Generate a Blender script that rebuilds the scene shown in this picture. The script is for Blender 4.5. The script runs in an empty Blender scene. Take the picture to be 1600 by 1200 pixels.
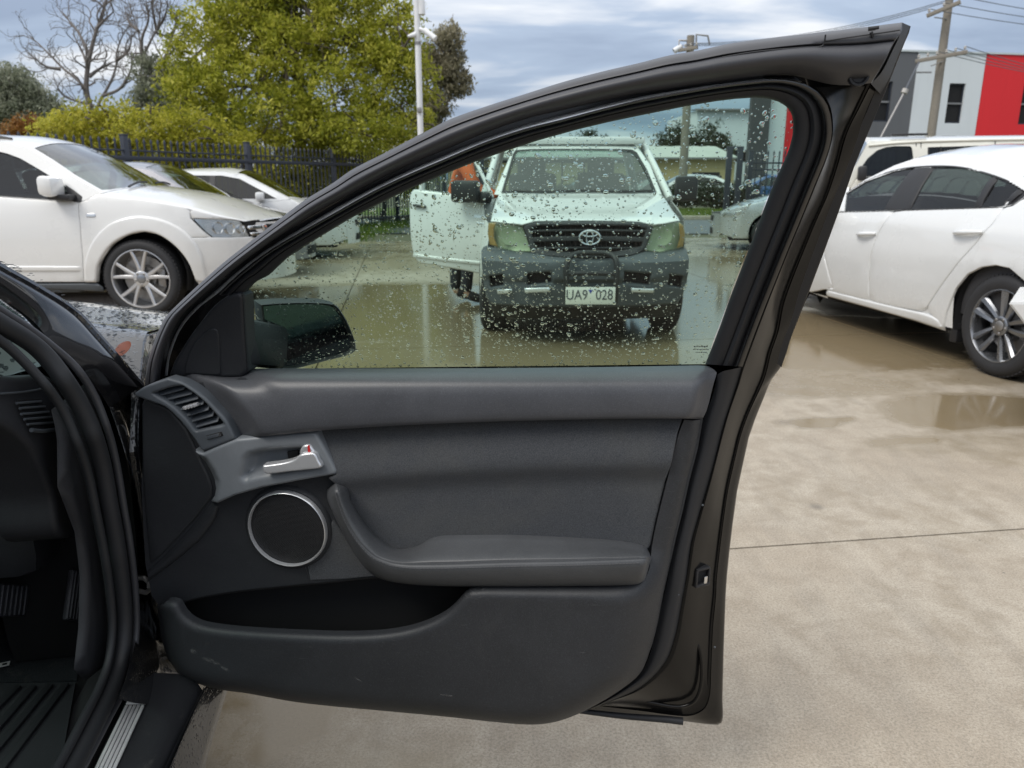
import bpy, bmesh, math, random
import numpy as np
from mathutils import Vector, Matrix
from mathutils.geometry import delaunay_2d_cdt

random.seed(7)
RNG = np.random.default_rng(7)
SC = bpy.context.scene
COL = SC.collection
R = math.radians

# ------------------------------------------------------------------ camera, sky, sun, exposure
CAM_H, PITCH, FOC = 1.26, R(15.0), 1200.0            # metres, downward tilt, focal length in 1600 px wide pixels
cam_d = bpy.data.cameras.new('camera')
cam = bpy.data.objects.new('camera', cam_d)
COL.objects.link(cam)
cam.location = (0, 0, CAM_H)
cam.rotation_euler = (R(90) - PITCH, 0, 0)
cam_d.sensor_width = 36.0
cam_d.lens = 36.0 * FOC / 1600.0
cam_d.clip_start = 0.02
cam_d.clip_end = 2000
cam_d.dof.use_dof = True
cam_d.dof.focus_distance = 1.28
cam_d.dof.aperture_fstop = 8.5
SC.camera = cam

SUN_EL, SUN_AZ = R(50), R(232)                        # the bright part of the cloud, behind the camera and to its left
w = bpy.data.worlds.new('World')
SC.world = w
w.use_nodes = True
nt = w.node_tree
nt.nodes.clear()
def wn(kind, **kw):
    n = nt.nodes.new(kind)
    for k, v in kw.items():
        setattr(n, k, v)
    return n
def wm(op, a, b=None, c=None):
    n = wn('ShaderNodeMath', operation=op)
    for i, s in enumerate((a, b, c)):
        if s is None: continue
        if isinstance(s, (int, float)): n.inputs[i].default_value = s
        else: nt.links.new(s, n.inputs[i])
    return n.outputs[0]
tc = wn('ShaderNodeTexCoord')
sp = wn('ShaderNodeSeparateXYZ')
nt.links.new(tc.outputs['Generated'], sp.inputs[0])
zc = wm('MAXIMUM', sp.outputs[2], 0.0)
den = wm('ADD', zc, 0.16)
cb = wn('ShaderNodeCombineXYZ')
nt.links.new(wm('DIVIDE', sp.outputs[0], den), cb.inputs[0])
nt.links.new(wm('DIVIDE', sp.outputs[1], den), cb.inputs[1])
nt.links.new(wm('MULTIPLY', zc, 1.2), cb.inputs[2])
mp = wn('ShaderNodeMapping')
mp.inputs['Scale'].default_value = (0.50, 0.95, 2.4)
mp.inputs['Rotation'].default_value = (0, 0, R(-14))
mp.inputs['Location'].default_value = (3.3, 1.7, 0)
nt.links.new(cb.outputs[0], mp.inputs[0])
n1 = wn('ShaderNodeTexNoise')
n1.inputs['Scale'].default_value = 1.55
n1.inputs['Detail'].default_value = 6.0
n1.inputs['Roughness'].default_value = 0.52
n1.inputs['Distortion'].default_value = 0.35
nt.links.new(mp.outputs[0], n1.inputs['Vector'])
rp = wn('ShaderNodeValToRGB')
rp.color_ramp.elements[0].position = 0.36
rp.color_ramp.elements[0].color = (2.3, 3.15, 4.8, 1)
rp.color_ramp.elements[1].position = 0.65
rp.color_ramp.elements[1].color = (9.0, 9.2, 9.6, 1)
e = rp.color_ramp.elements.new(0.50)
e.color = (3.7, 4.75, 6.5, 1)
nt.links.new(n1.outputs[0], rp.inputs[0])
cie = wm('MULTIPLY_ADD', zc, 2.1, 0.80)              # an overcast sky grows brighter towards the zenith
cl = wn('ShaderNodeVectorMath', operation='SCALE')
grey = wn('ShaderNodeMix', data_type='RGBA')          # low cloud is seen through more air and looks bluer
nt.links.new(wm('MULTIPLY', zc, 1.25), grey.inputs[0])
grey.clamp_factor = True
nt.links.new(rp.outputs[0], grey.inputs[6])
grey.inputs[7].default_value = (5.7, 5.75, 5.8, 1)
nt.links.new(grey.outputs[2], cl.inputs[0])
nt.links.new(cie, cl.inputs['Scale'])
sky = wn('ShaderNodeTexSky')
sky.sky_type = 'NISHITA'
sky.sun_disc = False
sky.sun_elevation = SUN_EL
sky.sun_rotation = SUN_AZ
sky.air_density = 1.2
sky.dust_density = 2.0
mx = wn('ShaderNodeMix', data_type='RGBA')
mx.inputs[0].default_value = 0.88
nt.links.new(sky.outputs[0], mx.inputs[6])
nt.links.new(cl.outputs[0], mx.inputs[7])
bg = wn('ShaderNodeBackground')
bg.inputs[1].default_value = 0.1
nt.links.new(mx.outputs[2], bg.inputs[0])
wo = wn('ShaderNodeOutputWorld')
nt.links.new(bg.outputs[0], wo.inputs[0])

sun_d = bpy.data.lights.new('sun', 'SUN')
sun_d.energy = 1.75
sun_d.angle = R(24)
sun_d.color = (1.0, 0.955, 0.88)
sun = bpy.data.objects.new('sun', sun_d)
COL.objects.link(sun)
# direction towards the sun: azimuth measured clockwise from +Y
sdir = Vector((math.sin(SUN_AZ) * math.cos(SUN_EL), math.cos(SUN_AZ) * math.cos(SUN_EL), math.sin(SUN_EL)))
sun.rotation_euler = sdir.to_track_quat('Z', 'Y').to_euler()
sun.location = sdir * 50

vs = SC.view_settings
vs.view_transform = 'Standard'
vs.look = 'None'
vs.gamma = 1.0
vs.exposure = 0.12
vs.use_curve_mapping = False
SC.cycles.max_bounces = 10
SC.cycles.transparent_max_bounces = 24
SC.cycles.transmission_bounces = 8
SC.cycles.sample_clamp_indirect = 6.0
SC.cycles.caustics_refractive = False
SC.cycles.caustics_reflective = False

# ------------------------------------------------------------------ materials
class NB:
    """small builder of a node material"""
    def __init__(s, name):
        s.m = bpy.data.materials.new(name)
        s.m.use_nodes = True
        s.t = s.m.node_tree
        s.t.nodes.clear()
        s.out = s.t.nodes.new('ShaderNodeOutputMaterial')
        s.tc = s.t.nodes.new('ShaderNodeTexCoord')
        s.co = s.tc.outputs['Object']
    def n(s, kind, **kw):
        x = s.t.nodes.new(kind)
        for k, v in kw.items(): setattr(x, k, v)
        return x
    def l(s, a, b): s.t.links.new(a, b)
    def put(s, sock, v):
        if hasattr(v, 'is_linked'): s.l(v, sock)
        else: sock.default_value = v
    def math(s, op, a, b=0.0, c=0.0, clamp=False):
        x = s.n('ShaderNodeMath', operation=op, use_clamp=clamp)
        for i, v in enumerate((a, b, c)): s.put(x.inputs[i], v)
        return x.outputs[0]
    def mapping(s, scale, rot=(0, 0, 0), loc=(0, 0, 0), vec=None):
        x = s.n('ShaderNodeMapping')
        x.inputs['Scale'].default_value = scale
        x.inputs['Rotation'].default_value = rot
        x.inputs['Location'].default_value = loc
        s.l(vec or s.co, x.inputs[0])
        return x.outputs[0]
    def noise(s, scale, detail=4, rough=0.55, dist=0.0, vec=None):
        x = s.n('ShaderNodeTexNoise')
        s.l(vec or s.co, x.inputs['Vector'])
        x.inputs['Scale'].default_value = scale
        x.inputs['Detail'].default_value = detail
        x.inputs['Roughness'].default_value = rough
        x.inputs['Distortion'].default_value = dist
        return x.outputs[0]
    def voro(s, scale, feature='F1', vec=None, rnd=1.0, out=0):
        x = s.n('ShaderNodeTexVoronoi', feature=feature)
        s.l(vec or s.co, x.inputs['Vector'])
        x.inputs['Scale'].default_value = scale
        x.inputs['Randomness'].default_value = rnd
        return x.outputs[out]
    def ramp(s, fac, *stops):
        x = s.n('ShaderNodeValToRGB')
        cr = x.color_ramp
        while len(cr.elements) < len(stops): cr.elements.new(0.5)
        for e, (p, c) in zip(cr.elements, stops):
            e.position = p
            e.color = (c, c, c, 1) if isinstance(c, (int, float)) else (*c, 1)
        s.l(fac, x.inputs[0])
        return x.outputs[0]
    def mix(s, fac, a, b, blend='MIX'):
        x = s.n('ShaderNodeMix', data_type='RGBA', blend_type=blend)
        s.put(x.inputs[0], fac)
        for i, v in ((6, a), (7, b)):
            s.put(x.inputs[i], v if hasattr(v, 'is_linked') else (*v, 1) if len(v) == 3 else v)
        return x.outputs[2]
    def bump(s, h, strength=0.3, dist=0.01, normal=None):
        x = s.n('ShaderNodeBump')
        x.inputs['Strength'].default_value = strength
        x.inputs['Distance'].default_value = dist
        s.l(h, x.inputs['Height'])
        if normal is not None: s.l(normal, x.inputs['Normal'])
        return x.outputs[0]
    def bsdf(s, color=(0.5, 0.5, 0.5), rough=0.5, metal=0.0, normal=None, coat=0.0, spec=0.5, coat_rough=0.03, ior=1.5, sheen=0.0):
        b = s.n('ShaderNodeBsdfPrincipled')
        s.put(b.inputs['Base Color'], color if hasattr(color, 'is_linked') else (*color, 1))
        s.put(b.inputs['Roughness'], rough)
        s.put(b.inputs['Metallic'], metal)
        s.put(b.inputs['Specular IOR Level'], spec)
        s.put(b.inputs['IOR'], ior)
        s.put(b.inputs['Coat Weight'], coat)
        s.put(b.inputs['Coat Roughness'], coat_rough)
        s.put(b.inputs['Sheen Weight'], sheen)
        if normal is not None:
            s.l(normal, b.inputs['Normal'])
        s.l(b.outputs[0], s.out.inputs[0])
        return b
    def attr(s, name):
        x = s.n('ShaderNodeAttribute')
        x.attribute_name = name
        return x

def mat_simple(name, color, rough=0.5, metal=0.0, var=0.12, nscale=6.0, bump=0.0, bscale=200.0, bdist=0.001, coat=0.0, spec=0.5):
    b = NB(name)
    n = b.noise(nscale, 5, 0.6)
    c = b.mix(n, tuple(x * (1 - var) for x in color), tuple(min(1, x * (1 + var)) for x in color))
    r = b.math('MULTIPLY_ADD', n, 0.12, max(0.02, rough - 0.06))
    nm = b.bump(b.noise(bscale, 2, 0.5), bump, bdist) if bump else None
    b.bsdf(c, r, metal, nm, coat, spec)
    return b.m

def mat_paint(name, color, dirt=(0.30, 0.27, 0.22), dirt_amt=0.25, flake=0.0, rough=0.28, wet=False):
    b = NB(name)
    n = b.noise(2.5, 6, 0.62)
    sp = b.n('ShaderNodeSeparateXYZ')
    geo = b.n('ShaderNodeNewGeometry')
    b.l(geo.outputs['Position'], sp.inputs[0])
    low = b.math('SUBTRACT', 0.75, sp.outputs[2], clamp=True)
    d = b.math('MULTIPLY', b.math('MULTIPLY', low, b.ramp(n, (0.42, 0.0), (0.75, 1.0))), dirt_amt * 2.0, clamp=True)
    c = b.mix(d, color, dirt)
    ro = b.math('MULTIPLY_ADD', n, 0.10, rough - 0.05)
    nm = None
    if wet:
        v = b.voro(150, vec=b.co)
        h = b.ramp(v, (0.10, 1.0), (0.42, 0.0))
        g = b.ramp(b.noise(60, 2), (0.46, 0.0), (0.56, 1.0))
        nm = b.bump(b.math('MULTIPLY', h, g), 0.6, 0.0015)
    bs = b.bsdf(c, ro, 0.0, nm, 1.0, 0.5, 0.02)
    if nm is not None: b.l(nm, bs.inputs['Coat Normal'])
    if flake:
        bs.inputs['Metallic'].default_value = flake
    return b.m

def mat_grain(name, color, scale=900.0, rough=0.5, strength=0.35, dist=0.0006, scuff=0.0, spec=0.4, dust=0.0, speck=0.6):
    """moulded vinyl: fine pebbled relief, a little dust and scuffing"""
    b = NB(name)
    v = b.voro(scale, 'SMOOTH_F1')
    f = b.noise(scale * 1.7, 3, 0.6)
    h = b.math('ADD', b.math('MULTIPLY', v, 0.8), b.math('MULTIPLY', f, 0.5))
    big = b.noise(5.0, 6, 0.65, 0.4)
    c = b.mix(b.ramp(big, (0.35, 0.0), (0.7, 1.0)), tuple(x * 0.85 for x in color), tuple(x * 1.2 for x in color))
    if dust:
        dn = b.noise(11.0, 8, 0.72, 0.8)
        c = b.mix(b.math('MULTIPLY', b.ramp(dn, (0.55, 0.0), (0.78, 1.0)), dust), c, (0.20, 0.19, 0.165))
    if scuff:
        mp = b.mapping((3.0, 1.2, 22.0), (0.0, R(28), 0.0))
        s1 = b.noise(6.0, 8, 0.75, 0.2, mp)
        mk = b.math('MULTIPLY', b.ramp(s1, (0.63, 0.0), (0.72, 1.0)), scuff)
        c = b.mix(mk, c, (0.22, 0.22, 0.22))
    sp = b.noise(620.0, 2, 0.6)
    c = b.mix(b.math('MULTIPLY', b.ramp(sp, (0.35, 1.0), (0.65, 0.0)), 0.42 * speck), c, tuple(x * 0.35 for x in color))
    sp2 = b.noise(430.0, 2, 0.6, 0.0, b.mapping((1, 1, 1), (0.3, 0.2, 0.1), (5, 2, 1)))
    c = b.mix(b.math('MULTIPLY', b.ramp(sp2, (0.52, 0.0), (0.72, 1.0)), 0.35 * speck), c, tuple(min(1, x * 2.2) for x in color))
    ro = b.math('MULTIPLY_ADD', big, 0.14, rough - 0.07)
    b.bsdf(c, ro, 0.0, b.bump(h, strength, dist), 0.0, spec)
    return b.m

def mat_glass(name, tint=(0.62, 0.80, 0.73), refl=1.0, rough=0.0, ior=1.5):
    """a pane thin enough not to bend what is behind it: tinted, with a fresnel reflection"""
    b = NB(name)
    fr = b.n('ShaderNodeFresnel')
    gm = b.n('ShaderNodeNewGeometry')
    b.l(b.math('MULTIPLY_ADD', gm.outputs['Backfacing'], 1.0 / ior - ior, ior), fr.inputs[0])   # the same on either face
    tr = b.n('ShaderNodeBsdfTransparent')
    tr.inputs[0].default_value = (*tint, 1)
    gl = b.n('ShaderNodeBsdfGlossy')
    gl.inputs['Roughness'].default_value = rough
    mx = b.n('ShaderNodeMixShader')
    b.l(b.math('MULTIPLY', fr.outputs[0], refl, clamp=True), mx.inputs[0])
    b.l(tr.outputs[0], mx.inputs[1])
    b.l(gl.outputs[0], mx.inputs[2])
    b.l(mx.outputs[0], b.out.inputs[0])
    return b.m

M = {}
M['white_paint'] = mat_paint('white_paint', (0.70, 0.70, 0.69), dirt_amt=0.35)
M['pearl_paint'] = mat_paint('pearl_paint', (0.71, 0.72, 0.72), dirt_amt=0.22)
M['cream_paint'] = mat_paint('cream_paint', (0.69, 0.68, 0.61), dirt_amt=0.3)
M['silver_paint'] = mat_paint('silver_paint', (0.50, 0.51, 0.53), flake=0.5, dirt_amt=0.2)
M['grey_paint'] = mat_paint('grey_paint', (0.19, 0.19, 0.215), flake=0.3, dirt_amt=0.2)
M['blue_paint'] = mat_paint('blue_paint', (0.03, 0.09, 0.25))
M['black_paint'] = mat_paint('black_paint', (0.006, 0.006, 0.007), dirt=(0.05, 0.04, 0.03), dirt_amt=0.2, rough=0.22)
M['wet_black_paint'] = mat_paint('wet_black_paint', (0.012, 0.013, 0.016), dirt_amt=0.05, rough=0.2, wet=True)
M['car_glass'] = mat_glass('car_glass', (0.28, 0.325, 0.325), 1.5)
M['tinted_glass'] = mat_glass('tinted_glass', (0.20, 0.225, 0.23))
M['screen_glass'] = mat_glass('screen_glass', (0.42, 0.54, 0.51), 2.0)
M['window_glass'] = mat_glass('window_glass', (0.62, 0.815, 0.725), 0.75)
M['clear_glass'] = mat_glass('clear_glass', (0.80, 0.85, 0.83))
M['lens_glass'] = mat_glass('lens_glass', (0.93, 0.94, 0.93), 0.9)
M['old_lens'] = mat_glass('old_lens', (0.80, 0.85, 0.76), 0.8, 0.25)
M['tyre'] = mat_simple('tyre', (0.022, 0.022, 0.024), 0.72, bump=0.3, bscale=90, bdist=0.002, nscale=14, var=0.3)
M['black_plastic'] = mat_simple('black_plastic', (0.016, 0.016, 0.018), 0.48, bump=0.15, bscale=500, bdist=0.0006)
M['grey_plastic'] = mat_simple('grey_plastic', (0.075, 0.085, 0.095), 0.55, bump=0.2, bscale=250, bdist=0.001)
M['dark_void'] = mat_simple('dark_void', (0.006, 0.006, 0.007), 0.8)
M['interior'] = mat_simple('interior', (0.035, 0.035, 0.038), 0.75)
M['alloy'] = mat_simple('alloy', (0.56, 0.56, 0.57), 0.32, 0.85, var=0.08)
M['dark_alloy'] = mat_simple('dark_alloy', (0.26, 0.27, 0.29), 0.28, 0.85, var=0.1)
M['steel'] = mat_simple('steel', (0.30, 0.29, 0.28), 0.42, 0.8, var=0.25, nscale=30)
M['chrome'] = mat_simple('chrome', (0.75, 0.76, 0.78), 0.10, 1.0, var=0.04)
M['satin_metal'] = mat_simple('satin_metal', (0.74, 0.75, 0.77), 0.25, 0.6, var=0.06, nscale=20)
M['jamb_paint'] = mat_simple('jamb_paint', (0.007, 0.0068, 0.0066), 0.2, var=0.4, nscale=14, spec=0.25)
M['mirror'] = mat_simple('mirror', (0.075, 0.09, 0.09), 0.04, 1.0, var=0.04)
M['amber'] = mat_simple('amber', (0.52, 0.30, 0.13), 0.25, var=0.15)
M['reflection_orange'] = mat_simple('reflection_orange', (0.36, 0.09, 0.045), 0.3, var=0.1)
M['reflector'] = mat_simple('reflector', (0.60, 0.61, 0.62), 0.22, 0.9, var=0.1, nscale=30)
M['old_reflector'] = mat_simple('old_reflector', (0.50, 0.52, 0.43), 0.5, 0.1, var=0.1, nscale=30)
M['red'] = mat_simple('red', (0.62, 0.03, 0.03), 0.4)
# ------------------------------------------------------------------ geometry helpers
FWD = np.array([0.0, math.cos(PITCH), -math.sin(PITCH)])
UPV = np.array([0.0, math.sin(PITCH), math.cos(PITCH)])
RGT = np.array([1.0, 0.0, 0.0])
EYE = np.array([0.0, 0.0, CAM_H])

def rays(p):
    p = np.asarray(p, float).reshape(-1, p.shape[-1] if hasattr(p, 'shape') else len(p[0]))
    return FWD + RGT * ((p[:, :1] - 800) / FOC) + UPV * ((600 - p[:, 1:2]) / FOC)
def on_ground(px, py, z=0.0):
    d = rays([(px, py)])[0]
    k = (z - CAM_H) / d[2]
    return EYE + d * k
def at_y(px, py, y):
    d = rays([(px, py)])[0]
    return EYE + d * (y / d[1])

class Surf:
    """a standing surface: point = O + du*u + n*(off(u,z)+t), height z; n is du turned a quarter turn clockwise"""
    def __init__(s, O, du, off=None):
        s.O = np.array([O[0], O[1], 0.0])
        L = math.hypot(*du)
        s.du = np.array([du[0] / L, du[1] / L, 0.0])
        s.n = np.array([s.du[1], -s.du[0], 0.0])
        s.off = off or (lambda u, z: np.zeros_like(u))
    def P(s, u, z, t=0.0):
        u = np.asarray(u, float); z = np.asarray(z, float)
        o = s.off(u, z) + t
        return s.O + s.du * u[..., None] + s.n * np.asarray(o)[..., None] + np.array([0, 0, 1.0]) * z[..., None]
    def F(s, u, v, z):
        return s.O + s.du * np.asarray(u, float)[..., None] + s.n * np.asarray(v, float)[..., None] + np.array([0, 0, 1.0]) * np.asarray(z, float)[..., None]
    def pix(s, pts, t=0.0, tf=None, it=40):
        """photograph pixels -> (u,z) where their sight lines meet the surface"""
        d = rays(np.asarray([q[:2] for q in pts], float))
        c0 = (EYE - s.O) @ s.n
        dn = d @ s.n
        o = np.zeros(len(d)) + float(s.off(np.array(0.0), np.array(0.8))) + t
        for _ in range(it):
            k = (o - c0) / dn
            P = EYE + d * k[:, None]
            u = (P - s.O) @ s.du
            z = P[:, 2]
            o2 = s.off(u, z) + t
            if tf is not None: o2 = o2 + tf(u, z)
            o = 0.5 * o + 0.5 * o2
        return np.stack([u, z], 1)
    def march(s, pts, k0, k1, t=0.0, n=260):
        """the same for surfaces that run nearly along the sight line"""
        out = []
        for q in pts:
            d = rays([q[:2]])[0]
            def f(k):
                P = EYE + d * k
                u = (P - s.O) @ s.du
                return (P - s.O) @ s.n - float(s.off(np.array(u), np.array(P[2]))) - t
            ks = np.linspace(k0, k1, n)
            a = ks[0]; fa = f(a); hit = None
            for b_ in ks[1:]:
                fb = f(b_)
                if fa > 0 >= fb:
                    lo, hi = a, b_
                    for _ in range(30):
                        mid = 0.5 * (lo + hi)
                        if f(mid) > 0: lo = mid
                        else: hi = mid
                    hit = hi; break
                a, fa = b_, fb
            if hit is None: hit = ks[int(np.argmin([abs(f(k)) for k in ks]))]
            P = EYE + d * hit
            out.append(((P - s.O) @ s.du, P[2]))
        return np.array(out)

def catmull(p, per=12, closed=False):
    p = np.asarray(p, float)
    n = len(p)
    if n < 3: return np.array([p[0] + (p[-1] - p[0]) * i / per for i in range(per + 1)])
    out = []
    rng = range(n) if closed else range(n - 1)
    for i in rng:
        if closed: a, b, c, d = p[(i - 1) % n], p[i], p[(i + 1) % n], p[(i + 2) % n]
        else: a, b, c, d = p[max(i - 1, 0)], p[i], p[i + 1], p[min(i + 2, n - 1)]
        # centripetal-ish: limit tangents by the neighbour spans
        l0 = np.linalg.norm(b - a) + 1e-9; l1 = np.linalg.norm(c - b) + 1e-9; l2 = np.linalg.norm(d - c) + 1e-9
        m1 = (c - a) * (l1 / (l0 + l1)) if l0 > 1e-8 else (c - b)
        m2 = (d - b) * (l1 / (l1 + l2)) if l2 > 1e-8 else (c - b)
        for k in range(per):
            t = k / per
            t2, t3 = t * t, t * t * t
            out.append((2*t3 - 3*t2 + 1) * b + (t3 - 2*t2 + t) * m1 + (-2*t3 + 3*t2) * c + (t3 - t2) * m2)
    if not closed: out.append(p[-1])
    return np.array(out)

def resample(p, n, closed=False):
    p = np.asarray(p, float)
    if closed: p = np.vstack([p, p[:1]])
    s = np.concatenate([[0], np.cumsum(np.linalg.norm(np.diff(p, axis=0), axis=1))])
    q = np.linspace(0, s[-1], n + 1 if closed else n)
    r = np.stack([np.interp(q, s, p[:, k]) for k in range(p.shape[1])], 1)
    return r[:-1] if closed else r

def curve(p, n, smooth=True):
    return resample(catmull(p, 14) if smooth else p, n)

def densify(poly, step):
    out = []
    n = len(poly)
    for i in range(n):
        a = poly[i]; b = poly[(i + 1) % n]
        k = max(1, int(math.ceil(np.linalg.norm(b - a) / step)))
        for j in range(k): out.append(a + (b - a) * j / k)
    return np.array(out)

def inside(pts, poly):
    x, y = pts[:, 0], pts[:, 1]
    r = np.zeros(len(pts), bool)
    n = len(poly)
    for i in range(n):
        x0, y0 = poly[i]; x1, y1 = poly[(i + 1) % n]
        if y0 == y1: continue
        c = (y0 > y) != (y1 > y)
        r ^= c & (x < (x1 - x0) * (y - y0) / (y1 - y0) + x0)
    return r

def dist_poly(pts, poly):
    d = np.full(len(pts), 1e9)
    n = len(poly)
    for i in range(n):
        a = poly[i]; b = poly[(i + 1) % n]
        ab = b - a
        t = np.clip(((pts - a) @ ab) / (ab @ ab + 1e-15), 0, 1)
        d = np.minimum(d, np.linalg.norm(pts - (a + t[:, None] * ab), axis=1))
    return d

def area2(poly):
    x, y = poly[:, 0], poly[:, 1]
    return float(np.sum(x * np.roll(y, -1) - np.roll(x, -1) * y))

def round_poly(poly, r, k=5):
    """corners of a straight-sided outline rounded off"""
    poly = np.asarray(poly, float)
    out = []
    n = len(poly)
    for i in range(n):
        a, b, c = poly[i - 1], poly[i], poly[(i + 1) % n]
        la, lc = np.linalg.norm(a - b), np.linalg.norm(c - b)
        rr = min(r, la * 0.45, lc * 0.45)
        p0 = b + (a - b) * rr / la; p1 = b + (c - b) * rr / lc
        for j in range(k + 1):
            t = j / k
            out.append((1 - t) ** 2 * p0 + 2 * t * (1 - t) * b + t * t * p1)
    return np.array(out)

def new_obj(name, verts, faces, mat, parent=None, smooth=True, sharp=38, uv=None):
    me = bpy.data.meshes.new(name)
    me.from_pydata([tuple(map(float, v)) for v in verts], [], [tuple(map(int, f)) for f in faces])
    me.update()
    if mat is not None:
        for m in (mat if isinstance(mat, (list, tuple)) else [mat]):
            me.materials.append(M[m] if isinstance(m, str) else m)
    if smooth:
        me.polygons.foreach_set('use_smooth', [True] * len(me.polygons))
        if sharp: me.set_sharp_from_angle(angle=R(sharp))
    o = bpy.data.objects.new(name, me)
    COL.objects.link(o)
    if parent is not None: attach(o, parent)
    return o

def attach(o, parent):
    o.parent = parent
    if parent.parent is None:                 # a thing: its parts are given in world coordinates
        o.matrix_parent_inverse = Matrix.Translation(parent.location).inverted()

def tag(o, label=None, cat=None, group=None, kind=None):
    if label: o['label'] = label
    if cat: o['category'] = cat
    if group: o['group'] = group
    if kind: o['kind'] = kind
    return o

def thing(name, label, cat, loc=(0, 0, 0), group=None):
    o = bpy.data.objects.new(name, None)
    o.empty_display_size = 0.1
    COL.objects.link(o)
    o.location = tuple(float(v) for v in loc)
    bpy.context.view_layer.update()
    return tag(o, label, cat, group)

def part_empty(name, parent):
    o = bpy.data.objects.new(name, None)
    COL.objects.link(o)
    attach(o, parent)
    return o

def copy_tree(o, parent=None, root=True):
    c = o.copy()
    COL.objects.link(c)
    if parent is not None: c.parent = parent
    for ch in list(o.children): copy_tree(ch, c, False)
    return c

def cdt(poly, step, holes=(), rings=(), bstep=None):
    """triangulates an outline with interior points; returns points, triangles, boundary loops"""
    poly = np.asarray(poly, float)
    if area2(poly) < 0: poly = poly[::-1]
    bstep = bstep or step
    loops = [densify(poly, bstep)] + [densify(np.asarray(h, float), bstep) for h in holes]
    lo, hi = poly.min(0), poly.max(0)
    gx = np.arange(lo[0] + step * 0.37, hi[0], step); gy = np.arange(lo[1] + step * 0.41, hi[1], step * 0.87)
    G = np.array([(x + (0.5 * step if j % 2 else 0), y) for j, y in enumerate(gy) for x in gx]).reshape(-1, 2)
    bdist = lambda p: np.min([dist_poly(p, l) for l in [poly] + [np.asarray(h, float) for h in holes]], axis=0)
    def ok(p, dmin):
        if not len(p): return p
        m = inside(p, poly)
        for h in holes: m &= ~inside(p, np.asarray(h, float))
        m &= bdist(p) > dmin
        return p[m]
    rmax = max(rings) if rings else 0
    pts = [ok(G, max(rmax * 1.12, step * 0.35))]
    for r in rings:
        for li, l in enumerate(loops):
            e = np.roll(l, -1, 0) - np.roll(l, 1, 0)
            nrm = np.stack([-e[:, 1], e[:, 0]], 1) / (np.linalg.norm(e, axis=1)[:, None] + 1e-12)
            sgn = 1.0 if area2(l) > 0 else -1.0
            if li > 0: sgn = -sgn
            pts.append(ok(l + nrm * sgn * r, r * 0.93))
    V = np.vstack(loops + [p for p in pts if len(p)])
    edges = []; k = 0; idx = []
    for l in loops:
        n = len(l)
        idx.append([k + i for i in range(n)])
        edges += [(k + i, k + (i + 1) % n) for i in range(n)]
        k += n
    vo, eo, fo, ov, oe, of = delaunay_2d_cdt([Vector(v) for v in V], edges, [], 0, 1e-7)
    VO = np.array([(v.x, v.y) for v in vo])
    T = np.array([f for f in fo if len(f) == 3])
    cen = VO[T].mean(1)
    m = inside(cen, loops[0])
    for h in loops[1:]: m &= ~inside(cen, h)
    T = T[m]
    back = {}
    for i, src in enumerate(ov):
        for s_ in src: back[s_] = i
    return VO, T, [[back[i] for i in l if i in back] for l in idx], bdist(VO)

def rnd_edge(d, r, h=None):
    """height lost near an edge rounded with radius r"""
    x = np.clip(1 - d / r, 0, 1)
    return -(h if h is not None else r) * (1 - np.sqrt(np.clip(1 - x * x, 0, 1)))

RINGS = (0.03, 0.12, 0.28, 0.52, 0.80, 1.0)
def panel(name, surf, poly, mat, parent=None, step=0.03, t=0.0, edge=0.0, edge_h=None, holes=(), back=0.0, side=1, bstep=None, sharp=42, hole_round=True, mapf=None):
    """a panel lying on a surface: outline in (u,z), t = how proud (number or function of u,z,d), rounded edge, returned backwards by `back`"""
    rings = [edge * k for k in RINGS] if edge else ()
    V, T, loops, d = cdt(poly, step, holes, rings, bstep or step)
    if not hole_round: d = dist_poly(V, np.asarray(poly, float))
    u, z = V[:, 0], V[:, 1]
    tt = t(u, z, d) if callable(t) else np.full(len(u), float(t))
    if edge: tt = tt + rnd_edge(d, edge, edge_h)
    def mp(u, z, tt):
        if mapf: return mapf(u, z, tt)
        if side > 0: return surf.P(u, z, tt)
        return surf.F(u, -(surf.off(u, z) + tt), z)
    P = mp(u, z, tt)
    faces = [list(f) for f in T]
    # outward normal should look along +n (side>0)
    flip = False
    if mapf is None:
        a, b, c = P[faces[0][0]], P[faces[0][1]], P[faces[0][2]]
        flip = (np.cross(b - a, c - a) @ surf.n) * side < 0
    verts = [p for p in P]
    if back:
        Q = mp(u, z, tt - back)
        for l in loops:
            base = len(verts)
            verts += [Q[i] for i in l]
            n = len(l)
            for i in range(n):
                j = (i + 1) % n
                faces.append([l[j], l[i], base + i, base + j] if True else None)
    if flip: faces = [f[::-1] for f in faces]
    return new_obj(name, verts, faces, mat, parent, True, sharp)

def panel_rings(name, surf, poly, mat, parent, step, t, rings, bstep, back):
    """a panel whose relief is all in t(u,z,d) but which needs fine rows of points along its edge"""
    V, T, loops, d = cdt(poly, step, (), rings, bstep)
    u, z = V[:, 0], V[:, 1]
    tt = t(u, z, d)
    P = surf.P(u, z, tt); Q = surf.P(u, z, tt - back)
    faces = [list(f) for f in T]
    verts = list(P)
    for l in loops:
        base = len(verts); verts += [Q[i] for i in l]; n = len(l)
        for i in range(n):
            j = (i + 1) % n
            faces.append([l[j], l[i], base + i, base + j])
    a, b, c = P[faces[0][0]], P[faces[0][1]], P[faces[0][2]]
    if np.cross(b - a, c - a) @ surf.n < 0: faces = [f[::-1] for f in faces]
    return new_obj(name, verts, faces, mat, parent, True, 60)

def grid_faces(r, c, closed_c=False, closed_r=False):
    f = []
    for i in range(r if closed_r else r - 1):
        for j in range(c if closed_c else c - 1):
            a = i * c + j; b = i * c + (j + 1) % c
            k = ((i + 1) % r) * c
            f.append((a, b, k + (j + 1) % c, k + j))
    return f

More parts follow.
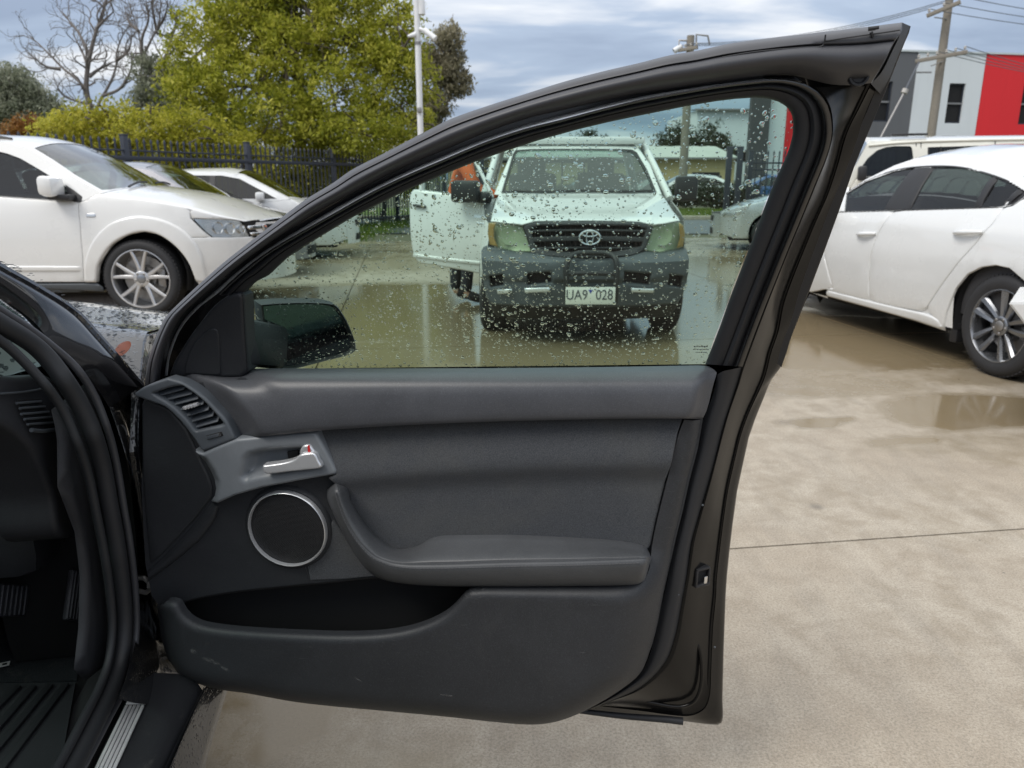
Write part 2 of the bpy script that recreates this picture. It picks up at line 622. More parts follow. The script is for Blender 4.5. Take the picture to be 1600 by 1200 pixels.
def loft(name, rows, mat, parent=None, sub=1, flip=False, sharp=50, closed_c=False, closed_r=False):
    """a skin over rows of 3-D points; `sub` splits the spans between rows along a smooth curve"""
    A = np.array(rows)
    if sub > 1:
        out = []
        for j in range(A.shape[1]): out.append(catmull(A[:, j], sub))
        A = np.array(out).transpose(1, 0, 2)
    r, c = A.shape[:2]
    f = grid_faces(r, c, closed_c, closed_r)
    if flip: f = [q[::-1] for q in f]
    return new_obj(name, A.reshape(-1, 3), f, mat, parent, True, sharp)

def tube_geo(path, rad, seg=8, cap=True):
    path = np.asarray(path, float)
    n = len(path)
    rad = np.full(n, rad) if np.isscalar(rad) else np.asarray(rad, float)
    tan = np.gradient(path, axis=0)
    tan /= np.linalg.norm(tan, axis=1)[:, None] + 1e-12
    ref = np.array([0.0, 0, 1.0])
    if abs(tan[0] @ ref) > 0.9: ref = np.array([1.0, 0, 0])
    a = np.cross(tan[0], ref); a /= np.linalg.norm(a)
    V = []
    for i in range(n):
        a = a - tan[i] * (a @ tan[i]); a /= np.linalg.norm(a) + 1e-12
        b = np.cross(tan[i], a)
        for k in range(seg):
            th = 2 * math.pi * k / seg
            V.append(path[i] + rad[i] * (math.cos(th) * a + math.sin(th) * b))
    F = grid_faces(n, seg, True)
    if cap:
        F.append(tuple(range(seg))[::-1]); F.append(tuple((n - 1) * seg + k for k in range(seg)))
    return V, F

def tube(name, path, rad, mat, parent=None, seg=8):
    V, F = tube_geo(path, rad, seg)
    return new_obj(name, V, F, mat, parent, True, 50)

class MB:
    """collects several solids into one mesh"""
    def __init__(s): s.V = []; s.F = []
    def add(s, V, F):
        k = len(s.V)
        s.V += [np.asarray(v, float) for v in V]
        s.F += [[i + k for i in f] for f in F]
        return s
    def box(s, c, size, ax=None, bevel=0.0):
        """box by centre, full size and three axes"""
        ax = np.eye(3) if ax is None else np.asarray(ax, float)
        h = np.asarray(size, float) / 2
        bv = min(bevel, min(h) * 0.6)
        bm = bmesh.new()
        bmesh.ops.create_cube(bm, size=1.0)
        for v in bm.verts: v.co = Vector((v.co.x * 2 * h[0], v.co.y * 2 * h[1], v.co.z * 2 * h[2]))
        if bv > 0: bmesh.ops.bevel(bm, geom=bm.edges[:], offset=bv, segments=2, profile=0.5, affect='EDGES')
        bm.verts.index_update()
        V = [np.asarray(c, float) + ax[0] * v.co.x + ax[1] * v.co.y + ax[2] * v.co.z for v in bm.verts]
        F = [[v.index for v in f.verts] for f in bm.faces]
        bm.free()
        return s.add(V, F)
    def tube(s, path, rad, seg=8): return s.add(*tube_geo(path, rad, seg))
    def lathe(s, o, axis, prof, seg=32, close=False):
        """profile of (radius, distance along the axis)"""
        axis = np.asarray(axis, float); axis /= np.linalg.norm(axis)
        ref = np.array([0, 0, 1.0]) if abs(axis[2]) < 0.9 else np.array([1.0, 0, 0])
        a = np.cross(axis, ref); a /= np.linalg.norm(a); b = np.cross(axis, a)
        V = []
        for r, h in prof:
            for k in range(seg):
                th = 2 * math.pi * k / seg
                V.append(np.asarray(o) + axis * h + r * (math.cos(th) * a + math.sin(th) * b))
        F = grid_faces(len(prof), seg, True)
        if close:
            F.append(list(range(seg))); F.append([(len(prof) - 1) * seg + k for k in range(seg)][::-1])
        return s.add(V, F)
    def obj(s, name, mat, parent=None, smooth=True, sharp=38):
        o = new_obj(name, s.V, s.F, mat, parent, smooth, sharp)
        bm = bmesh.new(); bm.from_mesh(o.data)
        bmesh.ops.recalc_face_normals(bm, faces=bm.faces[:])
        bm.to_mesh(o.data); bm.free()
        return o

def text_mesh(name, txt, size, mat, parent, origin, xax, yax, depth=0.001, align='CENTER'):
    cu = bpy.data.curves.new(name, 'FONT')
    cu.body = txt; cu.size = size; cu.extrude = depth
    cu.align_x = align; cu.align_y = 'CENTER'
    tmp = bpy.data.objects.new(name, cu)
    COL.objects.link(tmp)
    bpy.context.view_layer.update()
    me = bpy.data.meshes.new_from_object(tmp.evaluated_get(bpy.context.evaluated_depsgraph_get()))
    bpy.data.objects.remove(tmp); bpy.data.curves.remove(cu)
    xax = np.asarray(xax, float); yax = np.asarray(yax, float); zax = np.cross(xax, yax)
    V = [np.asarray(origin) + xax * v.co.x + yax * v.co.y + zax * v.co.z for v in me.vertices]
    F = [list(p.vertices) for p in me.polygons]
    bpy.data.meshes.remove(me)
    return new_obj(name, V, F, mat, parent, False)
def sstep(x):
    x = np.clip(x, 0, 1)
    return x * x * (3 - 2 * x)
# ------------------------------------------------------------------ trees and shrubs
def mat_leaf(name, c0, c1, c2, trans=0.25):
    b = NB(name)
    a = b.attr('tone')
    c = b.ramp(a.outputs['Fac'], (0.0, c0), (0.5, c1), (1.0, c2))
    d = b.n('ShaderNodeBsdfPrincipled'); b.l(c, d.inputs['Base Color']); d.inputs['Roughness'].default_value = 0.5
    d.inputs['Specular IOR Level'].default_value = 0.2
    t = b.n('ShaderNodeBsdfTranslucent'); b.l(c, t.inputs[0])
    m = b.n('ShaderNodeMixShader'); m.inputs[0].default_value = trans
    b.l(d.outputs[0], m.inputs[1]); b.l(t.outputs[0], m.inputs[2]); b.l(m.outputs[0], b.out.inputs[0])
    return b.m
M['wattle_leaf'] = mat_leaf('wattle_leaf', (0.125, 0.152, 0.016), (0.325, 0.345, 0.034), (0.61, 0.58, 0.11), 0.5)
M['shrub_leaf'] = mat_leaf('shrub_leaf', (0.145, 0.16, 0.016), (0.36, 0.36, 0.035), (0.60, 0.55, 0.10), 0.5)
M['gum_leaf'] = mat_leaf('gum_leaf', (0.13, 0.15, 0.10), (0.26, 0.28, 0.20), (0.44, 0.45, 0.35), 0.4)
M['brown_leaf'] = mat_leaf('brown_leaf', (0.13, 0.118, 0.075), (0.27, 0.245, 0.16), (0.44, 0.40, 0.28), 0.4)
M['dark_leaf'] = mat_leaf('dark_leaf', (0.02, 0.03, 0.018), (0.035, 0.05, 0.03), (0.06, 0.075, 0.04), 0.15)
M['orange_leaf'] = mat_leaf('orange_leaf', (0.16, 0.07, 0.02), (0.30, 0.14, 0.04), (0.42, 0.24, 0.07), 0.25)
M['bark'] = mat_simple('bark', (0.10, 0.085, 0.07), 0.9, var=0.35, nscale=8, bump=0.5, bscale=25, bdist=0.03)
M['grey_bark'] = mat_simple('grey_bark', (0.17, 0.152, 0.14), 0.9, var=0.3, nscale=8, bump=0.4, bscale=25, bdist=0.02)

def leaves(name, C, Rr, per, size, mat, parent, droop=0.3, aspect=2.6, seed=0, tone_c=0.5, tone_v=0.28):
    """loose leaf clumps: C centres (n,3), Rr their radii (n,), `per` leaves each"""
    rg = np.random.default_rng(seed)
    n = len(C)
    N = n * per
    ci = np.repeat(np.arange(n), per)
    v = rg.normal(size=(N, 3)); v /= np.linalg.norm(v, axis=1)[:, None]
    rad = rg.uniform(0.15, 1.0, N) ** 0.55
    P = C[ci] + v * (rad * Rr[ci])[:, None] * np.array([1, 1, 0.8])
    d = rg.normal(size=(N, 3)); d[:, 2] -= droop * 2; d /= np.linalg.norm(d, axis=1)[:, None]
    w = np.cross(d, rg.normal(size=(N, 3))); w /= np.linalg.norm(w, axis=1)[:, None] + 1e-9
    s = size * rg.uniform(0.6, 1.35, N)
    L = d * s[:, None]; W = w * (s / aspect)[:, None]
    V = np.empty((N, 4, 3)); V[:, 0] = P - L * 0.5; V[:, 1] = P + W * 0.5; V[:, 2] = P + L * 0.5; V[:, 3] = P - W * 0.5
    me = bpy.data.meshes.new(name)
    me.vertices.add(N * 4); me.vertices.foreach_set('co', V.ravel())
    me.loops.add(N * 4); me.loops.foreach_set('vertex_index', np.arange(N * 4))
    me.polygons.add(N); me.polygons.foreach_set('loop_start', np.arange(0, N * 4, 4)); me.polygons.foreach_set('loop_total', np.full(N, 4))
    me.update(calc_edges=True)
    tone = np.clip(rg.normal(tone_c, tone_v * 0.6, n)[ci] + rg.normal(0, tone_v * 0.7, N), 0, 1)
    at = me.attributes.new('tone', 'FLOAT', 'POINT'); at.data.foreach_set('value', np.repeat(tone, 4))
    me.materials.append(M[mat])
    o = bpy.data.objects.new(name, me); COL.objects.link(o); attach(o, parent)
    return o

def grow(mb, p, d, L, r, depth, rg, seg=6, spread=0.55, tips=None, curl=0.25, up=0.06, kids=(2, 3), shrink=0.72):
    n = 6
    P = [np.array(p, float)]; d = np.array(d, float) / np.linalg.norm(d)
    for i in range(n):
        d = d + rg.normal(0, curl / n * 1.6, 3) + np.array([0, 0, up / n]); d /= np.linalg.norm(d)
        P.append(P[-1] + d * L / n)
    mb.tube(P, np.linspace(r, r * 0.62, n + 1), seg if r > 0.03 else 4)
    if tips is not None and depth <= 1: tips += P[2:]
    if depth <= 0: return
    for k in range(rg.integers(kids[0], kids[1] + 1)):
        i = rg.integers(2, n + 1)
        nd = d + rg.normal(0, spread, 3); nd /= np.linalg.norm(nd)
        grow(mb, P[i], nd, L * shrink * rg.uniform(0.75, 1.1), r * 0.55 * rg.uniform(0.8, 1.1), depth - 1, rg, seg, spread, tips, curl, up, kids, shrink)
    grow(mb, P[-1], d, L * shrink, r * 0.6, depth - 1, rg, seg, spread, tips, curl, up, kids, shrink)

def lobes_fill(lobes, n, rg, shell=0.55):
    """clump centres spread through a set of ellipsoids (centre, radii), more of them towards the outside"""
    vol = np.array([a[1][0] * a[1][1] * a[1][2] for a in lobes]) ** 0.75
    ids = rg.choice(len(lobes), n, p=vol / vol.sum())
    v = rg.normal(size=(n, 3)); v /= np.linalg.norm(v, axis=1)[:, None]
    rad = (shell + (1 - shell) * rg.random(n)) * rg.uniform(0.75, 1.08, n)
    return np.array([lobes[i][0] for i in ids]) + v * rad[:, None] * np.array([lobes[i][1] for i in ids])

def tree(name, label, lobes, trunk, leaf, size, nclump, per, mat='bark', seed=1, group=None, clump_r=0.38, cat='tree', droop=0.3, tone_c=0.5, zmin=0.2):
    rg = np.random.default_rng(seed)
    t = thing(name, label, cat, (trunk[0][0], trunk[0][1], 0), group)
    mb = MB()
    tr = catmull(trunk, 6)
    mb.tube(tr, np.linspace(trunk_r(lobes), trunk_r(lobes) * 0.5, len(tr)), 10)
    for c, r in lobes:
        i = rg.integers(len(tr) // 3, len(tr))
        a = tr[i]
        mid = (a + np.array(c)) / 2 + rg.normal(0, 0.25, 3)
        L = catmull([a, mid, np.array(c), np.array(c) + (np.array(c) - mid) * 0.4], 4)
        mb.tube(L, np.linspace(trunk_r(lobes) * 0.4, 0.02, len(L)), 6)
        for k in range(4):
            q = L[rg.integers(len(L) // 2, len(L))]
            e = q + rg.normal(0, 0.6, 3) * np.array(r) * 0.8
            mb.tube([q, (q + e) / 2 + rg.normal(0, 0.08, 3), e], [0.03, 0.02, 0.008], 5)
    mb.obj('trunk', mat, t)
    C = lobes_fill(lobes, nclump, rg)
    C = C[C[:, 2] > zmin]
    leaves('crown', C, np.full(len(C), clump_r) * rg.uniform(0.6, 1.3, len(C)), per, size, leaf, t, droop, 2.8, seed + 50, tone_c)
    return t
def trunk_r(lobes): return 0.05 + 0.02 * sum(max(r) for _, r in lobes) ** 0.6

def lob(px_, py_, Y, rx, rz, ry=None):
    c = at_y(px_, py_, Y); return (c, (rx, ry or rx, rz))
# the big wattle
tree('wattle_tree', 'tall dense yellow-green wattle tree filling the sky behind the fence',
     [lob(x, y, Y, r, rz) for x, y, Y, r, rz in (
         (330,70,21.5,1.15,1.0),(310,150,21,1.0,0.8),(390,40,22,1.3,1.2),(380,130,21,1.3,1.1),(450,90,21.5,1.35,1.2),(470,20,22.5,1.4,1.2),(540,60,22,1.4,1.3),(520,150,21,1.4,1.0),
         (600,40,22,1.15,1.2),(610,130,21.5,1.15,1.1),(440,185,20.5,1.4,0.8),(560,205,20.5,1.3,0.7),(330,200,20.5,1.2,0.7),(640,190,21.5,0.7,0.7),(420,-60,22.5,1.5,1.4),(540,-60,22.5,1.5,1.4),(350,-20,22.5,1.0,1.0),(480,-150,23,1.8,1.6),(280,110,22,0.55,0.6),(625,85,21.2,0.8,0.9),(655,130,21.8,0.5,0.8))],
     [(-5.9, 22.6, 0), (-5.95, 22.5, 1.6), (-5.8, 22.4, 3.2), (-5.9, 22.3, 5.0), (-6.0, 22.4, 7.0)], 'wattle_leaf', 0.125, 2100, 46, seed=3, clump_r=0.34, droop=0.15, tone_c=0.50)
tree('gum_tree', 'grey-green gum tree at the far left above the SUV roof',
     [lob(x, y, 33, r, rz) for x, y, r, rz in ((20,130,1.0,0.8),(15,165,1.3,0.9),(55,165,0.9,0.8),(-40,150,1.5,1.2),(80,185,0.8,0.7),(40,195,1.2,0.6),(105,195,0.7,0.5))],
     [(-21.5, 33.4, 0), (-21.4, 33.3, 2.0), (-21.2, 33.3, 3.6)], 'gum_leaf', 0.17, 520, 46, 'grey_bark', seed=5, clump_r=0.42, droop=0.5)
tree('brown_gum_tree', 'thin brownish gum tree showing behind the white camera pole',
     [lob(x, y, 34, r, rz) for x, y, r, rz in ((700,60,0.6,0.6),(690,110,0.75,0.7),(715,130,0.6,0.6),(680,165,0.7,0.6),(670,90,0.5,0.6),(665,190,0.7,0.5),(705,95,0.5,0.6))],
     [(-3.2, 34.4, 0), (-3.2, 34.3, 2.5), (-3.0, 34.3, 5.0)], 'brown_leaf', 0.17, 330, 46, 'grey_bark', seed=8, clump_r=0.34, droop=0.6)
tree('scrubby_tree', 'sparse olive tree tangled among the bare branches left of the wattle',
     [lob(x, y, 25, r, rz) for x, y, r, rz in ((235,110,0.7,0.6),(255,150,0.9,0.7),(230,160,0.6,0.6),(275,125,0.6,0.6))],
     [(-11.6, 25.3, 0), (-11.6, 25.2, 1.8), (-11.5, 25.2, 3.2)], 'gum_leaf', 0.12, 170, 42, 'grey_bark', seed=11, clump_r=0.3)
# bare trees: main limbs follow the photograph, twigs grow from them
def bare(name, label, limbs, Y, r0, seed):
    rg = np.random.default_rng(seed)
    base = at_y(*limbs[0][0], Y)
    t = thing(name, label, 'tree', (base[0], Y, 0), 'bare grey trees')
    mb = MB(); tb_ = MB()
    mb.tube([(base[0], Y, 0), (base[0], Y, base[2])], [r0 * 1.3, r0], 10)
    for li, L in enumerate(limbs):
        off = rg.normal(0, 0.5) if li else 0
        P = np.array([at_y(x, y, Y + off * k / len(L)) for k, (x, y) in enumerate(L)])
        P = catmull(P, 8)
        ra = r0 if li == 0 else r0 * rg.uniform(0.42, 0.62)
        mb.tube(P, np.linspace(ra, ra * 0.28, len(P)), 8)
        for k in range(5 + len(P) // 7):
            i = rg.integers(len(P) // 4, len(P) - 1)
            d = P[min(i + 2, len(P) - 1)] - P[i - 1]; d /= np.linalg.norm(d) + 1e-9
            nd = d + rg.normal(0, 0.65, 3) * np.array([1, 0.7, 0.8])
            grow(tb_, P[i], nd, rg.uniform(0.4, 0.75), ra * 0.30, 2, rg, 5, 0.55, None, 1.1, 0.35, (1, 2), 0.62)
    mb.obj('trunk', 'grey_bark', t)
    tag(tb_.obj('twigs', 'grey_bark', t), kind='stuff')
bare('bare_tree', 'leafless grey tree with upright trunk and long left limb behind the SUV',
     [[(148,205),(146,180),(139,160),(135,140),(136,115),(140,90),(147,60),(155,35),(166,0),(170,-30)], [(133,138),(118,122),(100,108),(80,88),(62,70),(45,55)], [(150,172),(158,155),(172,130),(181,105),(183,80),(192,55),(205,35)],
      [(140,88),(130,65),(122,50),(110,35),(98,20)], [(136,100),(128,80),(115,55)], [(160,150),(185,140),(200,120),(208,95)], [(139,120),(155,108),(175,98)], [(95,108),(75,105),(62,98)], [(147,165),(120,158),(100,150),(90,138)], [(150,45),(165,30),(178,18)], [(182,95),(200,80),(206,60)]], 26, 0.105, 21)
bare('bare_tree', 'leafless grey tree leaning to the right beside the wattle crown',
     [[(205,195),(214,172),(228,158),(238,140),(248,118),(258,90),(268,60),(275,35),(277,15)], [(212,170),(218,140),(221,110),(220,80),(216,50),(208,25),(200,0)], [(221,95),(230,75),(240,55),(246,45),(250,20),(252,-10)], [(240,50),(262,55),(275,40)], [(222,88),(222,60),(232,30),(228,0)], [(246,45),(258,25),(262,5)], [(255,95),(275,75),(292,62)], [(214,165),(235,140),(262,120)], [(245,48),(240,25),(236,5)], [(216,48),(206,40),(198,30)]], 25, 0.09, 33)
# shrubs along the back of the fence
k = 0
for x, y, Y, rx, rz, tone in ((95,205,19.5,0.7,0.45,0.75),(135,198,19.5,0.8,0.6,0.7),(180,196,19.5,0.85,0.6,0.62),(235,200,19,0.85,0.55,0.6),(290,205,19,0.9,0.6,0.5),(350,222,18.8,0.9,0.55,0.5),(415,228,20,0.9,0.55,0.45),(470,222,21,1.0,0.7,0.5),(530,222,22.4,1.0,0.7,0.55),(590,225,24,1.0,0.8,0.6),(640,232,25.5,1.0,0.8,0.55)):
    labs = ['bright yellow low shrub at the left end above the SUV windscreen', 'yellow rounded shrub under the bare tree trunk', 'yellow-green shrub below the fork of the two bare trees', 'yellow-green shrub just left of the first fence post', 'green shrub just right of the first fence post', 'green shrub spilling behind the fence above the silver sedan', 'darker green shrub behind the second fence post', 'green shrub right of the second fence post', 'green shrub behind the third fence post', 'yellow-green shrub against the black door frame', 'green shrub at the foot of the white camera pole']
    c = at_y(x, y, Y)
    lo = [(c, (rx, 0.8, rz)), (c + np.array([0.3, 0.2, -0.6]), (rx, 0.8, 0.6)), (c + np.array([-0.2, 0.1, -1.1]), (rx * 1.05, 0.8, 0.5))]
    tree('shrub', labs[k], lo, [(c[0], Y + 0.3, 0), (c[0] + 0.1, Y + 0.3, 0.6), (c[0], Y + 0.2, 1.3)], 'shrub_leaf', 0.11, 200, 32, seed=100 + k, group='shrubs behind the fence', clump_r=0.26, cat='shrub', droop=0.1, tone_c=tone)
    k += 1
c = at_y(45, 198, 27)
tree('orange_bush', 'small orange-leaved bush among the grey gums above the SUV roof', [(c, (0.6, 0.6, 0.4)), (c + np.array([-0.4, 0, -0.2]), (0.5, 0.5, 0.4))], [(c[0], 27.2, 0), (c[0], 27.2, 1.2), (c[0], 27.1, 2.2)], 'orange_leaf', 0.12, 70, 40, seed=140, clump_r=0.28, cat='shrub')
k = 0
for x, y, Y, rx, rz, lab in ((925,226,74,1.5,1.3,'small dark tree beyond the shed roof, above the ute roof corner'), (1052,222,70,1.6,1.4,'dark round tree beyond the shed, left of the street pole'), (1072,226,71,1.1,1.0,'small dark tree directly behind the street pole'), (1103,219,70,2.0,1.8,'largest dark tree beyond the shed, right of the street pole'), (1122,228,72,1.0,1.0,'low dark tree beside the pale workshop')):
    c = at_y(x, y, Y)
    tree('distant_tree', lab, [(c, (rx, rx, rz)), (c + np.array([rx * 0.5, 0, -rz * 0.5]), (rx * 0.8, rx, rz * 0.8)), (c - np.array([rx * 0.5, 0, rz * 0.6]), (rx * 0.8, rx, rz * 0.8))], [(c[0], Y, 0), (c[0], Y, 2.0), (c[0], Y, c[2])], 'dark_leaf', 0.30, 120, 30, seed=150 + k, group='dark trees beyond the shed', clump_r=0.6)
    k += 1
for i, (x, Y, w_, lab) in enumerate(((2.6, 31.5, 1.3, 'clipped dark hedge across the street behind the ute bonnet'), (5.4, 31.8, 1.2, 'dark hedge across the street, at the foot of the street pole'), (8.2, 31.6, 1.2, 'dark hedge across the street beside the gate posts'))):
    lo = [(np.array([x + dx, Y, 0.55]), (0.75, 0.5, 0.55)) for dx in (-w_, -w_ / 2, 0, w_ / 2, w_)]
    tree('hedge', lab, lo, [(x, Y, 0), (x, Y, 0.4), (x, Y, 0.8)], 'dark_leaf', 0.12, 260, 34, seed=170 + i, group='hedges across the street', clump_r=0.22, cat='hedge')
# ------------------------------------------------------------------ ground
def concrete():
    b = NB('concrete')
    wet = b.attr('wet').outputs['Fac']
    n1 = b.noise(1.1, 8, 0.62, 0.6); n2 = b.noise(7.0, 8, 0.7, 0.3); n3 = b.noise(150, 3, 0.8); n4 = b.noise(45, 6, 0.7)
    brush = b.noise(10, 6, 0.65, 0.5, b.mapping((1.0, 0.18, 1), (0, 0, R(-38))))
    c = b.mix(b.ramp(n1, (0.32, 0.0), (0.68, 1.0)), (0.370, 0.312, 0.240), (0.450, 0.400, 0.325))
    c = b.mix(b.math('MULTIPLY', b.ramp(n2, (0.40, 0.0), (0.66, 1.0)), 0.85), c, (0.295, 0.245, 0.185))
    c = b.mix(b.math('MULTIPLY', b.ramp(brush, (0.46, 0.0), (0.70, 1.0)), 0.40), c, (0.235, 0.205, 0.165))
    c = b.mix(b.math('MULTIPLY', b.ramp(n3, (0.38, 1.0), (0.52, 0.0)), 0.5), c, (0.135, 0.115, 0.09))
    c = b.mix(b.math('MULTIPLY', b.ramp(n3, (0.54, 0.0), (0.68, 1.0)), 0.45), c, (0.50, 0.46, 0.40))
    n6 = b.noise(260, 2, 0.7); n7 = b.noise(75, 4, 0.8, 0.2)
    c = b.mix(b.math('MULTIPLY', b.ramp(n6, (0.34, 1.0), (0.5, 0.0)), 0.35), c, (0.16, 0.135, 0.105))
    c = b.mix(b.math('MULTIPLY', b.ramp(n7, (0.56, 0.0), (0.70, 1.0)), 0.35), c, (0.22, 0.185, 0.14))
    spots = b.voro(2.2, 'F1'); sg = b.noise(1.7, 3)
    c = b.mix(b.math('MULTIPLY', b.ramp(spots, (0.03, 1.0), (0.10, 0.0)), b.math('MULTIPLY', b.ramp(sg, (0.52, 0.0), (0.60, 1.0)), 0.8)), c, (0.07, 0.065, 0.06))
    sp2 = b.voro(5.0, 'F1', b.mapping((1, 1, 1), (0, 0, 0.4), (3, 1, 0)))
    c = b.mix(b.math('MULTIPLY', b.ramp(sp2, (0.012, 1.0), (0.03, 0.0)), 0.8), c, (0.05, 0.045, 0.04))
    # water: the mask is broken up by the texture of the slab
    m = b.math('ADD', wet, b.math('MULTIPLY', b.math('SUBTRACT', b.math('ADD', b.math('MULTIPLY', n1, 0.6), b.math('MULTIPLY', n2, 0.4)), 0.5), 1.25))
    damp = b.ramp(m, (0.28, 0.0), (0.52, 1.0))
    pool = b.ramp(m, (0.58, 0.0), (0.70, 1.0))
    wc = b.mix(n2, (0.155, 0.112, 0.055), (0.235, 0.180, 0.100))
    c = b.mix(b.math('MULTIPLY', damp, 0.85), c, b.mix(0.42, wc, c, 'MIX'))
    c = b.mix(b.math('MULTIPLY', pool, 0.6), c, wc)
    ro = b.math('SUBTRACT', b.math('SUBTRACT', b.math('MULTIPLY_ADD', n4, 0.2, 0.58), b.math('MULTIPLY', damp, 0.36)), b.math('MULTIPLY', pool, 0.22))
    ro = b.math('MAXIMUM', ro, 0.045)
    h = b.math('ADD', b.math('MULTIPLY', n3, 0.5), b.math('MULTIPLY', n4, 0.6))
    fl = b.math('SUBTRACT', 1.0, b.math('MULTIPLY', pool, 0.93))
    bp = b.n('ShaderNodeBump'); bp.inputs['Distance'].default_value = 0.0035
    b.l(h, bp.inputs['Height']); b.l(b.math('MULTIPLY', fl, 0.28), bp.inputs['Strength'])
    bs = b.bsdf(c, ro, 0.0, bp.outputs[0], 0, 0.5)
    return b.m
M['concrete'] = concrete()
A8 = R(8)
E1 = np.array([math.cos(A8), math.sin(A8)]); E2 = np.array([-math.sin(A8), math.cos(A8)])
blobs = []
def blob(px_, py_, rx, ry, s_, rot=0.0):
    p = on_ground(px_, py_); blobs.append((p[0], p[1], rx, ry, s_, rot))
for bl in ((620,480,2.6,1.9,1.0),(900,520,1.8,1.4,1.0),(480,470,1.6,1.2,0.9),(1030,470,1.7,2.2,0.85),(700,560,1.6,0.7,0.95),(200,470,2.4,1.3,0.8),(1330,520,1.3,0.9,1.0),(1267,661,0.17,0.07,1.0),(1300,656,0.16,0.06,0.85),
           (1540,640,0.6,0.35,0.85),(1470,655,0.30,0.22,0.8),(1420,690,0.30,0.05,0.5),(400,1120,0.22,0.25,0.68),(480,1105,0.10,0.20,0.85),(600,1180,0.25,0.12,0.45),(1120,420,2.0,2.5,0.8),(1500,590,0.5,0.25,0.55),(1360,517,0.55,0.10,1.0),(1450,545,0.5,0.07,1.0),(1350,560,1.3,0.5,0.72),(1250,600,0.9,0.35,0.62),(1560,700,0.8,0.3,0.48),(1430,690,0.35,0.04,0.9),(1500,660,0.14,0.03,1.0),(1500,760,0.35,0.15,0.35)):
    blob(*bl)
def wetness(X, Y):
    w_ = np.zeros_like(X) + 0.25
    for bx, by, rx, ry, s_, ro in blobs:
        d = np.sqrt(((X - bx) / rx) ** 2 + ((Y - by) / ry) ** 2)
        w_ = np.maximum(w_, s_ * (1 - sstep((d - 0.62) / 0.75)) + 0.0)
    far = sstep((np.hypot(X, Y) - 8.0) / 5.0) * 0.62
    return np.maximum(w_, far)
gnd = new_obj('ground', [(-500, -200, -0.045), (500, -200, -0.045), (500, 900, -0.045), (-500, 900, -0.045)], [(0, 1, 2, 3)], mat_simple('earth', (0.09, 0.085, 0.05), 0.95, var=0.35, nscale=0.3), None, False)
tag(gnd, kind='structure')
yard = thing('concrete_yard', 'damp tan concrete yard of large slabs with narrow joints', 'yard', (0, 5, 0))
tag(yard, kind='structure')
us = [-0.62 + 4.5 * k for k in range(-5, 5)]; vv = [2.33 + 3.5 * k for k in range(-3, 5)]
for i in range(len(us) - 1):
    for j in range(len(vv) - 1):
        g = 0.005
        cu, cv = (us[i] + us[i + 1]) / 2, (vv[j] + vv[j + 1]) / 2
        cw = E1 * cu + E2 * cv
        near = -4 < cw[0] < 6 and cw[1] < 10
        nu, nv = (60, 48) if near else (18, 14)
        uu = np.linspace(us[i] + g, us[i + 1] - g, nu); v_ = np.linspace(vv[j] + g, vv[j + 1] - g, nv)
        U, Vv = np.meshgrid(uu, v_, indexing='ij')
        X = U * E1[0] + Vv * E2[0]; Y = U * E1[1] + Vv * E2[1]
        top_ = np.stack([X.ravel(), Y.ravel(), np.zeros(X.size)], 1)
        F = grid_faces(nu, nv)
        rim = [a * nv for a in range(nu)][::-1] + [b_ for b_ in range(1, nv)] + [a * nv + nv - 1 for a in range(1, nu)] + [(nu - 1) * nv + b_ for b_ in range(nv - 2, 0, -1)]
        me_v = np.vstack([top_, np.array([(top_[q][0], top_[q][1], -0.03) for q in rim])])
        k0 = nu * nv
        F = list(F) + [(rim[q], rim[(q + 1) % len(rim)], k0 + (q + 1) % len(rim), k0 + q) for q in range(len(rim))]
        o = new_obj('slab', me_v, F, 'concrete', yard, False)
        bm = bmesh.new(); bm.from_mesh(o.data); bmesh.ops.recalc_face_normals(bm, faces=bm.faces[:]); bm.to_mesh(o.data); bm.free()
        wv_ = wetness(me_v[:, 0], me_v[:, 1])
        a_ = o.data.attributes.new('wet', 'FLOAT', 'POINT'); a_.data.foreach_set('value', wv_)
base = [E1 * a + E2 * b_ for a, b_ in ((us[0], vv[0]), (us[-1], vv[0]), (us[-1], vv[-1]), (us[0], vv[-1]))]
jb = new_obj('joint_bed', [(p[0], p[1], -0.028) for p in base], [(0, 1, 2, 3)], mat_simple('joint_dirt', (0.035, 0.03, 0.024), 0.9), yard, False)
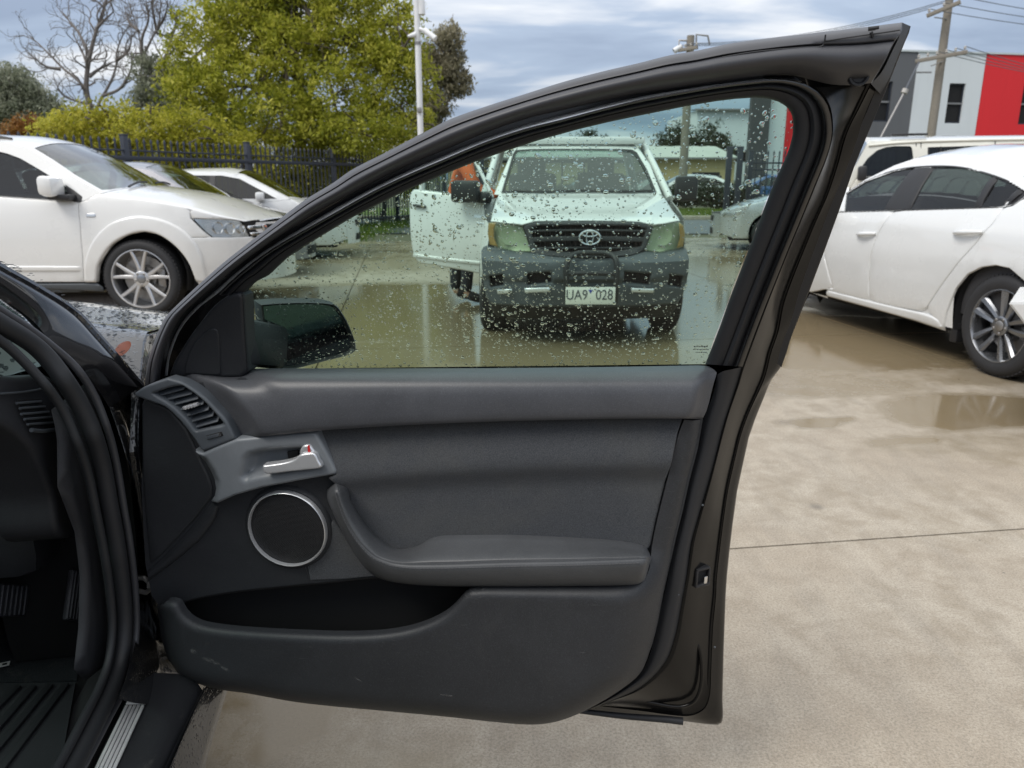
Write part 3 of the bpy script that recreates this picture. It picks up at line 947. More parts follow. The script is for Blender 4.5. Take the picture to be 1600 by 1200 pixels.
# street, kerb and grass beyond
rd = new_obj('road', [(-60, 19.5, -0.020), (90, 17.6, -0.020), (90, 25.0, -0.020), (-60, 25.0, -0.020)], [(0, 1, 2, 3)], mat_simple('asphalt', (0.085, 0.09, 0.10), 0.5, var=0.2, nscale=3, bump=0.3, bscale=60, bdist=0.01), None, False)
tag(rd, kind='structure')
mb = MB(); mb.box((15, 25.15, 0.02), (150, 0.3, 0.16), None, 0.02); kb = mb.obj('kerb', 'concrete', None); tag(kb, kind='structure')
vg = new_obj('verge', [(-60, 25.3, 0.06), (90, 25.3, 0.06), (90, 33.0, 0.06), (-60, 33.0, 0.06)], [(0, 1, 2, 3)], mat_simple('turf', (0.10, 0.13, 0.025), 0.95, var=0.35, nscale=2.0, bump=0.6, bscale=30, bdist=0.05), None, False)
tag(vg, kind='structure')
def blades(name, n, area, h, seed, mat):
    rg = np.random.default_rng(seed)
    x = rg.uniform(area[0], area[1], n); y = rg.uniform(area[2], area[3], n)
    keep = np.ones(n, bool)
    if len(area) > 4:
        s_ = (y - 14.0) / 3.0; fx = -6.75 + 1.14 * s_
        keep = (x > fx - 0.2) & (np.sin(x * 3.1) + np.sin(y * 2.3 + x) + rg.normal(0, 0.5, n) > -0.6) & (x < fx + 2.6 + 0.5 * np.sin(y * 2))
    x, y = x[keep], y[keep]; n = len(x)
    hh = h * rg.uniform(0.5, 1.4, n); a = rg.uniform(0, 6.28, n); ln = rg.normal(0, 0.4, (n, 2)) * hh[:, None]
    w_ = 0.012
    V = np.empty((n, 3, 3))
    z0 = area[5] if len(area) > 5 else 0.0
    V[:, 0] = np.stack([x - w_ * np.cos(a), y - w_ * np.sin(a), np.full(n, z0)], 1); V[:, 1] = np.stack([x + w_ * np.cos(a), y + w_ * np.sin(a), np.full(n, z0)], 1)
    V[:, 2] = np.stack([x + ln[:, 0], y + ln[:, 1], z0 + hh], 1)
    me = bpy.data.meshes.new(name)
    me.vertices.add(n * 3); me.vertices.foreach_set('co', V.ravel()); me.loops.add(n * 3); me.loops.foreach_set('vertex_index', np.arange(n * 3))
    me.polygons.add(n); me.polygons.foreach_set('loop_start', np.arange(0, n * 3, 3)); me.polygons.foreach_set('loop_total', np.full(n, 3)); me.update(calc_edges=True)
    at = me.attributes.new('tone', 'FLOAT', 'POINT'); at.data.foreach_set('value', np.repeat(np.clip(rg.normal(0.5, 0.25, n), 0, 1), 3))
    me.materials.append(M[mat]); o = bpy.data.objects.new(name, me); COL.objects.link(o)
    tag(o, kind='stuff'); return o
M['grass_blade'] = mat_leaf('grass_blade', (0.05, 0.09, 0.012), (0.10, 0.15, 0.02), (0.20, 0.22, 0.04), 0.3)
blades('grass', 26000, (-9, -0.5, 13.5, 30, 1), 0.12, 5, 'grass_blade')
blades('verge_grass', 30000, (0, 14, 25.4, 31.0), 0.12, 6, 'grass_blade')
# ------------------------------------------------------------------ cars
def smoothmix(x): return x * x * (3 - 2 * x)

class Car:
    """body of a car: side skin u along the car, half width hw(u,z); top skin between the two upper edges E(u)"""
    def __init__(s, name, label, Oc, du, zk, wk, ends, group=None, cat='car', root_u=0.0):
        (s.ua, la, ka), (s.ub, lb, kb) = ends
        def hw(u, z):
            W = np.interp(z, zk, wk)
            a = np.clip((s.ua + la - u) / la, 0, 1.2); b = np.clip((u - (s.ub - lb)) / lb, 0, 1.2)
            return W * (1 - ka * a ** 2.6) * (1 - kb * b ** 2.6)
        s.S = Surf(Oc, du, hw)
        s.hw = hw
        s.root = thing(name, label, cat, s.S.F(np.array(root_u), np.array(0.0), np.array(0.0)), group)
    def pix(s, pts, t=0.0): return s.S.pix(pts, t)
    def edge(s, pts, crown):
        p = np.array(sorted(map(tuple, pts)))
        s.Eu, s.Ez = p[:, 0], p[:, 1]
        s.E = lambda u: np.interp(u, s.Eu, s.Ez)
        c = np.asarray(crown, float)
        s.C = lambda u: np.interp(u, c[:, 0], c[:, 1])
    def topline(s, u0, u1, n=24):
        """points of the upper edge between two stations"""
        us = np.unique(np.concatenate([np.linspace(u0, u1, n), s.Eu[(s.Eu > min(u0, u1)) & (s.Eu < max(u0, u1))]]))
        if u1 < u0: us = us[::-1]
        return np.stack([us, s.E(us)], 1)
    def side(s, name, poly, mat, both=True, step=0.12, t=0.0, edge=0.009, edge_h=0.016, holes=(), back=0.0, bstep=0.05, label=None, parent=None):
        o = panel(name, s.S, poly, mat, parent or s.root, step, t, edge, edge_h, holes, back, 1, bstep, 35)
        if label: o['label'] = label
        if both: panel(name, s.S, poly, mat, s.root, step, t, edge, edge_h, holes, back, -1, bstep, 35)
        return o
    def tmap(s, u, v_, t=0.0):
        """top skin: v_ is the share of the half width, -1..1"""
        e = s.E(u); wd = s.hw(u, e)
        z = e + s.C(u) * (1 - np.abs(v_) ** 2.2)
        return s.S.F(u, v_ * wd, z + t)
    def top(s, name, poly, mat, step=0.1, t=0.0, edge=0.0, holes=(), edge_h=None, parent=None):
        K = 0.8
        P = np.asarray(poly, float) * np.array([1, K])
        H = [np.asarray(h, float) * np.array([1, K]) for h in holes]
        return panel(name, s.S, P, mat, parent or s.root, step, t, edge, edge_h, H, 0, 1, 0.05, 40,
                     mapf=lambda u, z, tt: s.tmap(u, z / K, tt))
    def end(s, name, poly, mat, at, sign, bulge=0.12, step=0.09, t=0.0, slope=0.0, z0=0.5, edge=0.0, edge_h=None, parent=None):
        """front or rear skin: outline in (share of half width, z)"""
        K = 0.7
        P = np.asarray(poly, float) * np.array([K, 1])
        def mp(u, z, tt):
            v = u / K
            uu = at + sign * (bulge * (1 - np.abs(v) ** 2.4) - slope * np.maximum(z - z0, 0) + tt)
            return s.S.F(uu, v * s.hw(np.full_like(z, at), z), z)
        return panel(name, s.S, P, mat, parent or s.root, step, t, edge, edge_h, (), 0, 1, 0.05, 40, mapf=mp)
    def box(s, name, c, size, mat, bevel=0.02, parent=None, rot=0.0):
        ax = [s.S.du, s.S.n, np.array([0, 0, 1.0])]
        if rot:
            ca, sa = math.cos(rot), math.sin(rot)
            ax = [s.S.du * ca + np.array([0, 0, sa]), s.S.n, np.array([0, 0, ca]) - s.S.du * sa]
        mb = MB(); mb.box(s.S.F(np.array(c[0]), np.array(c[1]), np.array(c[2])), size, ax, bevel)
        return mb.obj(name, mat, parent or s.root)
    def P(s, u, v, z): return s.S.F(np.array(float(u)), np.array(float(v)), np.array(float(z)))
    def arch(s, u, z, r, depth=0.32):
        for sg in (1, -1):
            mb = MB()
            mb.lathe(s.P(u, sg * (s.hw(np.array(u), np.array(z)) - 0.012), z), -s.S.n * sg, [(r, 0.0), (r, depth), (0.0, depth)], 40)
            mb.F = [f for f in mb.F if np.mean([mb.V[i][2] for i in f]) > 0.22]
            mb.obj('wheel_arch', 'dark_void', s.root)
    def wheel(s, u, r, rim, w, style, face_v=None, spin=0.0, sides=(1, -1), mat='alloy'):
        for sg in sides:
            v = (face_v if face_v is not None else float(s.hw(np.array(u), np.array(r))) - 0.01)
            c = s.P(u, sg * v, r)
            make_wheel(s.root, c, s.S.n * sg, r, rim, w, style, spin, mat)
    def lining(s, roof, roof_holes, cab, cab_holes, u0, u1, z0, z1, top_t=-0.035):
        s.top('head_lining', roof, 'interior', t=top_t, holes=roof_holes)
        s.side('side_lining', cab, 'interior', t=-0.035, edge=0, holes=cab_holes)
        s.side('door_lining', np.array([(u0, z0), (u1, z0), (u1, z1), (u0, z1)]), 'interior', t=-0.06, edge=0)
    def cabin(s, uf, ub, zfl, seat_u, zs=0.62, facing=1, mat='interior', rear_u=None):
        """floor, dash and seats inside"""
        L = abs(ub - uf)
        s.box('floor_pan', ((uf + ub) / 2, 0, zfl), (L, 1.5, 0.06), 'dark_void', 0.01)
        s.box('dashboard', (uf - facing * 0.0, 0, zfl + 0.52), (0.34, 1.34, 0.26), mat, 0.08)
        for uu in [seat_u] + ([rear_u] if rear_u is not None else []):
            for v in (0.36, -0.36):
                mb = MB(); ax = [s.S.du, s.S.n, np.array([0, 0, 1.0])]
                mb.box(s.P(uu, v, zs - 0.12), (0.5, 0.5, 0.16), ax, 0.05)
                a = 0.32 * facing
                ax2 = [s.S.du * math.cos(a) + np.array([0, 0, math.sin(a)]), s.S.n, np.array([0, 0, math.cos(a)]) - s.S.du * math.sin(a)]
                mb.box(s.P(uu - facing * 0.30, v, zs + 0.24), (0.14, 0.48, 0.62), ax2, 0.05)
                mb.box(s.P(uu - facing * 0.41, v, zs + 0.66), (0.11, 0.27, 0.19), ax2, 0.045)
                mb.obj('seat', mat, s.root)
        mb = MB()
        th = np.linspace(0, 2 * math.pi, 25)
        cc = s.P(uf - facing * 0.30, 0.36, zfl + 0.62)
        e1 = s.S.n; e2 = np.array([0, 0, 0.9]) + s.S.du * facing * 0.4
        mb.tube([cc + 0.18 * (math.cos(a) * e1 + math.sin(a) * e2) for a in th], 0.014, 6)
        mb.tube([cc - e1 * 0.17, cc + e1 * 0.17], 0.02, 6)
        mb.obj('steering_wheel', 'dark_void', s.root)

def make_wheel(parent, c, n, r, rim, w, style, spin=0.0, mat='alloy'):
    n = np.asarray(n, float)
    wh = part_empty('wheel', parent)
    ex = np.cross(np.array([0, 0, 1.0]), n); ex /= np.linalg.norm(ex)
    ez = np.array([0, 0, 1.0])
    mb = MB()
    prof = [(rim * 0.985, -0.012), (rim * 1.01, 0.004), (rim + (r - rim) * 0.25, 0.011), (rim + (r - rim) * 0.5, 0.012), (rim + (r - rim) * 0.72, 0.006), (r * 0.965, -0.010), (r * 0.988, -0.026), (r, -0.05),
            (r, -w * 0.5), (r, -w + 0.05), (r * 0.985, -w + 0.02), (rim + (r - rim) * 0.6, -w), (rim, -w + 0.01)]
    mb.lathe(c, n, prof, 64)
    for k in range(64):                                          # shoulder blocks
        a = 2 * math.pi * k / 64
        d = ex * math.cos(a) + ez * math.sin(a)
        tg = -ex * math.sin(a) + ez * math.cos(a)
        mb.box(c + d * (r * 0.986) - n * 0.032, (0.009, r * 0.062, 0.035), [d, tg, n], 0.0)
    mb.obj('tyre', 'tyre', wh)
    mb = MB()
    mb.lathe(c, n, [(rim * 1.0, -0.006), (rim * 1.0, 0.005), (rim * 0.975, 0.006), (rim * 0.945, -0.004), (rim * 0.93, -0.03), (rim * 0.90, -w * 0.75), (rim * 0.96, -w + 0.02)], 64)
    def spoke(a0, a1, w0, w1, h0, h1, r0, r1, th=0.022, tw=0.0):
        rows = []
        for k in np.linspace(0, 1, 7):
            rr = r0 + (r1 - r0) * k; a = a0 + (a1 - a0) * k ** 0.8
            d = ex * math.cos(a) + ez * math.sin(a); tg = -ex * math.sin(a) + ez * math.cos(a)
            hh = h0 + (h1 - h0) * k; ww = w0 + (w1 - w0) * k
            o = c + d * rr + n * hh
            rows.append([o - tg * ww + n * (-0.006 - tw), o - tg * ww * 0.55 + n * 0.002, o + tg * ww * 0.55 + n * (0.002 + tw), o + tg * ww + n * -0.006, o + tg * ww * 0.7 - n * th, o - tg * ww * 0.7 - n * th])
        V = [p for r_ in rows for p in r_]
        mb.add(V, grid_faces(7, 6, True) + [tuple(range(6))[::-1]])
    if style == 'split5':
        for k in range(5):
            a = spin + 2 * math.pi * k / 5
            for sg in (-1, 1):
                spoke(a + sg * 0.14, a + sg * 0.265, 0.020, 0.015, -0.012, -0.003, rim * 0.22, rim * 0.97, 0.03)
    elif style == 'ten':
        for k in range(10):
            a = spin + 2 * math.pi * k / 10
            spoke(a - 0.05, a + (0.10 if k % 2 else -0.10), 0.014, 0.026, -0.022, -0.004, rim * 0.2, rim * 0.98, 0.035, 0.006)
    elif style == 'five':
        for k in range(5):
            spoke(spin + 2 * math.pi * k / 5, spin + 2 * math.pi * k / 5, 0.035, 0.05, -0.02, -0.004, rim * 0.2, rim * 0.97, 0.03)
    if style == 'steel':
        mb.lathe(c, n, [(rim * 0.93, -0.03), (rim * 0.75, -0.03), (rim * 0.6, -0.05), (rim * 0.4, -0.02), (rim * 0.2, -0.02), (rim * 0.18, 0.0), (0.0, 0.0)], 40)
    else:
        mb.lathe(c, n, [(rim * 0.27, -0.03), (rim * 0.265, -0.010), (rim * 0.24, -0.006), (rim * 0.16, -0.006)], 40)
    mb.obj('rim', mat, wh)
    if style != 'steel':
        mb = MB(); mb.lathe(c, n, [(rim * 0.155, -0.012), (rim * 0.15, -0.003), (rim * 0.12, 0.001), (0.0, 0.002)], 32)
        mb.obj('centre_cap', 'dark_alloy' if mat == 'alloy' else 'steel', wh)
        for k in range(5):
            a = spin + 2 * math.pi * (k + 0.5) / 5
            d = ex * math.cos(a) + ez * math.sin(a)
            mb = MB()
            mb.lathe(c + d * rim * 0.205, n, [(0.011, -0.02), (0.011, -0.004), (0.007, -0.001), (0.0, -0.001)], 8)
            mb.obj('wheel_nut', 'steel', wh)
    mb = MB(); mb.lathe(c - n * (w * 0.45), n, [(rim * 0.74, -0.02), (rim * 0.74, 0.0), (rim * 0.45, 0.0), (rim * 0.4, 0.03), (rim * 0.2, 0.03)], 40)
    mb.lathe(c - n * w * 0.75, n, [(rim * 0.92, 0.0), (0.0, 0.0)], 30)
    mb.box(c - n * w * 0.38 + ex * rim * 0.6, (rim * 0.28, rim * 0.6, 0.05), [ex, ez, n], 0.01)
    mb.obj('brake_disc', 'steel', wh)

def arc_pts(cu, cz, r, a0, a1, n=18):
    return np.array([(cu + r * math.cos(a), cz + r * math.sin(a)) for a in np.linspace(R(a0), R(a1), n)])

# ---------------------------------------------------------------- white SUV on the left
def white_suv():
    c = Car('parked_suv', 'large white SUV with silver split-spoke wheels parked side-on beside the fence', (-3.44, 8.03), (1, 0),
            [0.15, 0.30, 0.50, 0.70, 0.88, 1.04, 1.35, 1.70], [0.84, 0.895, 0.915, 0.915, 0.905, 0.88, 0.755, 0.62],
            ((-3.98, 0.5, 0.16), (0.96, 0.75, 0.40)), 'cars parked in the yard', 'suv')
    c.gp = None
    px = c.pix
    Epx = px([(0,221),(20,225),(42,231),(75,251),(112,276),(140,291.5),(159,302),(185,306.5),(230,312.5),(290,324),(335,336),(376,343.5)])
    E = list(map(tuple, Epx)) + [(0.96, Epx[-1][1] - 0.03), (-1.9, 1.615), (-2.6, 1.60), (-3.3, 1.56), (-3.7, 1.50), (-3.86, 1.30), (-3.98, 1.0)]
    uh, uc = Epx[2][0], Epx[6][0]
    c.edge(E, [(-3.98, 0.0), (-3.8, 0.03), (-3.4, 0.05), (-2, 0.075), (uh, 0.075), (uc - 0.4, 0.10), (uc, 0.085), (0.4, 0.07), (0.8, 0.04), (0.96, 0.01)])
    # lower door and wing
    fr = px([(122,313.5),(122,325),(125,350),(129,400),(131,441)])
    belt = px([(122,313.5),(87,314),(0,307.5)])
    zb = belt[-1][1] + 0.02; zs = fr[-1][1]
    c.side('front_door', np.vstack([fr, [(-1.72, zs), (-1.74, 0.7), (-1.72, zb)], belt[::-1][:-1]]), 'white_paint')
    c.side('rear_door', np.array([(-1.72, zs), (-2.35, zs), (-2.46, 0.55), (-2.62, 0.86), (-2.66, zb + 0.02), (-1.72, zb), (-1.74, 0.7)]), 'white_paint')
    archin = px([(262,371),(250,367),(225,362),(200,367),(175,382),(155,412),(151,441)])
    c.side('front_wing', np.vstack([px([(132,313.5),(150,303)]), c.topline(uc + 0.0, px([(296,326)])[0][0], 12), px([(297,341),(318,362),(330,371)]), archin, fr[::-1]]), 'white_paint', step=0.08)
    hl = px([(298,341),(320,342),(350,343),(376,344.5),(383,357),(389,370),(360,371),(330,371),(318,362)])
    c.side('headlight', hl, 'reflector', t=-0.05, edge=0, parent=None)
    c.side('headlight_lens', hl, 'lens_glass', t=0.002, edge=0.01)
    for k, (x, y, rr) in enumerate(((337,356,0.055),(356,357,0.052),(374,358,0.04))):
        q = px([(x, y)], -0.02)
        for sg in (1, -1):
            mb = MB(); cc = c.P(q[0][0], sg * (float(c.hw(np.array(q[0][0]), np.array(q[0][1]))) - 0.045), q[0][1])
            mb.lathe(cc, c.S.n * sg * 0.5 + c.S.du, [(rr, 0.025), (rr * 0.9, 0.02), (rr * 0.75, -0.01), (rr * 0.4, -0.03), (0, -0.035)], 24); mb.obj('lamp_bowl', 'chrome', c.root)
    bz = lambda z: 0.97
    c.side('front_wing_tip', np.vstack([c.topline(px([(296,326)])[0][0], 0.96, 8), [(0.96, Epx[-1][1] - 0.05)], px([(376,344.5),(350,343),(320,342),(298,341)])]), 'white_paint')
    seam = px([(262,371),(330,371),(360,371),(389,370)])
    arch2 = px([(307,440),(295,410),(275,385),(262,371)])
    c.side('bumper_side', np.vstack([seam, [(0.96, seam[-1][1]), (0.96, 0.32), (0.85, 0.26), (arch2[0][0] + 0.04, 0.24)], arch2[:-1]]), 'white_paint', step=0.08)
    gp = px([(380,346),(392,344.5),(405,343),(411,350),(414,357),(410,365),(404,372),(396,371)])
    c.side('grille_side', gp, 'dark_void', t=0.004, edge=0)
    c.side('grille_trim', px([(386,352.5),(412,351),(414,357),(388,359)]), 'chrome', t=0.012, edge=0.006, step=0.04, bstep=0.02)
    c.side('grille_trim', px([(390,363),(411,362),(408,367),(393,368)]), 'chrome', t=0.012, edge=0.006, step=0.04, bstep=0.02)
    # flare round the arch
    fo = px(catmull([(132,441),(135,402),(150,370),(175,348),(212,337.5),(250,342),(287,360),(312,390),(322,425),(324,441)], 5))
    fi = px(catmull([(307,440),(295,410),(275,385),(250,367.5),(225,362),(200,367.5),(175,382.5),(155,412),(151,441)], 5))
    c.side('arch_flare', np.vstack([fo, fi]), 'white_paint', t=0.020, edge=0.022, edge_h=0.016, step=0.05, bstep=0.03, back=0.05)
    # upper side with window openings
    w1 = px([(-8,235),(12,240),(32,247.5),(57,262),(80,276),(98,287.5),(112,301),(113,313.5),(87,313),(0,306.8)])
    hole1 = np.vstack([w1, [(-1.66, zb), (-1.60, 1.52)]])
    hole2 = np.array([(-1.80, zb + 0.01), (-2.60, zb + 0.03), (-2.52, 1.46), (-2.40, 1.52), (-1.76, 1.535)])
    hole3 = np.array([(-2.75, zb + 0.05), (-3.45, zb + 0.10), (-3.35, 1.40), (-2.68, 1.46)])
    cab = np.vstack([c.topline(uc, -3.86, 30), [(-3.86, zb + 0.05), (-2.66, zb + 0.02), (-1.72, zb)], belt[::-1][:-1], px([(132,313.5),(150,304)])])
    c.side('cabin_side', cab, 'white_paint', holes=(hole1, hole2, hole3), edge=0, back=0.03)
    for h in (hole1, hole2, hole3):
        c.side('side_glass', h, 'car_glass', t=-0.012, edge=0)
        c.side('window_rubber', np.vstack([h, h[:1]]), 'black_plastic', t=0.004, edge=0.004, holes=(h.mean(0) + (h - h.mean(0)) * np.array([0.975, 0.945]),), bstep=0.03)
    c.side('mirror_corner', px([(99,286),(116,297),(133,310),(132,316),(110,316)]), 'black_plastic', t=0.006)
    c.side('rear_quarter', np.vstack([[(-2.66, zb + 0.02), (-3.86, zb + 0.05), (-3.98, 0.95), (-3.98, 0.35), (-3.4, 0.28)], arc_pts(-2.89, 0.37, 0.41, -8, 188, 20)[0:], [(-2.40, 0.40), (-2.46, 0.55), (-2.62, 0.86)]]), 'white_paint')
    c.side('sill', px([(-60,444),(131,443),(152,443),(160,448),(163,456),(150,455),(60,451),(-60,452)]), 'grey_plastic', t=0.01, edge=0.01)
    c.box('sill_far', (-1.5, 0, 0.27), (1.8, 1.70, 0.10), 'grey_plastic', 0.03)
    # top skins
    wl = [(uc - 0.03, -0.93), (uc + 0.09, -0.5), (uc + 0.13, 0), (uc + 0.09, 0.5), (uc - 0.03, 0.93)]
    wu = [(uh + 0.03, 0.90), (uh + 0.02, 0.4), (uh + 0.02, -0.4), (uh + 0.03, -0.90)]
    hs = np.array(wl + wu)
    cowl = [(uc, -1), (uc + 0.10, -0.5), (uc + 0.14, 0), (uc + 0.10, 0.5), (uc, 1)]
    c.top('windscreen', hs, 'screen_glass', t=-0.004)
    c.top('roof', np.vstack([cowl, [(-3.60, 1), (-3.60, -1)]]), 'white_paint', holes=(hs,))
    c.top('bonnet', np.vstack([cowl[::-1], [(0.96, -1), (0.96, 1)]]), 'white_paint', edge=0.01, edge_h=0.008)
    c.lining(np.array([(uh + 0.06, -0.97), (uh + 0.06, 0.97), (-3.5, 0.97), (-3.5, -0.97)]), (), cab, (hole1, hole2, hole3), uc - 0.1, -3.6, 0.4, zb)
    c.top('tailgate_glass', np.array([(-3.62, -1), (-3.62, 1), (-3.98, 1), (-3.98, -1)]), 'tinted_glass')
    for v0, v1 in ((0.62, 0.05), (-0.05, -0.58)):
        P = [c.tmap(np.array(uc + 0.10 - 0.05 * k), np.array(v0 + (v1 - v0) * k), 0.018 + 0.010 * math.sin(3 * k)) for k in np.linspace(0, 1, 8)]
        tube('wiper', P, 0.010, 'black_plastic', c.root, 6)
    for vv in (0.80, -0.80):
        mb = MB()
        mb.tube([c.tmap(np.array(u_), np.array(vv), 0.045 if 0 < i < 5 else 0.0) for i, u_ in enumerate(np.linspace(uh - 0.22, uh - 2.1, 6))], 0.016, 8)
        mb.obj('roof_rail', 'black_plastic', c.root)
    # nose
    ef = float(c.E(np.array(0.96)))
    c.end('front_bumper', [(-1, 0.30), (1, 0.30), (1, seam[-1][1]), (-1, seam[-1][1])], 'white_paint', 0.96, 1, 0.20)
    c.end('nose_panel', [(-1, seam[-1][1]), (1, seam[-1][1]), (1, ef), (-1, ef)], 'white_paint', 0.96, 1, 0.20)
    z0, z1 = seam[-1][1] - 0.03, ef - 0.02
    c.end('grille', [(-0.78, z0), (0.78, z0), (0.86, z1), (-0.86, z1)], 'dark_void', 0.96, 1, 0.20, t=0.004)
    zm = (z0 + z1) / 2
    c.end('grille_bar', [(-0.82, zm - 0.022), (0.82, zm - 0.022), (0.82, zm + 0.022), (-0.82, zm + 0.022)], 'chrome', 0.96, 1, 0.20, t=0.02, edge=0.01)
    c.end('grille_post', [(-0.07, z0), (0.07, z0), (0.07, z1), (-0.07, z1)], 'chrome', 0.96, 1, 0.20, t=0.016, edge=0.01)
    c.end('grille_surround', [(0.78, z0), (0.88, z1), (0.80, z1), (0.70, z0)], 'chrome', 0.96, 1, 0.20, t=0.016, edge=0.008)
    c.end('tail', [(-1, 0.32), (1, 0.32), (1, 1.0), (-1, 1.0)], 'white_paint', -3.98, -1, 0.12)
    c.box('underbody', (-1.5, 0, 0.30), (4.6, 1.5, 0.14), 'dark_void', 0.02)
    # mirrors, handle, badge
    q = px([(81, 293)], 0.10)
    for sg in (1, -1):
        mb = MB()
        hwv = float(c.hw(np.array(q[0][0]), np.array(q[0][1])))
        mb.box(c.P(q[0][0] + 0.01, sg * (hwv + 0.13), q[0][1] + 0.01), (0.14, 0.24, 0.175), [c.S.du * 0.98 + np.array([0, 0, -0.12]), c.S.n, (0, 0, 1)], 0.05)
        mb.obj('door_mirror', 'white_paint', c.root)
        mb = MB(); mb.box(c.P(q[0][0] + 0.075, sg * (hwv + 0.06), q[0][1] - 0.085), (0.20, 0.20, 0.05), [c.S.du, c.S.n, (0, 0, 1)], 0.02)
        mb.obj('mirror_foot', 'black_plastic', c.root)
    q = px([(142, 336.5)])
    c.side('side_repeater', q[0] + round_poly([(-0.045, -0.02), (0.045, -0.02), (0.045, 0.02), (-0.045, 0.02)], 0.015), 'reflector', t=0.006, edge=0.006)
    c.side('door_crease', px([(-30,415.0),(129.5,416),(130,424),(-30,424)]), 'white_paint', t=0.012, edge=0.012)
    for uu in (0.0, -2.89): c.arch(uu, 0.38, 0.43)
    c.wheel(0.0, 0.358, 0.272, 0.23, 'split5', spin=R(90), face_v=0.90)
    c.wheel(-2.89, 0.358, 0.272, 0.23, 'split5', spin=R(60), face_v=0.90)
    c.cabin(uc - 0.25, -3.0, 0.40, -1.15, 0.80, 1, rear_u=-2.1)
    return c

# ---------------------------------------------------------------- white sedan on the right
def white_sedan():
    c = Car('parked_sedan', 'glossy white sedan with dark grey ten-spoke wheels parked beyond the open door', (3.14 + 0.905 * 0.984, 4.9 + 0.905 * 0.18), (0.18, -0.984),
            [0.12, 0.24, 0.34, 0.52, 0.72, 0.92, 1.00, 1.20, 1.48], [0.83, 0.885, 0.90, 0.915, 0.925, 0.90, 0.865, 0.765, 0.585],
            ((-3.72, 0.7, 0.35), (1.10, 0.55, 0.25)), 'cars parked in the yard', 'sedan')
    px = c.pix
    Epx = px([(1310,316),(1323,301),(1352.5,280.5),(1397.5,258.5),(1431,247),(1476,240),(1532.5,243),(1570,256),(1600,276)])
    top = px([(1323,300),(1352.5,280),(1397.5,258),(1431,246),(1476,239)])
    belt = px([(1300,332),(1340,330.8),(1394,329.5),(1415,328.5),(1470,326.5),(1526,325),(1567,323.6),(1582,320)])
    zb = belt[:, 1].mean()
    E = list(map(tuple, Epx))
    ul = Epx[-1][0]; ufr = Epx[0][0]
    E += [(0.55, 1.13), (0.78, 1.05), (1.0, 1.03), (1.10, 1.0), (-2.0, zb + 0.15), (-2.35, zb - 0.0), (-2.9, 0.86), (-3.4, 0.75), (-3.72, 0.66)]
    E = [e for e in E if not (e[0] > -2.0 and e[0] < ufr - 0.05 and False)]
    c.edge(E, [(-3.72, 0.0), (-3.3, 0.05), (-2.35, 0.08), (-1.8, 0.10), (-1.0, 0.075), (0, 0.07), (0.5, 0.05), (0.9, 0.03), (1.10, 0.0)])
    arch = px([(1474.6,517),(1478,488),(1493,451),(1511,429),(1533,418),(1555,415),(1577,420),(1600,440)])
    arch = np.vstack([arch, arc_pts(0.0, 0.335, 0.375, 25, -12, 6)])
    sh1 = px([(1394,331),(1384,345),(1370.5,367.5),(1360,401),(1357,435),(1357.5,462)])
    sh2 = px([(1566,325),(1550.5,349.5),(1523.5,381),(1492,417),(1471,445),(1459,463),(1447,481)])
    rb = px([(1440,487),(1400,480),(1357.5,470)])
    fd_bot = px([(1357.5,470),(1300,455.5),(1266,447)])
    uf = -1.86
    c.side('front_door', np.vstack([belt[:3][::-1] * 0 + belt[[2, 1, 0]], [(uf - 0.12, belt[0][1] - 0.03), (uf - 0.15, 0.6), (uf, 0.33)], fd_bot[::-1], sh1[::-1][1:]]), 'pearl_paint')
    c.side('rear_door', np.vstack([sh1, rb[::-1], sh2[::-1], belt[3:-1][::-1]]), 'pearl_paint', step=0.08)
    c.side('front_wing', np.vstack([c.topline(-2.3, -3.72, 10), [(-3.72, 0.30), (-3.35, 0.22)], arc_pts(-2.83, 0.335, 0.375, -12, 192, 18)[::1][::-1][::-1] if False else arc_pts(-2.83, 0.335, 0.375, 192, -12, 18)[::1], [(uf - 0.35, 0.24), (uf, 0.33), (uf - 0.15, 0.6), (uf - 0.12, belt[0][1] - 0.03), (-2.2, belt[0][1] - 0.0)]])
           if False else np.vstack([c.topline(-2.3, -3.72, 10), [(-3.72, 0.30), (-3.35, 0.22)], arc_pts(-2.83, 0.335, 0.375, 192, -12, 18), [(uf - 0.35, 0.24), (uf, 0.33), (uf - 0.15, 0.6), (uf - 0.12, belt[0][1] - 0.03), (-2.2, belt[0][1])]]), 'pearl_paint')
    qtop = c.topline(px([(1590,272)])[0][0], 1.10, 10)
    c.side('rear_quarter', np.vstack([sh2, arch, [(0.95, 0.25), (1.10, 0.34), (1.12, 0.8)], c.topline(1.10, 0.50, 8), px([(1600,309)]), px([(1582,321)])]), 'pearl_paint', step=0.07, bstep=0.03)
    sill = np.vstack([px([(1266,446),(1300,455),(1357.5,469.5),(1400,479.5),(1440,488),(1458,494),(1472,503),(1474.6,517),(1430,502),(1360,482),(1300,465.5),(1266,457)]), [(uf - 0.1, 0.22), (uf - 0.1, 0.32)]])
    c.side('sill', sill, 'pearl_paint', t=0.008, edge=0.02, edge_h=0.02)
    c.side('sill_inner', np.array([(uf - 0.1, 0.24), (-0.42, 0.24), (-0.42, 0.46), (uf - 0.1, 0.46)]), 'pearl_paint', t=-0.014, edge=0)
    # upper side
    w1 = np.vstack([px([(1321,303),(1352.5,284),(1397.5,267.5),(1431,261.5),(1384,328.6),(1340,330),(1316,330.5)]), [(uf - 0.0, belt[0][1]), (uf + 0.12, belt[0][1] + 0.10)]])
    w1 = np.vstack([px([(1431,261.5),(1384,328.6),(1340,330),(1312,331)]), [(-1.85, belt[0][1] + 0.01)], px([(1322,303),(1352.5,284),(1397.5,267.5)])])
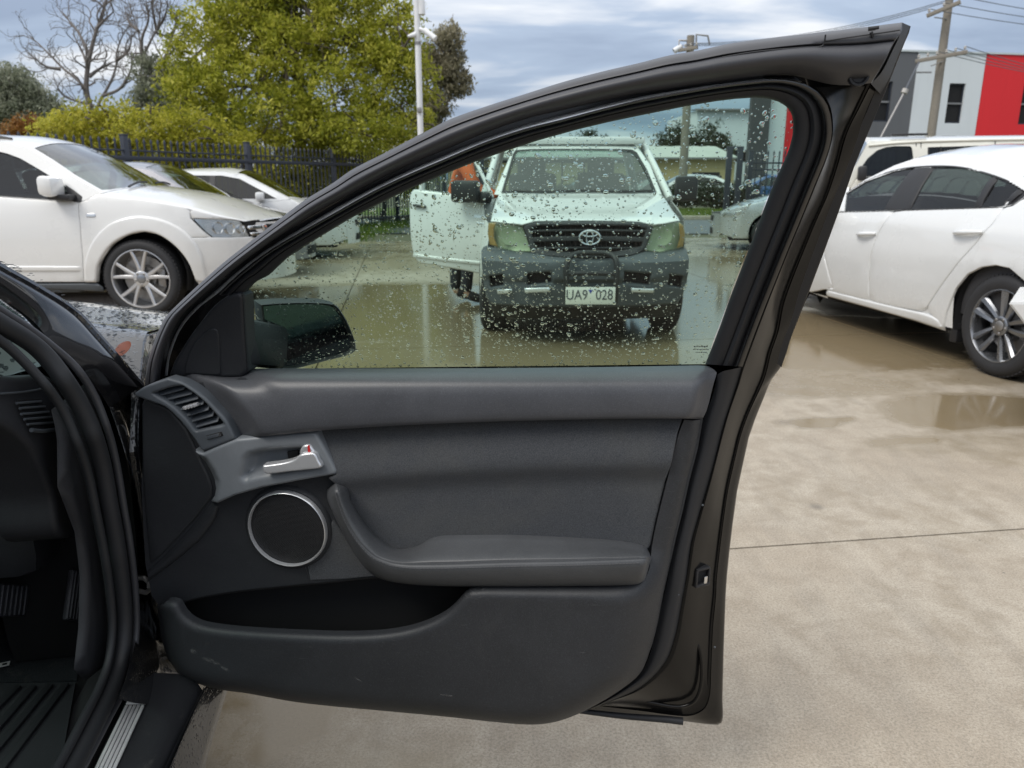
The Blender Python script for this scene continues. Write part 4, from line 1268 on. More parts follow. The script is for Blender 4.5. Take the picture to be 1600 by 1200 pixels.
    w2 = px([(1455,261),(1492,261),(1532.5,269),(1553,275.5),(1524,325),(1470,326.5),(1416,328)])
    w3 = px([(1556,276.5),(1577.5,284.5),(1595,294),(1567,322.5),(1527,324.5)])
    w4 = px([(1597,295),(1606,302),(1600,308),(1584,319.5),(1570,322)])
    cab = np.vstack([c.topline(0.50, -2.28, 40), belt[0:1] + np.array([[-0.35, -0.01]]), belt, px([(1600,308)])])
    c.side('cabin_side', cab, 'pearl_paint', holes=(w1, w2, w3, w4), edge=0, step=0.09, bstep=0.03, back=0.02)
    for i, h in enumerate((w1, w2, w3, w4)): c.side('side_glass', h, 'tinted_glass' if i < 3 else 'black_plastic', t=-0.008, edge=0)
    c.side('door_pillar', px([(1426,262),(1460,260.6),(1421,328.3),(1379,329.2)]), 'black_plastic', t=0.004)
    c.side('window_bar', px([(1549.5,274.5),(1559.5,277.5),(1531,324.6),(1520,325)]), 'black_plastic', t=0.004, edge=0.003)
    c.side('window_bar', px([(1591.5,292.5),(1601,297.5),(1574,321.2),(1563,323)]), 'black_plastic', t=0.004, edge=0.003)
    tl = [(1310,329.6),(1384,328),(1470,325.5),(1567,322)]
    c.side('belt_trim', px([(1306,331.8),(1384,329.9),(1470,327.4),(1567,324.1),(1567,322),(1470,325.3),(1384,327.8),(1310,329.6)]), 'black_plastic', t=0.005, edge=0.003)
    c.side('window_trim', np.vstack([px(catmull([(1318,304),(1352.5,282.2),(1397.5,265.3),(1438,259.2),(1492,258.9),(1533,266.8),(1578,282.6),(1604,299.5)], 6)), px(catmull([(1604,299.5),(1578,282.6),(1533,266.8),(1492,258.9),(1438,259.2),(1397.5,265.3),(1352.5,282.2),(1318,304)], 6)) + np.array([[0, -0.013]])]), 'black_plastic', t=0.005, edge=0.003)
    # handles in their cups
    for (x0, x1, y) in ((1336,1364,365.5),(1486,1530,363)):
        a, b_ = px([(x0, y + 0.6), (x1, y - 0.6)], 0.03)
        m = (a + b_) / 2
        cup = m + np.array([(math.cos(t_) * 0.085, math.sin(t_) * 0.042) for t_ in np.linspace(0, 6.283, 25)[:-1]]) + np.array([[-0.02, -0.004]])
        c.side('handle_cup', cup, 'pearl_paint', t=lambda u, z, d: 0.003 - 0.020 * sstep(d / 0.035), edge=0, step=0.015, bstep=0.012) if False else None
        for sg in (1, -1):
            P = [c.P(a[0] + (b_[0] - a[0]) * k, sg * (float(c.hw(np.array(m[0]), np.array(m[1]))) + 0.006 + 0.032 * math.sin(math.pi * min(1, max(0, k * 1.0))) ** 0.5), a[1] + (b_[1] - a[1]) * k) for k in np.linspace(0, 1, 12)]
            V, F = tube_geo(P, [0.012 + 0.006 * math.sin(math.pi * k) for k in np.linspace(0, 1, 12)], 10)
            new_obj('door_handle', V, F, 'pearl_paint', c.root)
            ring = MB(); cc = c.P(m[0], sg * (float(c.hw(np.array(m[0]), np.array(m[1]))) - 0.012), m[1])
            ring.lathe(cc, c.S.n * sg, [(0.062, 0.0145), (0.056, 0.013), (0.04, 0.006), (0.0, 0.002)], 24)
            if sg == 1: pass
    # top skins
    uh = px([(1431,246)])[0][0] - 0.05
    wl = [(-2.08, -0.93), (-2.24, -0.5), (-2.28, 0), (-2.24, 0.5), (-2.08, 0.93)]
    wu = [(-1.30, 0.88), (-1.26, 0.4), (-1.26, -0.4), (-1.30, -0.88)]
    hs = np.array(wl + wu)
    rg = np.array([(0.02, -0.82), (-0.02, 0), (0.02, 0.82), (0.60, 0.86), (0.66, 0), (0.60, -0.86)])
    c.top('windscreen', hs, 'screen_glass', t=-0.004)
    c.top('rear_screen', rg, 'tinted_glass', t=-0.004)
    c.top('roof', np.array([(-2.30, -1), (-2.38, 0), (-2.30, 1), (0.78, 1), (0.82, 0), (0.78, -1)]), 'pearl_paint', holes=(hs, rg))
    c.top('bonnet', np.array([(-2.30, 1), (-2.38, 0), (-2.30, -1), (-3.72, -1), (-3.72, 1)]), 'pearl_paint', edge=0.01, edge_h=0.008)
    c.lining(np.array([(-1.24, -0.97), (-1.24, 0.97), (0.0, 0.97), (0.0, -0.97)]), (), cab, (w1, w2, w3, w4), -2.1, 0.6, 0.35, zb)
    c.top('boot_lid', np.array([(0.78, -1), (0.82, 0), (0.78, 1), (1.10, 1), (1.10, -1)]), 'pearl_paint', edge=0.01, edge_h=0.008)
    c.end('rear_bumper', [(-1, 0.30), (1, 0.30), (1, 1.0), (-1, 1.0)], 'pearl_paint', 1.10, 1, 0.10)
    c.end('front_bumper', [(-1, 0.24), (1, 0.24), (1, 0.66), (-1, 0.66)], 'pearl_paint', -3.72, -1, 0.16)
    c.box('underbody', (-1.4, 0, 0.24), (4.4, 1.5, 0.12), 'dark_void', 0.02)
    mb = MB(); mb.box(c.P(-0.42, 0.80, 0.21), (0.07, 0.12, 0.14), [c.S.du, c.S.n, (0, 0, 1)], 0.01); mb.obj('mud_flap', 'black_plastic', c.root)
    for uu in (0.0, -2.83): c.arch(uu, 0.36, 0.40)
    c.wheel(0.0, 0.335, 0.238, 0.225, 'ten', spin=R(96), mat='dark_alloy', face_v=0.895)
    c.wheel(-2.83, 0.335, 0.238, 0.225, 'ten', spin=R(40), mat='dark_alloy', face_v=0.895)
    c.cabin(-1.75, 0.45, 0.32, -1.0, 0.66, -1, rear_u=-0.10)
    for sg in (1, -1):
        mb = MB(); mb.box(c.P(-1.98, sg * 0.99, 1.0), (0.13, 0.22, 0.13), [c.S.du, c.S.n, (0, 0, 1)], 0.045); mb.obj('door_mirror', 'pearl_paint', c.root)
    # emblem ring in the wheel centre is part of the wheel
    return c
SUV = white_suv()
SEDAN = white_sedan()
# ------------------------------------------------------------------ simpler cars farther off, all from one profile
def plain_car(name, label, O, du, paint, group=None, scale=1.0, glass='car_glass', roof=1.43, cowl=-0.15, hatch=False, wheel='five', cat='car', rimmat='alloy'):
    """u = 0 at the front wheel, the nose towards +u"""
    n = np.array([du[1], -du[0]]) / math.hypot(*du)
    c = Car(name, label, (O[0] - n[0] * 0.88, O[1] - n[1] * 0.88), du, [0.15, 0.30, 0.55, 0.80, 0.95, 1.40], [0.82, 0.86, 0.88, 0.885, 0.86, 0.60],
            ((-3.55, 0.6, 0.28), (0.86, 0.6, 0.38)), group, cat, -1.3)
    cw = cowl
    E = [(0.86, 0.64), (0.6, 0.76), (0.2, 0.86), (cw, 0.96), (cw - 0.70, roof - 0.12), (cw - 1.0, roof - 0.065), (cw - 1.5, roof - 0.055), (-2.35, roof - 0.12)]
    E += [(-3.1, roof - 0.35), (-3.45, 0.95), (-3.55, 0.85)] if hatch else [(-2.95, 1.06), (-3.1, 1.0), (-3.45, 0.96), (-3.55, 0.86)]
    c.edge(E, [(-3.55, 0.0), (-3.2, 0.04), (-2.4, 0.06), (-1.5, 0.055), (cw - 0.5, 0.09), (cw, 0.06), (0.4, 0.05), (0.86, 0.0)])
    zb = 0.93
    w1 = np.array([(cw - 0.18, zb + 0.02), (cw - 0.75, roof - 0.17), (cw - 1.02, roof - 0.12), (cw - 1.12, roof - 0.12), (cw - 1.12, zb + 0.02)])
    w2 = np.array([(cw - 1.20, zb + 0.02), (cw - 1.20, roof - 0.12), (cw - 1.5, roof - 0.115), (-2.25, roof - 0.19), (-2.62, zb + 0.12), (-2.5, zb + 0.03)])
    xs = cw - 1.16
    c.side('front_door', np.array([(-0.42, 0.88), (-0.46, 0.6), (-0.44, 0.30), (xs, 0.30), (xs, zb - 0.01), (cw - 0.1, zb - 0.02)]), paint)
    c.side('rear_door', np.array([(xs, 0.30), (-2.05, 0.30), (-2.18, 0.5), (-2.40, 0.72), (-2.5, zb), (xs, zb - 0.01)]), paint)
    c.side('front_wing', np.vstack([c.topline(cw + 0.02, 0.86, 10), [(0.86, 0.30), (0.6, 0.22)], arc_pts(0, 0.32, 0.365, -15, 195, 16), [(-0.44, 0.30), (-0.46, 0.6), (-0.42, 0.88)]]), paint)
    c.side('rear_quarter', np.vstack([[(-2.5, zb)], [(-2.40, 0.72), (-2.18, 0.5), (-2.05, 0.30)], arc_pts(-2.60, 0.32, 0.365, -8, 195, 16)[::1], [(-3.3, 0.25), (-3.55, 0.35), (-3.55, zb)]])[::1], paint)
    c.side('cabin_side', np.vstack([c.topline(cw + 0.02, -3.55, 30), [(-3.55, zb), (-2.5, zb), (xs, zb - 0.01), (cw - 0.1, zb - 0.02), (-0.42, 0.88)]]), paint, holes=(w1, w2), edge=0)
    for h in (w1, w2): c.side('side_glass', h, glass, t=-0.01, edge=0)
    c.side('door_pillar', np.array([(cw - 1.12, zb + 0.02), (cw - 1.12, roof - 0.12), (cw - 1.20, roof - 0.12), (cw - 1.20, zb + 0.02)]), 'black_plastic', t=0.003, edge=0)
    c.side('sill', np.array([(-0.42, 0.30), (-2.08, 0.30), (-2.15, 0.20), (-0.36, 0.20)]), paint, t=0.008, edge=0.02)
    hs = np.array([(cw - 0.02, -0.92), (cw + 0.12, -0.4), (cw + 0.12, 0.4), (cw - 0.02, 0.92), (cw - 0.80, 0.88), (cw - 0.74, 0), (cw - 0.80, -0.88)])
    r0 = -2.45
    rs = np.array([(r0, -0.82), (r0 + 0.03, 0), (r0, 0.82), (-2.98, 0.88), (-3.02, 0), (-2.98, -0.88)])
    cowl_ = [(cw + 0.02, -1), (cw + 0.16, -0.4), (cw + 0.16, 0.4), (cw + 0.02, 1)]
    c.top('windscreen', hs, 'screen_glass', t=-0.004)
    c.top('rear_screen', rs, 'tinted_glass', t=-0.004)
    c.top('roof', np.vstack([cowl_, [(-3.06, 1), (-3.10, 0), (-3.06, -1)]]), paint, holes=(hs, rs))
    c.lining(np.array([(cw - 0.72, -0.97), (cw - 0.72, 0.97), (-2.46, 0.97), (-2.46, -0.97)]), (), np.vstack([c.topline(cw - 0.1, -3.0, 24), [(-3.0, zb), (xs, zb - 0.01), (cw - 0.1, zb - 0.02)]]), (w1, w2), cw - 0.1, -2.9, 0.3, zb)
    c.top('bonnet', np.vstack([cowl_[::-1], [(0.86, -1), (0.86, 1)]]), paint, edge=0.01, edge_h=0.008)
    c.top('boot_lid', np.array([(-3.06, -1), (-3.10, 0), (-3.06, 1), (-3.55, 1), (-3.55, -1)]), paint)
    c.end('front_bumper', [(-1, 0.22), (1, 0.22), (1, 0.64), (-1, 0.64)], paint, 0.86, 1, 0.16)
    c.end('grille', [(-0.55, 0.50), (0.55, 0.50), (0.62, 0.60), (-0.62, 0.60)], 'black_plastic', 0.86, 1, 0.16, t=0.006)
    c.end('lower_grille', [(-0.6, 0.27), (0.6, 0.27), (0.55, 0.38), (-0.55, 0.38)], 'dark_void', 0.86, 1, 0.16, t=0.006)
    c.end('tail', [(-1, 0.24), (1, 0.24), (1, 0.86), (-1, 0.86)], paint, -3.55, -1, 0.12)
    c.side('headlight', np.array([(0.84, 0.58), (0.80, 0.66), (0.48, 0.72), (0.56, 0.60)]), 'reflector', t=0.004, edge=0.008)
    c.box('underbody', (-1.3, 0, 0.24), (4.0, 1.4, 0.12), 'dark_void', 0.02)
    for uu in (0.0, -2.60): c.arch(uu, 0.33, 0.38); c.wheel(uu, 0.315, 0.215, 0.2, wheel, spin=0.3, mat=rimmat)
    c.cabin(cw - 0.15, -2.9, 0.30, -1.05 + cw * 0.5, 0.62, 1, rear_u=-2.1)
    for sg in (1, -1):
        mb = MB(); mb.box(c.P(cw - 0.42, sg * 0.93, 0.99), (0.12, 0.20, 0.13), [c.S.du, c.S.n, (0, 0, 1)], 0.04); mb.obj('door_mirror', paint, c.root)
        mb = MB(); mb.box(c.P(-1.05, sg * 0.90, 0.82), (0.18, 0.04, 0.03), [c.S.du, c.S.n, (0, 0, 1)], 0.012); mb.obj('door_handle', paint, c.root)
    return c
grp = 'cars parked in the yard'
plain_car('parked_sedan', 'silver white sedan with chrome mirrors and open window, parked nearest the black fence', (-3.50, 12.3), (0.992, 0.12), 'silver_white' if False else 'pearl_paint', grp, cowl=0.02, roof=1.42)
plain_car('parked_hatchback', 'grey hatchback mostly hidden behind the white SUV, windscreen showing', (-3.68, 9.8), (0.995, 0.08), 'grey_paint', grp, cowl=-0.12, roof=1.47, hatch=True)
plain_car('parked_coupe', 'silver car nosing in beside the gate posts, seen through the glass', (4.95, 15.4), (-0.97, 0.24), 'silver_paint', grp, roof=1.30)
# cars beyond the street, behind the hedge
plain_car('street_car', 'white car parked across the street behind the hedge', (6.3, 35.0), (-1, 0.0), 'white_paint', 'cars parked across the street')
plain_car('street_car', 'blue car parked across the street beside the gate posts', (9.6, 34.2), (-1, 0.05), 'blue_paint', 'cars parked across the street', hatch=True)
plain_car('street_car', 'grey car across the street behind the ute mirror', (2.4, 35.6), (-1, 0.0), 'grey_paint', 'cars parked across the street')

# ------------------------------------------------------------------ cream van behind the white sedan
def van():
    du = (0.95, -0.30)
    n = np.array([du[1], -du[0]]); n = n / np.linalg.norm(n)
    O = (6.3 - n[0] * 0.86, 11.9 - n[1] * 0.86)
    c = Car('parked_van', 'cream panel van with long side window parked behind the white sedan', O, du, [0.2, 0.4, 0.9, 1.15, 1.75, 1.9], [0.80, 0.85, 0.86, 0.85, 0.77, 0.70], ((-1.75, 0.5, 0.15), (2.9, 0.4, 0.08)), grp, 'van', 0.5)
    px = c.pix
    tp = px([(1357,227),(1440,220.5),(1600,217)])
    zt = float(tp[:, 1].mean()) + 0.02
    E = [(-1.75, 0.95), (-1.62, 1.02), (-1.35, 1.20), (px([(1341,240)])[0][0] - 0.02, 1.45), (px([(1357,227)])[0][0], zt), (0.0, zt + 0.01), (2.85, zt), (2.9, zt - 0.1)]
    E = sorted(E)
    c.edge(E, [(-1.75, 0.0), (-1.3, 0.06), (-0.9, 0.09), (0, 0.085), (2.6, 0.08), (2.9, 0.02)])
    w1 = px([(1348,258),(1356,247),(1371,234.5),(1384,230),(1398,228.2),(1422,228.3),(1425,231),(1427,246),(1427,275),(1346,276)])
    w2 = px([(1449.5,230),(1500,228.5),(1546,227),(1549,229),(1550.5,241),(1550.5,262),(1449,265)])
    u0, u1, u2 = px([(1432,240)])[0][0], px([(1440,240)])[0][0], px([(1557,240)])[0][0]
    low = 0.35
    belt = w1[:, 1].min() - 0.02
    c.side('cab_door', np.array([(u0, low), (u0, belt), (w1[:, 0].min() - 0.06, belt), (-1.25, 0.9), (-1.25, low)]), 'cream_paint')
    c.side('load_side', np.array([(u0 + 0.01, low), (2.9, low), (2.9, belt), (u0 + 0.01, belt)]), 'cream_paint')
    c.side('front_corner', np.array([(-1.25, low), (-1.25, 0.9), (w1[:, 0].min() - 0.06, belt), (-1.52, 1.1), (-1.75, 0.95), (-1.75, low)]), 'cream_paint')
    c.side('upper_side', np.vstack([c.topline(-1.5, 2.9, 30), [(2.9, belt), (u0, belt), (w1[:, 0].min() - 0.06, belt)]]), 'cream_paint', holes=(w1, w2), edge=0, bstep=0.03)
    for h in (w1, w2):
        c.side('side_glass', h, 'tinted_glass', t=-0.015, edge=0)
        c.side('window_rubber', h, 'black_plastic', t=0.005, edge=0.004, holes=(h.mean(0) + (h - h.mean(0)) * 0.955,), bstep=0.03)
    for x in (1470, 1490, 1507, 1528):
        q = px([(x, 229), (x, 262)]); P = c.S.P(q[:, 0], q[:, 1], -0.004); tube('window_bar', P, 0.012, 'black_plastic', c.root, 6)
    for x in (1431.5, 1439, 1555):
        q = px([(x, 221), (x - 1, 280)]); P = c.S.P(q[:, 0], q[:, 1], 0.002); tube('panel_seam', P, 0.007, 'black_plastic', c.root, 6)
    q = px(round_poly([(1560,226),(1600,225),(1640,224),(1640,250),(1560,252)], 3)); c.side('pressed_panel', q, 'cream_paint', t=-0.0 + 0.012, edge=0.02)
    q = px([(1357,227.5),(1400,223.5),(1440,221),(1520,219),(1600,217.6),(1680,216)]); tube('drip_rail', c.S.P(q[:, 0], q[:, 1], 0.012), 0.016, 'cream_paint', c.root, 8)
    c.top('roof', np.array([(-0.95, -1), (-0.95, 1), (2.9, 1), (2.9, -1)]), 'cream_paint')
    c.top('windscreen', np.array([(-1.42, -0.95), (-1.42, 0.95), (-0.95, 0.95), (-0.95, -0.95)]), 'screen_glass', t=0.004)
    c.top('nose', np.array([(-1.75, -1), (-1.75, 1), (-0.95, 1), (-0.95, -1)]), 'cream_paint', holes=(np.array([(-1.42, -0.95), (-1.42, 0.95), (-0.96, 0.95), (-0.96, -0.95)]),))
    c.end('front_panel', [(-1, 0.3), (1, 0.3), (1, 0.95), (-1, 0.95)], 'cream_paint', -1.75, -1, 0.08)
    c.end('rear_door', [(-1, 0.3), (1, 0.3), (1, zt), (-1, zt)], 'cream_paint', 2.9, 1, 0.04)
    q = px([(1347, 271)])[0]
    mb = MB(); mb.box(c.P(q[0] - 0.02, 0.86 + 0.14, q[1]), (0.12, 0.20, 0.22), [c.S.du, c.S.n, (0, 0, 1)], 0.05); mb.box(c.P(q[0] + 0.08, 0.86, q[1] - 0.08), (0.16, 0.16, 0.05), [c.S.du, c.S.n, (0, 0, 1)], 0.02); mb.obj('door_mirror', 'black_plastic', c.root)
    # phone number lettered on the flank, read through the sedan's windows
    q = px([(1353, 309)])[0]
    p0 = c.P(q[0] + 0.05, float(c.hw(np.array(q[0]), np.array(q[1]))) + 0.012, q[1])
    text_mesh('side_lettering', '00 3807', 0.21, 'dark_void', c.root, p0, c.S.du * 1.05, (0, 0, 1), 0.001)
    for uu in (-0.9, 1.7): c.arch(uu, 0.33, 0.37); c.wheel(uu, 0.32, 0.19, 0.19, 'steel', mat='steel')
    c.box('underbody', (0.5, 0, 0.35), (4.4, 1.5, 0.12), 'dark_void', 0.02)
    c.cabin(-1.15, 0.2, 0.6, -0.3, 1.0, -1)
    mb = MB()
    mb.box(c.P(-0.35, 0.55, zt + 0.10), (0.5, 0.10, 0.03), [c.S.du, c.S.n, (0, 0, 1)], 0.01); mb.obj('roof_vent', 'black_plastic', c.root)
van()

# ------------------------------------------------------------------ pointed white panel at the right edge
wp = thing('white_trailer', 'pointed white corner of a low trailer jutting in beside the dark alloy wheel', 'trailer', (2.75, 3.6, 0))
tip = at_y(1575, 473, 3.62); b0 = at_y(1601, 507, 3.62)
dz = np.array([0.40, 0.55, 0.0])
P = [tip, tip + np.array([1.3, -0.05, 0.02]), tip + np.array([1.3, -0.05, -0.40]), b0 + np.array([0.22, -0.01, -0.26]), b0]
V = P + [p + dz for p in P]
mb = MB(); mb.add(V, [(0, 4, 3, 2, 1), (5, 6, 7, 8, 9), (0, 1, 6, 5), (1, 2, 7, 6), (2, 3, 8, 7), (3, 4, 9, 8), (4, 0, 5, 9)])
o = mb.obj('panel_body', 'white_paint', wp, False)
bm = bmesh.new(); bm.from_mesh(o.data); bmesh.ops.bevel(bm, geom=bm.edges[:], offset=0.008, segments=2, affect='EDGES'); bm.to_mesh(o.data); bm.free()
make_wheel(wp, np.array([tip[0] + 0.95, tip[1] - 0.02, 0.28]), (0, -1, 0), 0.28, 0.17, 0.18, 'steel', mat='steel')
make_wheel(wp, np.array([tip[0] + 1.35, tip[1] + 0.62, 0.28]), (0, 1, 0), 0.28, 0.17, 0.18, 'steel', mat='steel')
tube('axle', [np.array([tip[0] + 0.97, tip[1] + 0.05, 0.28]), np.array([tip[0] + 1.33, tip[1] + 0.58, 0.28])], 0.03, 'steel', wp, 8)

# ------------------------------------------------------------------ fences
M['fence_steel'] = mat_simple('fence_steel', (0.022, 0.027, 0.040), 0.42, 0.0, var=0.2, nscale=12)
def picket_mesh(h, r=0.0125):
    mb = MB()
    mb.box((0, 0, h * 0.5 - 0.03), (2 * r, 2 * r, h - 0.06))
    mb.add([(-r * 1.5, -r * 1.5, h - 0.06), (r * 1.5, -r * 1.5, h - 0.06), (r * 1.5, r * 1.5, h - 0.06), (-r * 1.5, r * 1.5, h - 0.06), (-r*1.2, -r*1.2, h - 0.02), (r*1.2, -r*1.2, h - 0.02), (r*1.2, r*1.2, h - 0.02), (-r*1.2, r*1.2, h - 0.02), (0, 0, h + 0.02)],
           [(0, 1, 5, 4), (1, 2, 6, 5), (2, 3, 7, 6), (3, 0, 4, 7), (4, 5, 8), (5, 6, 8), (6, 7, 8), (7, 4, 8), (3, 2, 1, 0)])
    me = bpy.data.meshes.new('picket')
    me.from_pydata([tuple(v) for v in mb.V], [], mb.F); me.materials.append(M['fence_steel'])
    return me
def fence(name, label, A, d, s0, s1, posts, sp, h, rails, ph):
    d = np.array([d[0], d[1], 0.0]); d /= np.linalg.norm(d); n_ = np.array([d[1], -d[0], 0])
    A = np.array([A[0], A[1], 0.0])
    rt = thing(name, label, 'fence', A + d * (s0 + s1) / 2)
    ax = [d, n_, (0, 0, 1)]
    me = picket_mesh(h - 0.02)
    s = s0; first = True
    while s <= s1:
        if all(abs(s - p) > 0.06 for p in posts):
            o = bpy.data.objects.new('picket', me); COL.objects.link(o); o.parent = rt
            o.matrix_parent_inverse = Matrix.Translation(rt.location).inverted()
            p = A + d * s; o.location = (p[0], p[1], 0.02); o.rotation_euler = (0, 0, math.atan2(d[1], d[0]))
        s += sp
    for z, th, off in rails:
        mb = MB(); mb.box(A + d * (s0 + s1) / 2 + n_ * off + np.array([0, 0, z]), (s1 - s0, 0.04 if off == 0 else 0.05, th), ax, 0.004); mb.obj('rail', 'fence_steel', rt)
    for p in posts:
        mb = MB(); mb.box(A + d * p + np.array([0, 0, ph / 2]), (0.10, 0.10, ph), ax, 0.006); mb.box(A + d * p + np.array([0, 0, ph + 0.01]), (0.115, 0.115, 0.025), ax, 0.008); mb.obj('post', 'fence_steel', rt)
fence('picket_fence', 'black spear-top steel fence running behind the parked cars under the trees', (-6.75, 14.0), (1.14, 3.0), -5.0, 16.5, [-3.2, 0.0, 3.2, 6.4, 9.6, 12.8, 16.0], 0.16, 1.93, ((1.60, 0.075, 0.05), (1.73, 0.03, 0), (0.18, 0.04, 0)), 1.98)
fence('boundary_fence', 'black spear-top steel fence in front of the white and red warehouse', (5.85, 19.6), (1.0, 0.02), 0.0, 9.0, [0.0, 2.8, 5.6, 8.4], 0.14, 1.90, ((1.62, 0.04, 0), (1.46, 0.04, 0), (0.85, 0.04, 0), (0.16, 0.04, 0)), 1.9)
g0 = on_ground(1126, 361); 
gp = thing('gate_post', 'black steel sliding gate posts standing at the end of the warehouse fence', 'gate post', (5.35, 19.5, 0))
for k, x in enumerate((5.24, 5.50)):
    mb = MB(); mb.box((x, 19.3, 1.0), (0.13, 0.10, 2.0), None, 0.006); mb.obj('post', 'fence_steel', gp)
mb = MB(); mb.box((5.37, 19.3, 1.97), (0.40, 0.08, 0.06), None, 0.006); mb.obj('top_bar', 'fence_steel', gp)

# ------------------------------------------------------------------ poles and wires
M['white_steel'] = mat_simple('white_steel', (0.72, 0.73, 0.74), 0.45, var=0.06)
M['weathered_wood'] = mat_simple('weathered_wood', (0.24, 0.215, 0.18), 0.85, var=0.3, nscale=20, bump=0.4, bscale=60, bdist=0.01)
M['wire'] = mat_simple('wire', (0.10, 0.11, 0.13), 0.6)
M['ceramic'] = mat_simple('ceramic', (0.45, 0.43, 0.40), 0.35)
pb = at_y(657, 205, 16.0)
cp = thing('camera_pole', 'slim white steel pole carrying two white security cameras before the big tree', 'pole', (pb[0], 16.0, 0))
tube('pole', [(pb[0], 16, 0), (pb[0], 16, 4.55)], 0.058, 'white_steel', cp, 14)
mb = MB(); mb.tube([(pb[0] + 0.09, 16, 4.28), (pb[0] + 0.09, 16, 4.50), (pb[0] + 0.06, 16, 4.55)], 0.07, 12); mb.obj('housing', 'white_steel', cp)
mb = MB(); mb.tube([(pb[0] + 0.05, 15.95, 4.02), (pb[0] + 0.16, 15.9, 3.98)], 0.035, 10); mb.tube([(pb[0] + 0.14, 15.9, 3.99), (pb[0] + 0.36, 15.8, 3.82)], 0.055, 12); mb.obj('camera', 'white_steel', cp)
mb = MB(); mb.tube([(pb[0] - 0.04, 15.95, 3.92), (pb[0] - 0.18, 15.9, 3.88)], [0.055, 0.02], 10); mb.obj('camera', 'white_steel', cp)
mb = MB(); mb.box((pb[0], 15.93, 2.55), (0.09, 0.05, 0.10), None, 0.01); mb.obj('junction_box', 'steel', cp)
tube('clamp', [(pb[0], 16, 3.74), (pb[0], 16, 3.80)], 0.064, 'steel', cp, 14)

def vline(px_, py_, Y): return at_y(px_, py_, Y)
YP = 28.0
pt = vline(1483, 2, YP)
up = thing('utility_pole', 'weathered timber power pole with two crossarms standing behind the cream van', 'power pole', (pt[0], YP, 0))
tube('pole', [(pt[0], YP, 0), (pt[0], YP, 5.0), (pt[0], YP, pt[2] + 0.1)], [0.15, 0.14, 0.125], 'weathered_wood', up, 14)
def crossarm(p0, p1, Y, parent, n=4, r=0.07):
    a, b_ = vline(*p0, Y), vline(*p1, Y - 0.6)
    ax = b_ - a; L = np.linalg.norm(ax); ax /= L
    sd = np.cross(ax, (0, 0, 1.0)); sd /= np.linalg.norm(sd)
    mb = MB(); mb.box((a + b_) / 2, (L, 0.10, 0.12), [ax, sd, np.cross(sd, ax)], 0.01); mb.obj('crossarm', 'weathered_wood', parent)
    tops = []
    for k in range(n):
        q = a + (b_ - a) * (0.06 + 0.88 * k / (n - 1))
        mb = MB(); mb.tube([q, q + np.array([0, 0, 0.12])], 0.012, 6); mb.lathe(q + np.array([0, 0, 0.10]), (0, 0, 1), [(0.03, 0.0), (0.05, 0.02), (0.03, 0.05), (0.045, 0.07), (0.0, 0.11)], 10); mb.obj('insulator', 'ceramic', parent)
        tops.append(q + np.array([0, 0, 0.19]))
    return tops
t1 = crossarm((1448, 25), (1501, 3), YP - 0.2, up, 3)
t2 = crossarm((1430, 96), (1512, 81), YP - 0.2, up, 6)
for a, b_ in (((1460,27),(1481,30)), ((1455,103),(1478,94))): tube('brace', [vline(*a, YP - 0.2), vline(*b_, YP - 0.1)], 0.02, 'steel', up, 6)
mb = MB(); mb.box(vline(1444, 113, YP - 0.3), (0.5, 0.05, 0.05), None, 0.01); mb.obj('bracket', 'steel', up)
# second pole seen through the window
Y2 = 33.0
q2 = vline(1081, 62, Y2)
p2 = thing('street_pole', 'grey street power pole with pipe brackets beyond the grass strip', 'power pole', (q2[0] - 0.05, Y2, 0))
tube('pole', [(q2[0] - 0.05, Y2, 0), (q2[0] - 0.05, Y2, q2[2] + 0.15)], [0.19, 0.15], 'weathered_wood', p2, 12)
s1 = crossarm((1060, 79), (1090, 74), Y2, p2, 4)
tube('bracket', [vline(1061, 78, Y2), vline(1061, 63, Y2), vline(1083, 64, Y2)], 0.04, 'steel', p2, 6)
tube('bracket', [vline(1088, 76, Y2), vline(1088, 54, Y2), vline(1106, 56, Y2), vline(1109, 70, Y2)], 0.04, 'steel', p2, 6)
mb = MB(); mb.lathe(vline(1053, 80, Y2), (1, 0, 0.6), [(0.12, 0), (0.1, 0.35), (0.0, 0.4)], 10); mb.obj('lamp', 'white_steel', p2)
def sag(a, b_, s_, n=20):
    k = np.linspace(0, 1, n)[:, None]
    P = a + (b_ - a) * k
    P[:, 2] -= s_ * 4 * (k[:, 0] * (1 - k[:, 0]))
    return P
k_ = 0
def wire(a, b_, s_, lab):
    o = tube('power_line', sag(np.asarray(a), np.asarray(b_), s_), 0.013, 'wire', None, 5)
    tag(o, lab, 'power line', 'overhead power lines')
for i in range(3):
    which = ('outermost', 'middle', 'innermost')[i]
    wire(s1[i], t1[i], 0.35, which + ' of three thin power lines strung from the street pole to the timber pole')
    wire(t1[i], t1[i] + np.array([14.0, 1.0, -0.55 - 0.1 * i]), 0.4, which + ' of three thin power lines leaving the timber pole towards the right')
for i in range(4):
    wire(t2[i + 2] if i + 2 < 6 else t2[-1], t2[i + 1] + np.array([13.0, 6.0, -0.3 - 0.12 * i]), 0.3, ('topmost', 'second', 'third', 'lowest')[i] + ' of the low overhead cables crossing in front of the red warehouse wall')
gw = thing('guy_wire', 'slanting grey stay cable with white insulator in front of the grey wall', 'cable', vline(1376, 215, YP - 1))
tube('cable', [vline(1436, 97, YP - 0.3), vline(1414, 142, YP - 0.7), vline(1376, 215, YP - 1.2), vline(1350, 264, YP - 1.5)], 0.03, 'wire', gw, 6)
tube('guard', [vline(1414, 142, YP - 0.75), vline(1376, 215, YP - 1.25)], 0.033, 'steel', gw, 8)
